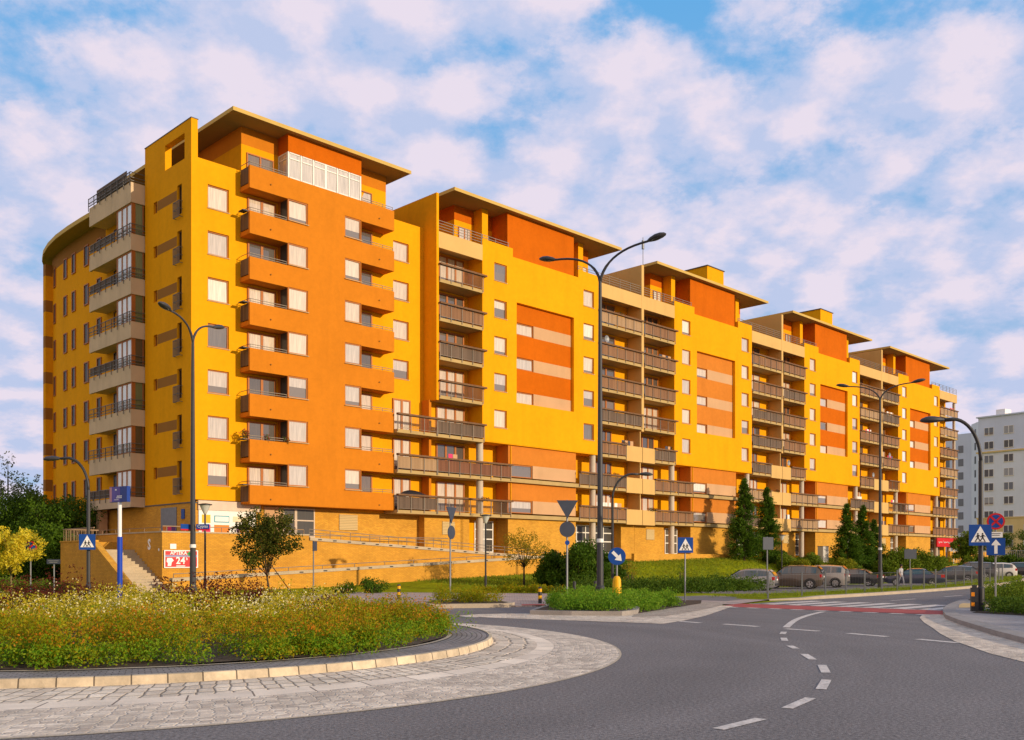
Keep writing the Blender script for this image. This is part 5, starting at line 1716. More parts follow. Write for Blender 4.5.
def crossing_sign(x, y, z0, h, rz, label, own_post=True, w_=0.62):
    o = empty('crossing_sign', (x, y, z0), rz); tag(o, label, 'road sign', 'pedestrian crossing signs')
    if own_post: post(o, h + w_ * 0.9)
    y0 = -0.05 if own_post else -0.09
    pl = face_plate(o, 'plate', rect(w_, w_, 0, w_ / 2), h, 'sign_blue', y=y0)
    ym = y0 - 0.034
    mark(pl, [[(-w_ * .42, w_ * .16), (w_ * .42, w_ * .16), (0, w_ * .93)]], h, 'sign_white', ym)
    mark(pl, walker(w_ * 0.10, w_ * .2, w_ * .4) + walker(-w_ * 0.11, w_ * .2, w_ * .4), h, 'sign_black', ym - 0.004)
    mark(pl, [rect(w_ * .1, w_ * .018, -w_ * .2 + k * w_ * .13, w_ * .185) for k in range(4)], h, 'sign_black', ym - 0.005)
    return o
crossing_sign(14.28, 29.55, 0.12, 2.0, R(-12), 'blue pedestrian crossing sign at the right beside the one way arrow sign', False, 0.64)
crossing_sign(-16.93, 38.62, 0.0, 2.1, R(8), 'blue pedestrian crossing sign on the left lamp pole in front of the brick stairs', False, 0.62)
crossing_sign(6.98, 39.0, 0.0, 1.98, R(2), 'blue pedestrian crossing sign on its own thin post before the lawn', True, 0.62)

# no stopping + one way
o = empty('parking_sign', (16.6, 33.2, 0.12), R(-18)); tag(o, 'round blue and red no stopping sign above a one way arrow plate', 'road sign')
post(o, 3.2)
hz = 2.63
pl = face_plate(o, 'plate', disc(0.285), hz + 0.26, 'sign_red')
mark(pl, [disc(0.225)], hz + 0.26, 'sign_blue', -0.083)
mark(pl, [[(-.18, -.135), (-.135, -.18), (.18, .135), (.135, .18)], [(.135, -.18), (.18, -.135), (-.135, .18), (-.18, .135)]], hz + 0.26, 'sign_red', -0.088)
pl = face_plate(o, 'supplementary_plate', rect(0.42, 0.19), 2.43, 'sign_white'); mark(pl, [rect(.30, .02, 0, .04), rect(.24, .02, 0, -.02)], 2.43, 'sign_black', -0.084)
pl = face_plate(o, 'plate', rect(0.58, 0.58), 2.02, 'sign_blue', y=-0.052)
mark(pl, [[(-.05, -.24), (.05, -.24), (.05, .06), (-.05, .06)], [(-.16, .05), (.16, .05), (0, .25)]], 2.02, 'sign_white', -0.086)

# keep right with the yellow bollard
o = empty('keep_right_sign', (3.72, 34.3, 0.14), R(-4)); tag(o, 'round blue keep right sign on a post with a yellow sleeve', 'road sign')
post(o, 1.95)
pl = face_plate(o, 'plate', disc(0.31, 36), 1.68, 'sign_blue')
a = math.radians(-45)
rot = lambda p: (p[0] * math.cos(a) - p[1] * math.sin(a), p[0] * math.sin(a) + p[1] * math.cos(a))
mark(pl, [[rot(p) for p in ((-.22, -.055), (.04, -.055), (.04, .055), (-.22, .055))], [rot(p) for p in ((.03, -.15), (.24, 0), (.03, .15))]], 1.68, 'sign_white')
mb = MB(); mb.lathe([(0.13, 0.0), (0.155, 0.15), (0.16, 0.55), (0.14, 0.85), (0.10, 0.95), (0.045, 0.98)], 16); mb.build('sleeve', M['sign_yellow'], o, smooth=False)

# sign backs
def back_sign(x, y, z0, rz, label, kind):
    o = empty('road_sign', (x, y, z0), rz); tag(o, label, 'road sign')
    tri = [(-.45, .78), (0, 0), (.45, .78)]
    if kind == 'yield':
        post(o, 4.2, 0.04)
        face_plate(o, 'plate', tri, 3.42, 'sign_back')
        face_plate(o, 'plate', disc(0.33), 2.98, 'sign_back')
    else:
        post(o, kind[2] + kind[1] * 0.5, 0.032)
        face_plate(o, 'plate', rect(kind[0], kind[1]), kind[2], 'sign_back')
    return o
o = back_sign(2.32, 40.7, 0.0, 0.06, 'grey triangle sign back over a round one on the post by the traffic island', 'yield')
face_plate(o, 'small_disc', disc(0.10), 2.42, 'sign_blue')
back_sign(-3.0, 47.0, 0.06, R(62), 'grey triangle sign back over a round one, seen half edge on before the ramp', 'yield')
o = back_sign(-9.3, 45.3, 0.0, R(80), 'small sign seen edge on beside the thin tree stake', (0.5, 0.45, 2.35))
back_sign(12.35, 46.8, 0.1, R(25), 'grey back of a square sign behind the fence near the hatchback', (0.62, 0.6, 2.4))
back_sign(28.6, 69.5, -0.2, R(5), 'grey back of a wide square sign near the dark blue saloon', (0.90, 0.68, 2.35))

# signs at the left
o = empty('no_parking_sign', (-22.9, 46.0, 0.0), R(10)); tag(o, 'round blue no parking sign with one red stripe by the yellow tree', 'road sign')
post(o, 2.35, 0.035)
pl = face_plate(o, 'plate', disc(0.30), 2.3, 'sign_red'); mark(pl, [disc(0.25)], 2.3, 'sign_blue', -0.083)
mark(pl, [[(-.2, -.15), (-.15, -.2), (.2, .15), (.15, .2)][::1]], 2.3, 'sign_red', -0.088)
o = empty('notice_board', (-23.3, 49.2, 0.0), R(5)); tag(o, 'small grey notice board on a thin post left of the brick stair wall', 'sign')
post(o, 1.65, 0.035); pl = face_plate(o, 'plate', rect(0.66, 0.24), 1.62, 'sign_back')
mark(pl, [rect(.5, .04, 0, .04), rect(.4, .04, 0, -.04)], 1.62, 'galvanized', -0.085)
# blue advertising post
o = empty('billboard_post', (-14.6, 36.0, 0.0), R(-33)); tag(o, 'small blue and violet billboard on a white and blue post', 'billboard')
mb = MB(); mb.tube([(0, 0, -.1), (0, 0, 2.55)], 0.095, 14); mb.build('post', M['post_blue'] if 'post_blue' in M else pmat('post_blue', (0.008, 0.05, 0.42), 0.4, 0.06), o)
mb = MB(); mb.tube([(0, 0, 2.551), (0, 0, 3.85)], 0.07, 14); mb.build('post', M['sign_white'], o)
pmat('board_violet', (0.10, 0.075, 0.34), 0.35, 0.25, 2.5); pmat('board_blue', (0.012, 0.045, 0.26), 0.35, 0.15, 2.5); pmat('board_pink', (0.52, 0.26, 0.32), 0.35, 0.15, 2.5)
mb = MB()
mb.mat(1).box(-.52, .52, -.07, .07, 3.84, 4.42); brd = mb.build('board', [M['board_violet'], M['board_blue']], o)
mb = MB(); mb.box(-.38, .12, -.074, -.071, 3.86, 4.40); mb.build('poster', M['board_violet'], brd)
mb = MB(); mb.box(-.515, -.381, -.074, -.071, 3.86, 4.40); mb.build('poster', M['board_pink'], brd)
mark(brd, [rect(.30, .035, .08, 4.06), rect(.34, .03, .06, 4.0), rect(.10, .05, -.13, 4.3), rect(.26, .02, -.1, 3.93)], 0.0, 'sign_pale', -0.097) if 'sign_pale' in M else mark(brd, [rect(.30, .035, .08, 4.06), rect(.34, .03, .06, 4.0), rect(.10, .05, -.13, 4.3), rect(.26, .02, -.1, 3.93)], 0.0, 'sign_white', -0.077)
# street name plates on the tall left lamp
for dx, rz, txt, lab in ((-0.27, R(62), 'Cypryjska', 'dark blue street name plate turned away on the left side of the tall lamp'), (0.45, R(-5), 'Cypisa', 'bright blue and red street name plate on the right side of the tall lamp')):
    o = empty('street_name_plate', (-13.2 + dx * 1.0, 39.9, 3.05), rz); tag(o, lab, 'street sign', 'street name plates')
    w2 = 0.56
    pl = face_plate(o, 'plate', rect(w2, 0.2), 0.02, 'sign_blue', y=-0.01, back='sign_blue'); face_plate(o, 'red_band', rect(w2, 0.06), -0.112, 'sign_red', y=-0.01, back='sign_red')
    if dx > 0:
        lettering('Cypisa', 0.17, M['sign_white'], pl, (0, -0.045, 0.03))
    mb = MB(); mb.box(-0.34 if dx > 0 else 0.0, 0.34 if dx < 0 else -0.2, -0.005, 0.005, -0.02, 0.02); mb.build('bracket', M['galvanized'], o)
# pharmacy sign on the terrace wall (letters as on the photograph)
o = empty('pharmacy_sign', W(24.97, 50.93, 0), R(45)); tag(o, 'red and white pharmacy sign reading APTEKA 24 on the brick wall', 'shop sign')
sx, sz0, sz1 = 0.99, 1.27, 2.25
pl = face_plate(o, 'board', [(-sx, sz0), (sx, sz0), (sx, sz1), (-sx, sz1)], 0, 'sign_white', 0.05, y=0.04)
def sgn(polys, m, y): return mark(pl, polys, 0, m, y)
sgn([rect(sx * 2 - .12, 0.22, 0, 2.09), rect(sx * 2 - .12, 0.55, 0, 1.60)], 'sign_red', -0.014)
sgn([rect(sx * 2 - .12, 0.07, 0, 1.93)], 'board_violet', -0.014)
sgn([rect(.24, .09, .46, 2.05), rect(.09, .24, .46, 2.05)], 'sign_green', -0.020)
lettering('APTEKA', 0.27, M['sign_white'], pl, (-0.16, -0.022, 2.09), bold=0.006)
lettering('24', 0.54, M['sign_white'], pl, (-0.05, -0.022, 1.66), bold=0.012)
lettering('h', 0.2, M['sign_white'], pl, (0.32, -0.022, 1.77), bold=0.006)
sgn([[(-.80, 1.38), (-.60, 1.38), (-.56, 1.58), (-.44, 1.68), (-.56, 1.82), (-.82, 1.82), (-.86, 1.62), (-.78, 1.54)]], 'sign_white', -0.020)
sgn([rect(.52, .05, -.04, 1.375)], 'sign_white', -0.021)
sgn([rect(.2, .05, .62, 1.70), rect(.2, .05, .62, 1.58)], 'poster_cream', -0.020)
# script lettering on the red shop sign at the far end: a running white stroke
mb = bmb(); rw = random.Random(3)
pts = []
for word in ((135.7, 136.9), (137.4, 140.0), (140.4, 142.8)):
    x = word[0]; pts = []
    while x < word[1]:
        pts.append((x, PF - 0.385, 4.2 + rw.uniform(-.13, .16) + (0.2 if not pts else 0))); x += rw.uniform(.07, .12)
    mb.tube(pts, 0.028, 5)
sg = [c for c in kids(bld) if c.name.startswith('shop_sign')][0]
mb.build('lettering', M['sign_white'], sg)

# bollards
def bollard(x, y, z0, label, h=0.75, bands=True):
    o = empty('bollard', (x, y, z0)); tag(o, label, 'bollard', 'black bollards with yellow bands')
    MB().lathe([(0.07, -0.05), (0.07, h - 0.03), (0.05, h), (0.0, h + 0.005)], 14).build('tube', M['dark_metal'], o)
    if bands:
        for z in (h * 0.28, h * 0.7): MB().lathe([(0.073, z), (0.073, z + 0.12)], 14).build('band', M['sign_yellow'], o)
bollard(1.06, 36.6, 0.05, 'black bollard with yellow bands in the paved crossing by the triangle sign back', 0.62)
bollard(-4.75, 40.6, 0.05, 'black bollard with yellow bands behind the left flower bed, partly hidden', 0.62)
bollard(2.75, 42.6, 0.05, 'plain black bollard left of the tall lamp, nearer the bush', 0.7, False)
bollard(3.75, 43.5, 0.05, 'plain black bollard just left of the tall island lamp', 0.7, False)
o = empty('barrier_post', (14.05, 29.4, 0.12), R(-15)); tag(o, 'wide black post with orange reflector bands beside the right hand lamp', 'bollard')
mb = MB(); mb.box(-.09, .10, -.08, .1, -.02, .72); mb.box(-.05, .07, -.06, .08, .721, .80); mb.build('body', M['dark_metal'], o)
for z in (0.16, 0.46): MB().box(-.094, -.0, -.084, -.081, z, z + .12).build('band', M['sign_orange'] if 'sign_orange' in M else pmat('sign_orange', (0.85, 0.28, 0.01), 0.5, 0.08), o)

# utility cabinet among the bushes
cx, cy = 32.5, 101.0
o = empty('utility_cabinet', (cx, cy, HTxy(cx, cy) - 0.03), R(38)); tag(o, 'pale grey utility cabinet standing among the bushes', 'cabinet')
mb = MB(); mb.box(-.5, .5, -.32, .32, 0.08, 1.75); mb.build('body', M['cabinet_paint'] if 'cabinet_paint' in M else pmat('cabinet_paint', (0.52, 0.50, 0.48), 0.6, 0.06), o)
mb = MB(); mb.box(-.53, .53, -.35, .35, 1.752, 1.82); mb.build('lid', M['galvanized'], o)
mb = MB(); mb.box(-.47, -.01, -.335, -.322, .14, 1.7); mb.box(.01, .47, -.335, -.322, .14, 1.7); mb.build('door', M['cabinet_paint'], o)

# fence on the verge
fo = empty('pedestrian_fence', W(37, NK(37) + 0.9, 0.1), 0); tag(fo, 'grey steel post and mesh fence along the grass verge before the parked cars', 'fence')
foff = W(37, NK(37) + 0.9, 0.1)
fu = [37.3 + 2.15 * i for i in range(20)]
fp = []
for u in fu:
    n_ = NK(u) + 0.95 + 0.5 * (1 - sstep(37, 40, u)); fp.append((*W(u, n_)[:2], 0.1))
for p in fp:
    MB(foff).box(p[0] - .032, p[0] + .032, p[1] - .032, p[1] + .032, p[2] - .1, p[2] + 1.08).build('post', M['fence_grey'] if 'fence_grey' in M else pmat('fence_grey', (0.12, 0.13, 0.15), 0.5, 0.08), fo)
for a, b_ in zip(fp[:-1], fp[1:]):
    mb = MB(foff); a, b_ = Vector(a), Vector(b_)
    for z in (0.18, 0.95): mb.tube([a + Vector((0, 0, z)), b_ + Vector((0, 0, z))], 0.006, 4, False)
    for i in range(1, 12):
        p = a.lerp(b_, i / 12); mb.tube([p + Vector((0, 0, .15)), p + Vector((0, 0, .98))], 0.003, 3, False)
    mb.build('mesh_panel', M['fence_grey'], fo)
# ------------------------------------------------------------------ cars
pmat('tyre', (0.022, 0.022, 0.024), 0.9, 0.1)
pmat('rim', (0.55, 0.55, 0.56), 0.3, 0.05, metal=0.7)
pmat('car_trim', (0.02, 0.02, 0.022), 0.6, 0.1)
m_, nt_, b_ = _nt('car_glass'); b_.inputs['Base Color'].default_value = (0.03, 0.04, 0.045, 1); b_.inputs['Roughness'].default_value = 0.03; b_.inputs['Specular IOR Level'].default_value = 1.0; b_.inputs['Coat Weight'].default_value = 0.6; b_.inputs['Coat IOR'].default_value = 1.8
pmat('tail_red', (0.62, 0.012, 0.012), 0.25, 0.05, coat=0.8)
pmat('head_clear', (0.75, 0.76, 0.78), 0.12, 0.03, coat=0.8)
def paint(name, c, metal=0.3): return pmat(name, c, 0.3, 0.04, 1.0, metal=metal * 0.6, coat=1.0, spec=0.5)
paint('car_silver_grey', (0.30, 0.295, 0.31), 0.5); paint('car_brown', (0.095, 0.068, 0.048), 0.4); paint('car_pale', (0.36, 0.33, 0.30), 0.3)
paint('car_black', (0.018, 0.018, 0.021), 0.2); paint('car_navy', (0.018, 0.024, 0.07), 0.3); paint('car_grey', (0.07, 0.07, 0.072), 0.4)
paint('car_white', (0.72, 0.70, 0.66), 0.1); paint('car_blue', (0.10, 0.16, 0.30), 0.3)

# stations: (x from the rear, belt height, roof/top height, kind of the span that follows)
STY = {
 'hatch': dict(L=3.95, Wd=1.70, st=[(0, .62, .62), (.05, .95, .98), (.22, .98, 1.28), (.45, .98, 1.44), (1.2, .96, 1.52), (2.0, .93, 1.51), (2.45, .91, 1.42), (3.15, .90, .96), (3.6, .80, .84), (3.88, .66, .68), (3.95, .5, .5)],
               glass_side=[(.40, 1.18), (1.24, 2.08), (2.12, 2.86)], rear=(1, 3), wind=(6, 7), wh=(.70, 3.18), wr=.30),
 'suv': dict(L=4.55, Wd=1.85, st=[(0, .75, .75), (.04, 1.08, 1.1), (.16, 1.12, 1.45), (.40, 1.12, 1.68), (1.4, 1.10, 1.75), (2.3, 1.08, 1.74), (2.75, 1.06, 1.64), (3.35, 1.05, 1.12), (4.1, .98, 1.0), (4.45, .80, .82), (4.55, .6, .6)],
             glass_side=[(.42, 1.15), (1.22, 2.15), (2.2, 3.08)], rear=(1, 3), wind=(6, 7), wh=(.85, 3.62), wr=.36),
 'saloon': dict(L=4.6, Wd=1.78, st=[(0, .62, .62), (.06, .92, .94), (.75, .96, .99), (.85, .96, 1.0), (1.42, .95, 1.38), (1.9, .94, 1.44), (2.5, .92, 1.43), (2.85, .91, 1.35), (3.55, .88, .92), (4.2, .78, .80), (4.52, .62, .64), (4.6, .48, .48)],
                glass_side=[(1.05, 1.68), (1.74, 2.42), (2.47, 3.2)], rear=(3, 4), wind=(7, 8), wh=(.95, 3.65), wr=.31),
 'estate': dict(L=4.6, Wd=1.78, st=[(0, .66, .66), (.05, .98, 1.0), (.25, 1.0, 1.28), (.5, 1.0, 1.45), (1.4, .98, 1.52), (2.3, .95, 1.50), (2.75, .93, 1.40), (3.45, .92, .97), (4.1, .82, .85), (4.5, .66, .68), (4.6, .5, .5)],
                glass_side=[(.45, 1.25), (1.32, 2.15), (2.2, 3.1)], rear=(1, 3), wind=(6, 7), wh=(.85, 3.62), wr=.32),
}
def make_car(style, paint_name):
    S = STY[style]; st = S['st']; hw = S['Wd'] / 2; Lc = S['L']
    def rows(s):
        x, belt, top = s
        endt = 1.0
        e = min(x, Lc - x)
        taper = 1 - 0.16 * max(0, 1 - e / 0.55) ** 2
        w1 = hw * taper
        tb = top - belt
        wt = w1 * (0.97 - 0.30 * min(1, tb / 0.55) * 1.0 * (0.9 if tb > .1 else 0.2))
        sill = 0.20 if 0.1 < x < Lc - 0.1 else 0.30
        return [(w1 * 0.93, sill), (w1, sill + 0.16), (w1 * 1.0, min(belt, 0.66)), (w1 * 0.975, belt), (wt, max(top - 0.05, belt)), (wt * 0.55, top)]
    R_ = [rows(s) for s in st]
    o = empty('parked_car', (0, 0, 0))
    X0 = -Lc / 2
    mb = MB(); nrow = 6
    for s, rw_ in zip(st, R_):
        for sg in (1, -1):
            for (y, z) in rw_: mb.v.append((X0 + s[0], sg * y, z))
    per = nrow * 2
    for i in range(len(st) - 1):
        a, b2 = i * per, (i + 1) * per
        for j in range(nrow - 1):
            mb.face((a + j, a + j + 1, b2 + j + 1, b2 + j)); mb.face((a + nrow + j, b2 + nrow + j, b2 + nrow + j + 1, a + nrow + j + 1))
        mb.face((a + nrow - 1, a + 2 * nrow - 1, b2 + 2 * nrow - 1, b2 + nrow - 1))
        mb.face((a, b2, b2 + nrow, a + nrow))
    for i, fl in ((0, 0), (len(st) - 1, 1)):
        a = i * per; q = [a + j for j in range(nrow)] + [a + nrow + j for j in range(nrow)][::-1]
        mb.face(q[::-1] if fl else q)
    body = mb.build('body', M[paint_name], o, smooth=True)
    bm = bmesh.new(); bm.from_mesh(body.data); bmesh.ops.recalc_face_normals(bm, faces=bm.faces)
    bmesh.ops.subdivide_edges(bm, edges=[], cuts=1)
    for e in bm.edges: e.smooth = (not e.is_manifold) or e.calc_face_angle(0) < R(38)
    bm.to_mesh(body.data); bm.free()
    def at(x, key):
        for i in range(len(st) - 1):
            if st[i][0] <= x <= st[i + 1][0]:
                t = (x - st[i][0]) / (st[i + 1][0] - st[i][0])
                return [(lerp(p[0], q[0], t), lerp(p[1], q[1], t)) for p, q in zip(R_[i], R_[i + 1])]
        return R_[-1]
    # side glass
    for sg in (1, -1):
        for (xa, xb) in S['glass_side']:
            mb = MB(); n_ = 5; b0 = 0
            for i in range(n_):
                x = lerp(xa, xb, i / (n_ - 1)); rr_ = at(x, 0); lo, hi = rr_[3], rr_[4]
                for t in (0.08, 0.86):
                    y = lerp(lo[0], hi[0], t) + 0.012; z = lerp(lo[1], hi[1], t); mb.v.append((X0 + x, sg * y, z))
            for i in range(n_ - 1):
                q = (2 * i, 2 * i + 2, 2 * i + 3, 2 * i + 1); mb.face(q if sg < 0 else q[::-1])
            mb.build('side_window', M['car_glass'], o)
    # wind and rear screens
    for nm, (i0, i1) in (('rear_window', S['rear']), ('windscreen', S['wind'])):
        mb = MB(); k = 0
        for i in range(i0, i1 + 1):
            for t in ((0.12, 0.9) if i1 - i0 == 1 else (0.5,)):
                pass
        ia, ib = R_[i0], R_[i1]; xa, xb = st[i0][0], st[i1][0]
        sgn_ = -1 if nm == 'rear_window' else 1
        seq = [(xa, ia)] + [(st[i][0], R_[i]) for i in range(i0 + 1, i1)] + [(xb, ib)]
        for q_, (x, rw_) in enumerate(seq):
            y = min(rw_[4][0], rw_[3][0]) * 0.88; z = rw_[5][1]
            if q_ == 0 and sgn_ < 0: z += 0.05
            if q_ == len(seq) - 1 and sgn_ > 0: z += 0.03
            mb.v += [(X0 + x + sgn_ * 0.018, -y, z + 0.008), (X0 + x + sgn_ * 0.018, y, z + 0.008)]
        for q_ in range(len(seq) - 1): mb.face((2 * q_, 2 * q_ + 2, 2 * q_ + 3, 2 * q_ + 1))
        mb.build(nm, M['car_glass'], o)
    # wheels
    for x in S['wh']:
        for sg in (1, -1):
            wr = S['wr']; yo = hw - 0.005
            mb = MB(); seg = 22
            for (r_, y) in ((wr * 0.66, yo + 0.005), (wr * 0.95, yo + 0.012), (wr, yo - 0.02), (wr, yo - 0.19), (wr * .9, yo - .2)):
                for k in range(seg):
                    a = 2 * math.pi * k / seg; mb.v.append((X0 + x + r_ * math.cos(a), sg * y, wr + r_ * math.sin(a)))
            for i in range(4):
                for k in range(seg): mb.face((i * seg + k, i * seg + (k + 1) % seg, (i + 1) * seg + (k + 1) % seg, (i + 1) * seg + k))
            wo = mb.build('wheel', M['tyre'], o)
            mb = MB()
            ctr = (X0 + x, sg * (yo + 0.004), wr)
            for k in range(5):
                a = 2 * math.pi * k / 5
                p = []
                for (da, r_) in ((-.32, .16), (-.26, .62), (.26, .62), (.32, .16)): p.append((ctr[0] + wr * r_ * math.cos(a + da), ctr[1], ctr[2] + wr * r_ * math.sin(a + da)))
                mb.poly(p)
            pr = []
            for k in range(20):
                a = 2 * math.pi * k / 20; a2 = 2 * math.pi * (k + 1) / 20
                mb.poly([(ctr[0] + wr * .60 * math.cos(a), ctr[1] + sg * .001, ctr[2] + wr * .60 * math.sin(a)), (ctr[0] + wr * .68 * math.cos(a), ctr[1] + sg * .001, ctr[2] + wr * .68 * math.sin(a)),
                         (ctr[0] + wr * .68 * math.cos(a2), ctr[1] + sg * .001, ctr[2] + wr * .68 * math.sin(a2)), (ctr[0] + wr * .60 * math.cos(a2), ctr[1] + sg * .001, ctr[2] + wr * .60 * math.sin(a2))])
            mb.poly([(ctr[0] + wr * .2 * math.cos(2 * math.pi * k / 10), ctr[1] + sg * .004, ctr[2] + wr * .2 * math.sin(2 * math.pi * k / 10)) for k in range(10)])
            mb.build('rim', M['rim'], wo)
            mb = MB()   # dark wheel arch
            for k in range(15):
                a = math.pi * k / 14
                for r_ in (wr * 1.0, wr * 1.17): mb.v.append((X0 + x + r_ * math.cos(a), sg * (yo + 0.0125), wr + r_ * math.sin(a) * 1.02))
            for k in range(14): mb.face((2 * k, 2 * k + 1, 2 * k + 3, 2 * k + 2))
            mb.build('wheel_arch', M['car_trim'], o)
    # lights, bumpers, plate, mirrors, handles
    zt = st[1][1]
    for sg in (1, -1):
        MB().box(X0 - 0.012 + .03, X0 + 0.30, sg * hw * .80 - .10, sg * hw * .80 + .10, zt - 0.22, zt - 0.0).build('tail_light', M['tail_red'], o)
        MB().box(X0 + Lc - .42, X0 + Lc - .10, sg * hw * .76 - .11, sg * hw * .76 + .11, .60, .74).build('headlight', M['head_clear'], o)
        xm = S['glass_side'][2][1] - .12
        rr_ = at(xm, 0)
        MB().box(X0 + xm - .06, X0 + xm + .10, sg * (rr_[3][0] + .09) - .08, sg * (rr_[3][0] + .09) + .08, rr_[3][1] + .02, rr_[3][1] + .15).build('mirror', M[paint_name], o)
    MB().box(X0 - 0.03, X0 + .2, -hw * .80, hw * .80, .34, .50).build('bumper', M['car_trim'], o)
    MB().box(X0 - 0.04, X0 - .031, -.26, .26, .70 if style != 'suv' else .85, .81 if style != 'suv' else .96).build('number_plate', M['sign_white'], o)
    return o
PROT = {}
CARS = [  # px of the middle, distance, style, paint, heading, label
 (748, 68.0, 'hatch', 'car_silver_grey', 155, 'silver grey hatchback at the left end of the row of parked cars'),
 (792, 72.0, 'suv', 'car_brown', 154, 'dark brown off road car parked right of the silver hatchback'),
 (818, 75.5, 'suv', 'car_pale', 153, 'pale beige off road car parked against the brown one'),
 (853, 79.5, 'saloon', 'car_black', 150, 'black saloon parked left of the tall verge lamp'),
 (914, 79.0, 'saloon', 'car_navy', 158, 'navy blue saloon parked alone behind the pedestrian'),
 (951, 91.0, 'estate', 'car_grey', 154, 'dark grey estate car parked right of the navy saloon'),
 (970, 94.0, 'suv', 'car_black', 152, 'black off road car parked beside the grey estate'),
 (994, 94.0, 'hatch', 'car_white', 156, 'white hatchback parked behind the blue one way sign'),
 (1013, 99.0, 'estate', 'car_black', 154, 'black estate car at the right edge of the car row'),
 (1028, 100.0, 'hatch', 'car_blue', 154, 'pale blue hatchback cut off by the right edge'),
]
for px, Y, sty, pn, hd, lab in CARS:
    k = (sty, pn)
    if k not in PROT:
        c = make_car(sty, pn); PROT[k] = c
    else:
        c = copy_tree(PROT[k])
    x = (px - 512) / 967 * Y
    c.location = (x, Y, HTxy(x, Y) + 0.02); c.rotation_euler = (0, 0, R(hd))
    tag(c, lab, 'car', 'cars parked beyond the verge')

# ------------------------------------------------------------------ the pedestrian on the verge
def person(x, y, z, rz, label):
    V = []; E = []; Rr = []
    def J(p, r_, par=None):
        V.append(p); Rr.append(r_)
        if par is not None: E.append((par, len(V) - 1))
        return len(V) - 1
    pel = J((0, 0, .95), .135); wa = J((0, .01, 1.12), .12, pel); ch = J((0, .02, 1.34), .15, wa); nk = J((0, .0, 1.49), .055, ch); hd0 = J((0, -.02, 1.56), .07, nk); hd1 = J((0, -.03, 1.66), .095, hd0); J((0, -.02, 1.74), .07, hd1)
    for s, sw in ((1, .14), (-1, -.12)):
        sh_ = J((s * .17, .02, 1.40), .062, ch); el = J((s * .23, .02 + sw * .6, 1.12), .045, sh_); wr_ = J((s * .22, -.04 + sw * 1.3, .89), .033, el); J((s * .215, -.06 + sw * 1.4, .80), .036, wr_)
        hp = J((s * .09, 0, .88), .105, pel); kn = J((s * .10, -sw * 1.0 - .02, .49), .065, hp); an = J((s * .10, -sw * 1.5 + .03, .10), .042, kn); J((s * .11, -sw * 1.5 - .12, .04), .04, an)
    me = bpy.data.meshes.new('person'); me.from_pydata(V, E, [])
    o = bpy.data.objects.new('person', me); COL.objects.link(o)
    md = o.modifiers.new('skin', 'SKIN'); o.modifiers.new('sub', 'SUBSURF').levels = 2
    o.modifiers['sub'].render_levels = 2
    for i, r_ in enumerate(Rr): me.skin_vertices[0].data[i].radius = (r_, r_)
    me.skin_vertices[0].data[0].use_root = True
    dg = bpy.context.evaluated_depsgraph_get()
    m2 = bpy.data.meshes.new_from_object(o.evaluated_get(dg))
    bpy.data.objects.remove(o)
    m2.materials.clear()
    for n_, c in (('skin', (0.50, 0.28, 0.18)), ('grey_shirt', (0.42, 0.42, 0.46)), ('grey_trousers', (0.22, 0.23, 0.28)), ('dark_shoes', (0.05, 0.045, 0.04))):
        if n_ not in M: pmat(n_, c, 0.8, 0.12, 6.0)
        m2.materials.append(M[n_])
    for p in m2.polygons:
        c = p.center
        if c.z > 1.50 or (c.z < .88 and abs(c.x) > .185): k = 0
        elif c.z > .96: k = 1
        elif c.z > .10: k = 2
        else: k = 3
        if abs(c.x) > .19 and c.z < 1.16: k = 0
        p.material_index = k; p.use_smooth = True
    r = empty('person', (x, y, z), rz); tag(r, label, 'person')
    b = obj('body', m2, r)
    mb = MB(); mb.lathe([(.085, 1.60), (.112, 1.66), (.108, 1.73), (.07, 1.79), (.01, 1.81)], 16, (0, -.005))
    pmat('dark_hair', (0.03, 0.02, 0.015), 0.7, 0.2) if 'dark_hair' not in M else None
    mb.build('hair', M['dark_hair'], r, smooth=True)
    return r
px_, py_ = 31.3, 78.0
person((901 - 512) / 967 * 77, 77.0, HTxy((901 - 512) / 967 * 77, 77.0), R(20), 'pedestrian with dark hair in a grey shirt and grey trousers walking by the navy saloon')
# ------------------------------------------------------------------ plants
from mathutils import noise as mnoise
leaf_mat('leaf_spirea', [(0.13, 0.22, 0.006), (0.24, 0.27, 0.006), (0.40, 0.24, 0.008), (0.17, 0.28, 0.008), (0.36, 0.32, 0.008), (0.26, 0.20, 0.008)], 0.42, big=0.35, bigscale=0.9)
leaf_mat('leaf_tips', [(0.55, 0.13, 0.01), (0.60, 0.24, 0.015), (0.42, 0.20, 0.01), (0.66, 0.26, 0.06)], 0.42, big=0.3, bigscale=0.9)
leaf_mat('leaf_green_low', [(0.08, 0.20, 0.010), (0.15, 0.31, 0.012), (0.28, 0.36, 0.02), (0.07, 0.16, 0.010)], 0.42, big=0.3, bigscale=1.2)
leaf_mat('leaf_yellow', [(0.42, 0.38, 0.012), (0.60, 0.48, 0.02), (0.26, 0.28, 0.012), (0.70, 0.54, 0.06), (0.42, 0.36, 0.014)], 0.42, big=0.3, bigscale=0.8)
leaf_mat('petal_cream', [(0.82, 0.72, 0.30), (0.84, 0.78, 0.48)], 0.3)
leaf_mat('leaf_barberry', [(0.09, 0.014, 0.014), (0.15, 0.028, 0.018), (0.05, 0.012, 0.01), (0.18, 0.06, 0.02)], 0.3)
leaf_mat('leaf_bright', [(0.08, 0.21, 0.012), (0.14, 0.30, 0.018), (0.22, 0.34, 0.025), (0.06, 0.15, 0.012)], 0.4, big=0.3, bigscale=1.0)
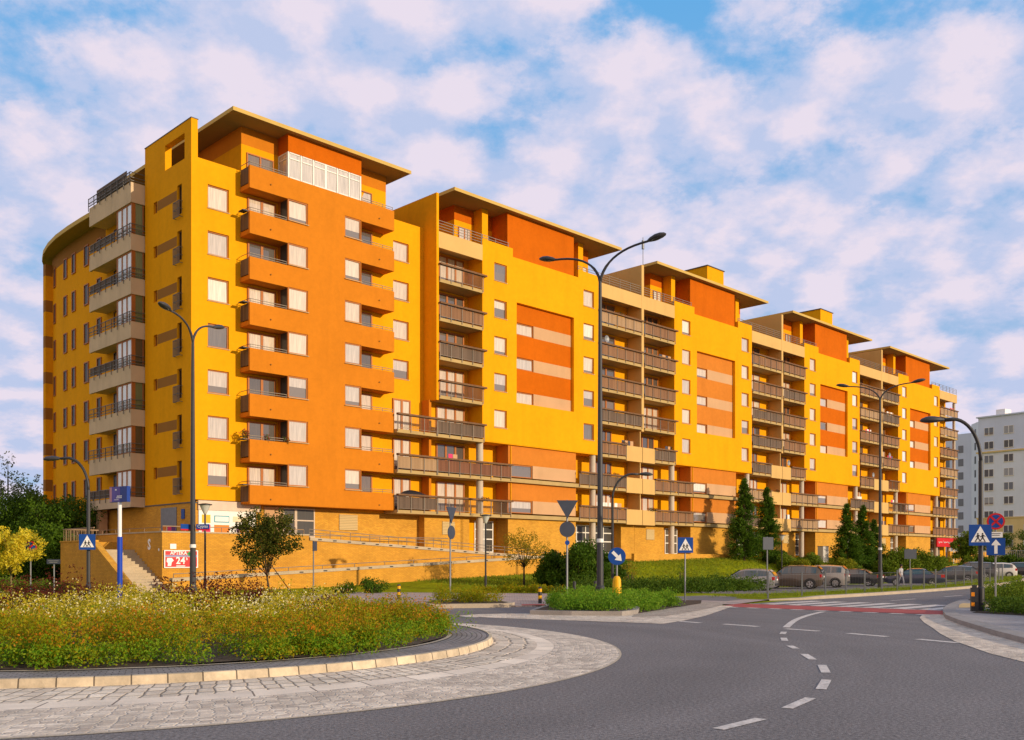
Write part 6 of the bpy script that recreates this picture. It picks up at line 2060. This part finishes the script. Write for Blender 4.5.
leaf_mat('leaf_dark', [(0.028, 0.07, 0.006), (0.055, 0.115, 0.008), (0.085, 0.15, 0.010), (0.02, 0.05, 0.006)], 0.25, big=0.35, bigscale=0.5)
leaf_mat('leaf_hedge', [(0.07, 0.13, 0.010), (0.12, 0.19, 0.014), (0.17, 0.22, 0.016), (0.05, 0.10, 0.010)], 0.3, big=0.35, bigscale=0.4)
leaf_mat('leaf_olive', [(0.17, 0.20, 0.012), (0.25, 0.26, 0.016), (0.12, 0.16, 0.012)], 0.3, big=0.4, bigscale=0.4)
leaf_mat('leaf_round_tree', [(0.045, 0.065, 0.008), (0.08, 0.10, 0.012), (0.12, 0.125, 0.014), (0.03, 0.045, 0.008), (0.16, 0.12, 0.02)], 0.35)
leaf_mat('leaf_sparse', [(0.36, 0.27, 0.02), (0.24, 0.22, 0.015), (0.42, 0.30, 0.03), (0.16, 0.16, 0.015)], 0.45)
leaf_mat('leaf_gold', [(0.80, 0.62, 0.03), (0.70, 0.58, 0.03), (0.86, 0.70, 0.08), (0.42, 0.46, 0.03)], 0.5)
leaf_mat('leaf_conifer', [(0.035, 0.09, 0.010), (0.07, 0.15, 0.012), (0.12, 0.20, 0.016), (0.02, 0.055, 0.008)], 0.3)
leaf_mat('leaf_pale_far', [(0.11, 0.13, 0.05), (0.16, 0.17, 0.08), (0.07, 0.09, 0.035)], 0.4)
leaf_mat('grass_blade', [(0.14, 0.22, 0.012), (0.20, 0.27, 0.018), (0.27, 0.29, 0.03), (0.10, 0.18, 0.012)], 0.35)

leaf_mat('leaf_low_hedge', [(0.03, 0.075, 0.008), (0.06, 0.12, 0.011), (0.10, 0.16, 0.014), (0.025, 0.06, 0.008)], 0.3, big=0.4, bigscale=0.5)

def tufts(centers, height, spread, n, jit=0.25):
    """upright little shrubs: leaves scattered in a dome over every centre"""
    c = np.asarray(centers, float); k = len(c)
    lump = np.array([mnoise.noise((p[0] * 1.1, p[1] * 1.1, 3.3)) + 0.6 * mnoise.noise((p[0] * 2.7, p[1] * 2.7, 1.3)) for p in c])
    hh = height * (1 + 0.38 * lump + jit * RNG.normal(size=k)).clip(0.35, 1.7)
    t = RNG.random((k, n)) ** 0.75
    a = RNG.random((k, n)) * 2 * math.pi
    r_ = spread * np.sqrt(RNG.random((k, n))) * (0.55 + 0.45 * np.sin(np.minimum(t * 1.15, 1) * math.pi * 0.85 + 0.25))
    P = np.empty((k, n, 3))
    P[..., 0] = c[:, None, 0] + r_ * np.cos(a); P[..., 1] = c[:, None, 1] + r_ * np.sin(a)
    P[..., 2] = c[:, None, 2] + hh[:, None] * t
    return P.reshape(-1, 3)
def scatter(inside, box, dens):
    x0, x1, y0, y1 = box; n = int((x1 - x0) * (y1 - y0) * dens)
    p = np.stack([RNG.uniform(x0, x1, n), RNG.uniform(y0, y1, n)], 1)
    return p[[inside(a, b) for a, b in p]]
def in_poly(pl):
    def f(x, y):
        c = False; j = len(pl) - 1
        for i in range(len(pl)):
            if (pl[i][1] > y) != (pl[j][1] > y) and x < (pl[j][0] - pl[i][0]) * (y - pl[i][1]) / (pl[j][1] - pl[i][1]) + pl[i][0]: c = not c
            j = i
        return c
    return f
def bz(p): 
    r_ = np.hypot(p[:, 0] - KC[0], p[:, 1] - KC[1]) / BED_R
    return kt + 0.03 + 0.12 * (1 - np.minimum(r_, 1) ** 2)
def stuff(o, label=None, cat=None):
    o['kind'] = 'stuff'
    if label: o['label'] = label
    if cat: o['category'] = cat
    return o

# --- roundabout bed: orange tinged low shrubs in front, creamy flowering ones behind, dark barberry at the back
box = (KC[0] - BED_R, KC[0] + BED_R, KC[1] - BED_R, KC[1] + BED_R)
inb = lambda x, y: math.hypot(x - KC[0], y - KC[1]) < BED_R - 0.02 + 0.08 * math.sin(5 * math.atan2(y - KC[1], x - KC[0]))
def zone(x, y):
    s_ = y - (KC[1] - 3.0) + 0.5 * math.sin(x * 0.9) + 0.35 * math.sin(x * 2.3 + 1) + 0.16 * (x - KC[0]) * -1
    rr_ = math.hypot(x - KC[0], y - KC[1])
    if x > KC[0] + 3.7: s_ = -1 + 0.4 * (rr_ < 0)
    if s_ > 3.2 and x < KC[0] + 3.5 and (math.sin(x * 1.7 + 0.6) > -0.2): return 2
    return 0 if s_ < 0 else 1
gap = lambda p, k=0.0: mnoise.noise((p[0] * 1.6, p[1] * 1.6, 7.7)) > -0.28 + k
front = [p for p in scatter(lambda x, y: inb(x, y) and zone(x, y) == 0, box, 17) if gap(p)]
mid = [p for p in scatter(lambda x, y: inb(x, y) and zone(x, y) == 1, box, 12) if gap(p)]
back = [p for p in scatter(lambda x, y: inb(x, y) and zone(x, y) == 2, box, 9)]
def c3(pl):
    pl = np.asarray(pl); return np.column_stack([pl, bz(pl)])
f3 = c3(front)
stuff(leaf_mesh('flowering_groundcover', tufts(f3, 0.45, 0.26, 105, 0.34), RNG.uniform(.032, .065, len(f3) * 105), M['leaf_spirea'], up=0.5), 'low orange tinged shrubs filling the front of the roundabout bed', 'groundcover')
tp = tufts(f3, 0.45, 0.26, 34, 0.34); tp = tp[tp[:, 2] > bz(tp) + 0.31]
stuff(leaf_mesh('orange_shoot_tips', tp, RNG.uniform(.03, .055, len(tp)), M['leaf_tips'], up=1.0), 'orange and rust coloured shoot tips over the front shrubs of the roundabout', 'groundcover')
e3 = f3[np.hypot(f3[:, 0] - KC[0], f3[:, 1] - KC[1]) > BED_R - 0.95]
stuff(leaf_mesh('green_groundcover', tufts(np.concatenate([e3, e3 + RNG.normal(size=e3.shape) * [.2, .2, 0]]), 0.30, 0.26, 90), RNG.uniform(.03, .06, len(e3) * 180), M['leaf_green_low'], up=0.4), 'fresh green low shoots along the edge of the roundabout bed', 'groundcover')
m3 = c3(mid)
stuff(leaf_mesh('cream_flower_shrubs', tufts(m3, 0.56, 0.34, 120), RNG.uniform(.035, .065, len(m3) * 120), M['leaf_yellow'], up=0.4), 'yellow green shrubs with cream flowers across the roundabout bed', 'shrubs')
fl = tufts(m3, 0.61, 0.36, 22); fl = fl[fl[:, 2] > bz(fl) + 0.38]
stuff(leaf_mesh('cream_flowers', fl, RNG.uniform(.025, .045, len(fl)), M['petal_cream'], aspect=0.95, up=0.8), 'cream white flower heads dotted over the roundabout shrubs', 'flowers')
b3 = c3(back)
stuff(leaf_mesh('barberry_shrubs', tufts(b3, 0.76, 0.33, 120), RNG.uniform(.04, .07, len(b3) * 120), M['leaf_barberry'], up=0.4), 'dark red barberry shrubs at the back of the roundabout bed', 'shrubs')

# --- splitter island weeds
_a, _b = in_poly(inset(isl, 0.12)), in_poly([(1.3, 29.4), (3.3, 29.2), (12, 29), (12, 45), (1.3, 45)])
isl_in = lambda x, y: _a(x, y) and _b(x, y)
p = scatter(isl_in, (0, 6, 28, 39), 13); c = np.column_stack([p, np.where(p[:, 0] < 4.2, .14, .02)])
stuff(leaf_mesh('island_groundcover', tufts(c, 0.36, 0.28, 100, 0.35), RNG.uniform(.05, .09, len(c) * 100), M['leaf_bright'], up=0.5), 'bright green low plants covering the traffic island under the tall lamp', 'groundcover')
p = scatter(in_poly(inset(isl2, 0.45)), (-5, 1, 33, 42), 12); c = np.column_stack([p, np.full(len(p), .16)])
stuff(leaf_mesh('island_shrubs', tufts(c, 0.40, 0.26, 110), RNG.uniform(.04, .07, len(c) * 110), M['leaf_spirea'], up=0.4), 'low rust tinged shrubs on the kerbed island beyond the roundabout', 'shrubs')
# --- right hand beds
p = scatter(lambda x, y: in_poly(inset(bedA, 0.45))(x, y), (11, 25, 20, 34), 10); c = np.column_stack([p, np.full(len(p), .13)])
stuff(leaf_mesh('bed_groundcover', tufts(c, 0.34, 0.3, 110), RNG.uniform(.05, .085, len(c) * 110), M['leaf_low_hedge'], up=0.4), 'green low shrubs in the nearer bed at the right edge', 'groundcover')
p = scatter(in_poly(inset(bedB, 0.8)), (16, 45, 34, 60), 5); c = np.column_stack([p, np.full(len(p), .13)])
stuff(leaf_mesh('bed_shrubs', tufts(c, 0.52, 0.42, 130), RNG.uniform(.06, .11, len(c) * 130), M['leaf_hedge'], up=0.4), 'olive green shrubs in the farther bed at the right edge', 'shrubs')

# --- long low hedge at the foot of the lawn
hp = [(3.0, 46.5), (5.5, 47.6), (8.5, 50.3), (11.5, 53.2), (13.6, 54.8)]
hs = subdiv(hp, 0.22)
c = np.array([[a + RNG.normal() * .55, b_ + RNG.normal() * .55, max(0, HTxy(a, b_))] for a, b_ in hs for _ in range(8)])
stuff(leaf_mesh('low_hedge', tufts(c, 0.62, 0.35, 70), RNG.uniform(.07, .12, len(c) * 70), M['leaf_low_hedge'], up=0.4), 'low spreading hedge at the foot of the lawn left of the hatchback', 'hedge')
hp = [(-1.4, 50.6), (0.6, 50.3), (2.4, 49.4)]
hs = subdiv(hp, 0.25)
c = np.array([[a + RNG.normal() * .3, b_ + RNG.normal() * .3, max(0, HTxy(a, b_))] for a, b_ in hs for _ in range(4)])
stuff(leaf_mesh('lawn_edge_plants', tufts(c, 0.30, 0.3, 60), RNG.uniform(.07, .11, len(c) * 60), M['leaf_spirea'], up=0.4), 'narrow strip of low plants between the lawn and the paved crossing', 'groundcover')

# --- verge grass and lawn blades
vg = []
for u in np.arange(36.8, 110, 0.22):
    for _ in range(9):
        d = RNG.uniform(0.35, 4.2); n_ = NK(u) + d; x, y, _z = W(u, n_)
        vg.append((x, y, max(HT(u, n_) + 0.01, lerp(0.115, HT(u, n_) + .01, sstep(.27, 4, d)))))
vg = np.array(vg)
stuff(leaf_mesh('verge_grass', tufts(vg, 0.09, 0.14, 9, 0.5), RNG.uniform(.06, .15, len(vg) * 9), M['grass_blade'], up=2.5, aspect=0.16), 'uneven grass on the verge along the road', 'grass')
lg = []
for _ in range(52000):
    u = RNG.uniform(40, 105); n_ = RNG.uniform(38, 52.5)
    if u < 54 and n_ > 49.0: continue
    x, y, _z = W(u, n_); lg.append((x, y, HT(u, n_) - 0.03))
lg = np.array(lg)
stuff(leaf_mesh('lawn_grass', lg, RNG.uniform(.10, .2, len(lg)), M['grass_blade'], up=1.6, aspect=0.35), 'mown grass on the sloping lawn before the building', 'grass')

# ------------------------------------------------------------------ bushes and trees
def bush(name, x, y, r_, h, m, label, group=None, n=26, size=0.16, per=260, seed=1):
    z = HTxy(x, y) - 0.05
    rg = np.random.default_rng(seed)
    o = empty(name, (x, y, z)); tag(o, label, 'bush' if name != 'hedge_bush' else 'bush', group)
    cs, rs = [], []
    for i in range(n):
        a = rg.uniform(0, 2 * math.pi); q = math.sqrt(rg.random()); t = rg.random()
        k = math.sqrt(max(0.05, 1 - (t * 0.92) ** 2.4))
        cs.append((r_ * q * k * math.cos(a), r_ * q * k * math.sin(a), 0.12 * h + 0.75 * h * t)); rs.append(rg.uniform(.24, .40) * min(r_, h))
    P = blob_points(cs, rs, per / max(0.05, np.mean(rs) ** 2) * 0.35, 0.9)
    P = P[P[:, 2] > 0.02]
    leaf_mesh('foliage', P, RNG.uniform(size * .6, size * 1.15, len(P)), m, o, up=0.3)
    mb = MB()
    for i in range(6):
        a = i * 1.05; mb.tube([(0.1 * math.cos(a), .1 * math.sin(a), 0), (.45 * r_ * math.cos(a), .45 * r_ * math.sin(a), h * .6)], [.035, .015], 5)
    mb.build('stem', M['bark'], o)
    return o
def G_at(px, Y): return ((px - 512) / 967 * Y, Y)
# dark bush mass beside the ramp end
for i, (px, Y, r_, h, lab) in enumerate(((562, 59.5, 1.5, 2.3, 'dark green bush next to the end of the ramp wall'), (583, 58, 1.9, 3.05, 'largest dark green bush of the clump behind the tall lamp'), (603, 59, 1.5, 2.5, 'dark green bush at the right end of the clump behind the tall lamp'))):
    bush('leafy_bush', *G_at(px, Y), r_, h, M['leaf_dark'], lab, 'bushes beside the ramp', 40, 0.17, 800, 10 + i)
bush('leafy_bush', *G_at(548, 64), 0.9, 1.5, M['leaf_dark'], 'small dark bush between the sparse tree and the ramp wall end', 'bushes beside the ramp', 24, 0.15, 600, 21)
bush('young_shrub', *G_at(630, 56), 0.55, 1.9, M['leaf_sparse'], 'loose reddish shrub right of the keep right sign', None, 12, 0.13, 120, 22)
bush('young_shrub', *G_at(682, 55), 0.35, 2.0, M['leaf_hedge'], 'slender young shrub behind the crossing sign on the lawn', None, 12, 0.13, 120, 23)
bush('leafy_bush', *G_at(372, 48.5), 0.85, 0.8, M['leaf_dark'], 'low dark bush at the foot of the ramp behind the roundabout', None, 22, 0.11, 240, 24)
bush('leafy_bush', *G_at(345, 47.5), 0.7, 0.62, M['leaf_dark'], 'smaller low bush left of the dark one at the ramp foot', None, 18, 0.11, 240, 25)
k = 0
for px, Y, r_, h, m in ((788, 92, 1.3, 1.5, 'leaf_hedge'), (799, 90, 1.4, 1.5, 'leaf_olive'), (810, 95, 1.4, 1.6, 'leaf_hedge'), (824, 94, 1.1, 1.1, 'leaf_olive'), (842, 97, 1.5, 1.6, 'leaf_olive'), (857, 95, 1.2, 1.3, 'leaf_hedge'), (776, 94, 1.2, 1.4, 'leaf_dark')):
    bush('rounded_bush', *G_at(px, Y), r_, h, M[m], ['first olive dark bush left of the cabinet', 'bright olive bush left of the cabinet', 'taller green bush touching the cabinet', 'low olive bush in front of the cabinet', 'bright bush right of the cabinet', 'low green bush under the right conifers', 'dark bush at the foot of the left conifers'][k], 'rounded bushes behind the cars', 26, 0.17, 520, 40 + k); k += 1
k = 0
for px, Y, r_, h in ((896, 104, 2.2, 2.5), (911, 106, 2.4, 2.9), (925, 107, 2.3, 2.7), (937, 109, 1.8, 2.2), (887, 101, 1.5, 1.8)):
    bush('tall_bush', *G_at(px, Y), r_, h, M['leaf_hedge'], ['left part bush of the big hedge behind the navy saloon', 'highest bush of the big hedge behind the navy saloon', 'third bush of the big hedge, below the red shop sign', 'right hand bush of the big hedge by the brick steps', 'low bush at the left foot of the big hedge'][k], 'tall bushes before the shops', 36, 0.24, 620, 60 + k); k += 1

def tree(name, x, y, h, cr, cz, m, label, cat='tree', group=None, trunk=0.09, n=60, size=0.14, per=60, squash=1.0, bark='bark', lean=0.0, z=None, blob=(.16, .30), rad=None):
    z = HTxy(x, y) - 0.04 if z is None else z
    o = empty(name, (x, y, z)); tag(o, label, cat, group)
    mb = MB(); mb.tube([(0, 0, -.1), (lean * .3, 0, cz * .45), (lean * .7, 0.02, cz), (lean, 0, h * .82)], [trunk * 1.15, trunk * .85, trunk * .6, trunk * .15], 9)
    cs, rs = [], []
    for i in range(n):
        d = RNG.normal(size=3); d /= np.linalg.norm(d); q = RNG.random() ** 0.45
        c = np.array([lean * .8, 0, cz + (h - cz) * 0.48]) + d * q * np.array([cr, cr, (h - cz) * 0.5 * squash])
        cs.append(c); rs.append(RNG.uniform(*blob) * cr)
    for i in range(0, n, max(1, n // 14)):
        c = cs[i]; t = RNG.uniform(.75, 1.0); b0 = Vector((lean * .5, 0, cz * t)); e = Vector(c); mdl = b0.lerp(e, .5) + Vector((0, 0, .08 * h * .3))
        mb.tube([b0, mdl, e], [trunk * .4, trunk * .25, trunk * .08], 5)
    mb.build('trunk', M[bark], o, smooth=True)
    P = blob_points(cs, rs, per / max(.01, np.mean(rs) ** 2), 0.85)
    leaf_mesh('crown', P, RNG.uniform(size * .6, size * 1.2, len(P)), m, o, up=0.1)
    return o
tree('round_tree', *G_at(270, 44.5), 4.35, 1.55, 1.15, M['leaf_round_tree'], 'small dark round topped tree with a stake before the brick terrace wall', trunk=.055, n=105, size=.13, per=85, blob=(.14, .24), lean=-.25, z=0)
ob = empty('tree_stake', (*G_at(283, 44.2), 0)); tag(ob, 'thin leaning stake beside the small round topped tree', 'stake')
MB().tube([(.55, 0, -.02), (-.55, .1, 1.45)], .022, 6).build('pole', M['bark'], ob)
tree('sparse_tree', *G_at(524, 61), 3.55, 1.55, 1.4, M['leaf_sparse'], 'sparse small tree with yellowing leaves before the ramp end', trunk=.07, n=60, size=.12, per=46, blob=(.18, .3))
# conifers with feathery drooping tiers
def conifer(px, Y, h, r_, label, seed):
    x, y = G_at(px, Y); z = HTxy(x, y) - .05
    rg = np.random.default_rng(seed)
    o = empty('conifer', (x, y, z)); tag(o, label, 'conifer', 'conifers before the building')
    MB().tube([(0, 0, -.1), (0, 0, h * .95)], [.13, .02], 8).build('trunk', M['bark'], o)
    P, D = [], []
    nb = int(h * 25)
    for i in range(nb):
        t = (i + rg.random()) / nb; zz = 0.25 + (h - .3) * t
        R1 = r_ * (1 - t) ** 0.75 * rg.uniform(.45, 1.25) * (1 if t > .08 else .8)
        a = rg.uniform(0, 2 * math.pi); n_ = int(40 + 110 * R1)
        s_ = rg.random(n_) ** .6
        off = rg.normal(size=(n_, 3)) * (0.05 + .09 * s_[:, None]) * (0.5 + R1 * .5)
        P.append(np.stack([math.cos(a) * R1 * s_, math.sin(a) * R1 * s_, zz + 0.16 * R1 - .42 * R1 * s_ + .25 * R1 * s_ ** 2], 1) + off)
        D.append(np.tile([math.cos(a) * .8, math.sin(a) * .8, .25], (n_, 1)))
    P = np.concatenate(P); D = np.concatenate(D).astype(np.float32)
    leaf_mesh('crown', P, RNG.uniform(.10, .24, len(P)), M['leaf_conifer'], o, up=.2, aspect=.4, dirs=D)
conifer(744, 92.5, 7.8, 1.75, 'leftmost and tallest conifer of the pair by the salmon panel', 1)
conifer(767, 95.5, 7.2, 1.65, 'second conifer of the left pair, right of the tallest', 2)
conifer(847, 101.0, 6.8, 1.7, 'left conifer of the group beside the verge lamp', 3)
conifer(863, 103.0, 6.9, 1.55, 'middle conifer of the group beside the verge lamp', 4)
conifer(874, 105.0, 5.4, 1.4, 'right conifer of the group, just behind the verge lamp', 5)
tree('leafy_tree', *G_at(965, 112), 5.4, 1.55, 1.4, M['leaf_hedge'], 'leafy street tree right of the red shop sign', trunk=.11, n=70, size=.24, per=110, blob=(.2, .32))

# left side: golden tree, dark trees, pale far trees
tree('golden_tree', *G_at(11, 45.5), 3.25, 1.3, 1.25, M['leaf_gold'], 'golden flowering small tree at the left edge', trunk=.06, n=52, size=.13, per=130, blob=(.2, .30), bark='pale_bark', z=0)
tree('leafy_tree', *G_at(-8, 46), 3.2, 1.0, 1.0, M['leaf_bright'], 'green tree cut off by the left edge behind the golden one', trunk=.06, n=40, size=.13, per=60, blob=(.25, .36), z=0)
for px, Y, h, cr, cz, lab in ((60, 66, 6.3, 3.0, 1.0, 'broad dark green tree right of the golden tree by the stair wall'), (30, 70, 6.9, 3.1, 1.0, 'dark green tree behind the golden tree'), (0, 69, 6.0, 3.2, .8, 'dark green tree at the left edge behind the golden tree'), (95, 76, 5.2, 2.0, .8, 'dark green tree under the bay balconies behind the stairs'), (46, 60, 3.6, 2.2, .5, 'low dark green tree in front of the broad one')):
    x, y = G_at(px, Y)
    tree('dark_tree', x, y, h, cr, cz, M['leaf_dark'], lab, 'tree', 'dark trees left of the building', trunk=.16, n=110, size=.2, per=150, blob=(.2, .3), z=-.05, squash=1.08)
for px, Y, h, cr, lab in ((8, 120, 14.6, 4.0, 'pale loose tree far behind at the left edge'), (24, 126, 12.2, 2.8, 'pale loose tree far behind, right of the tallest one'), (-12, 118, 13.5, 4.0, 'pale loose tree far behind cut off by the left edge'), (35, 130, 13.2, 1.5, 'slim pale tree far behind beside the curved wing'), (41, 128, 10.6, 1.4, 'slim low pale tree far behind against the curved wing'), (18, 110, 9.5, 4.5, 'low pale tree crown filling the gap over the dark trees')):
    tree('far_tree', *G_at(px, Y), h, cr, h * .3, M['leaf_pale_far'] if h > 9.6 else M['leaf_hedge'], lab, 'tree', 'pale trees far behind', trunk=.2, n=60, size=.34, per=30, blob=(.16, .28), z=-.1, squash=1.1)
x0 = 0
for i, px in enumerate(range(-60, 64, 9)):
    pass
c = np.array([[(px - 512) / 967 * Y + RNG.normal() * .3, Y + RNG.normal() * .4, 0] for px in np.arange(-30, 64, 1.2) for Y in (52.0,)])
stuff(leaf_mesh('low_hedge', tufts(c, 0.5, 0.4, 90), RNG.uniform(.07, .12, len(c) * 90), M['leaf_hedge'], up=.4), 'low hedge left of the brick stair wall', 'hedge')

# ------------------------------------------------------------------ far buildings at the right
pmat('pale_render', (0.70, 0.74, 0.82), 0.9, 0.05, 0.3, streak=.06)
pmat('grey_render', (0.60, 0.66, 0.82), 0.9, 0.05, 0.3, streak=.06)
pmat('sand_render', (0.70, 0.53, 0.24), 0.9, 0.05, 0.3, streak=.06)
bx, by = 94.0, 195.0
wb = empty('apartment_block', (bx, by, 0), math.atan2(-.80, .60)); tag(wb, 'pale grey apartment block with a sand coloured base at the right edge', 'apartment building')
# local x: along the visible face to the right, local y: away from us
Hh = 30.4
mb = MB(); mb.box(0, 46, 0, 16, 10.2, Hh - 7.0); mb.build('wall', M['pale_render'], wb)
MB().box(0.02, 45.98, 0.02, 16, Hh - 6.999, Hh).build('wall', M['grey_render'], wb)
MB().box(-0.15, 46.1, -0.15, 16, -1, 10.1).build('base_wall', M['sand_render'], wb)
MB().box(-0.3, 46.3, -0.3, 16.2, 10.101, 10.35).build('cornice', M['sand_render'], wb)
MB().box(-0.3, 46.3, -0.3, 16.2, Hh - 7.15, Hh - 6.85).build('cornice', M['sand_render'], wb)
MB().prism([(-.3, -.3), (46.3, -.3), (46.3, 16.2), (-.3, 16.2)], Hh + .002, Hh + .25).build('roof', M['grey_render'], wb)
MB().box(2.6, 4.4, 2, 4.5, Hh + .25, Hh + 1.6).build('chimney', M['window_white'], wb)
mb = MB(); mb.prism([(0, .2), (-3.2, 3.4), (-3.2, 16), (0, 16)], -1, Hh - .6); mb.build('wall', M['pale_render'], wb)
mb = MB(); mb.box(-11, -3.3, 4.2, 16, -1, Hh - 2.2); mb.build('wall', M['grey_render'], wb)
wg = win_geo(1.9, 1.55, 2, True, 0.0)
proto = None
for k in range(10):
    for j in range(11):
        x = 2.2 + j * 3.9; z = 1.6 + k * 2.78 + (0.15 if k > 2 else 0)
        yy = -.19 if z < 10 else (-.04 if z < Hh - 7 else -.02)
        if proto is None:
            f = wg[0].build('window', [M['window_white'], M['sand_render']], wb); g = wg[1].build('pane', M['pane_far'], f, loc=(0, -0.002, 0)); proto = (f, g)
        else:
            f = proto[0].copy(); COL.objects.link(f); g = proto[1].copy(); COL.objects.link(g); g.parent = f
        f.location = (x, yy, z)
mb = MB()
for k in range(9):
    mb.box(-6.4, -5.3, 4.15, 4.19, 2 + k * 2.78, 3.5 + k * 2.78); mb.box(-9.4, -8.3, 4.15, 4.19, 2 + k * 2.78, 3.5 + k * 2.78)
mb.build('side_window', M['pane_far'], wb)
mb = MB()
for k in range(10):
    a = 0.25; c0 = Vector((-1.1, 1.3, 2 + k * 2.78)); d = Vector((-.7071, .7071, 0)); nrm = Vector((-.7071, -.7071, 0)) * .03
    mb.poly([tuple(c0 + nrm + d * .0), tuple(c0 + nrm + d * .9), tuple(c0 + nrm + d * .9 + Vector((0, 0, 1.5))), tuple(c0 + nrm + Vector((0, 0, 1.5)))][::-1])
mb.build('side_window', M['pane_far'], wb)
# low brick wall and steps before the shops, lattice fence, dark hedge
o = empty('brick_garden_wall', (*W(131.5, 49.5)[:2], 0), R(45)); tag(o, 'low yellow brick garden wall right of the big hedge', 'wall')
MB().box(0, 14, 0, .3, -.2, 2.9).build('wall', M['brick'], o); MB().box(-.05, 14.05, -.04, .34, 2.902, 3.0).build('coping', M['concrete'], o)
MB().box(3, 15, -3.6, -3.3, -.3, 1.7).build('wall', M['brick'], o); MB().box(2.95, 15.05, -3.64, -3.26, 1.702, 1.8).build('coping', M['concrete'], o)
o = empty('lattice_fence', (58, 127, 0), R(-12)); tag(o, 'white lattice fence before the pale apartment block', 'fence')
for i in range(7): MB().box(i * 3 - .06, i * 3 + .06, -.06, .06, -.2, 3.1).build('post', M['window_white'], o)
mb = MB()
for i in range(6):
    for q in range(1, 12): mb.box(i * 3 + q * .25 - .02, i * 3 + q * .25 + .02, -.02, .02, .6, 3.0)
for z in (.6, 1.8, 2.96): mb.box(.06, 17.94, -.03, .03, z, z + .06)
mb.build('lattice', M['galvanized'], o)
k = 0
for px, Y, r_, h in ((992, 118, 1.8, 2.0), (1008, 119, 2.0, 2.2), (1022, 118, 1.8, 2.0), (976, 121, 1.6, 1.9), (990, 145, 2.2, 5.0), (1018, 140, 2.6, 5.4)):
    bush('garden_bush', *G_at(px, Y), r_, h, M['leaf_dark'], ['dark bush below the lattice fence behind the white hatchback', 'dark bush in the middle below the lattice fence', 'dark bush below the lattice fence at the right edge', 'dark bush between the street tree and the lattice fence', 'taller bush behind the lattice fence near the arrow sign', 'taller bush behind the lattice fence at the right edge'][k], 'dark garden bushes', 24, .26, 480, 80 + k); k += 1
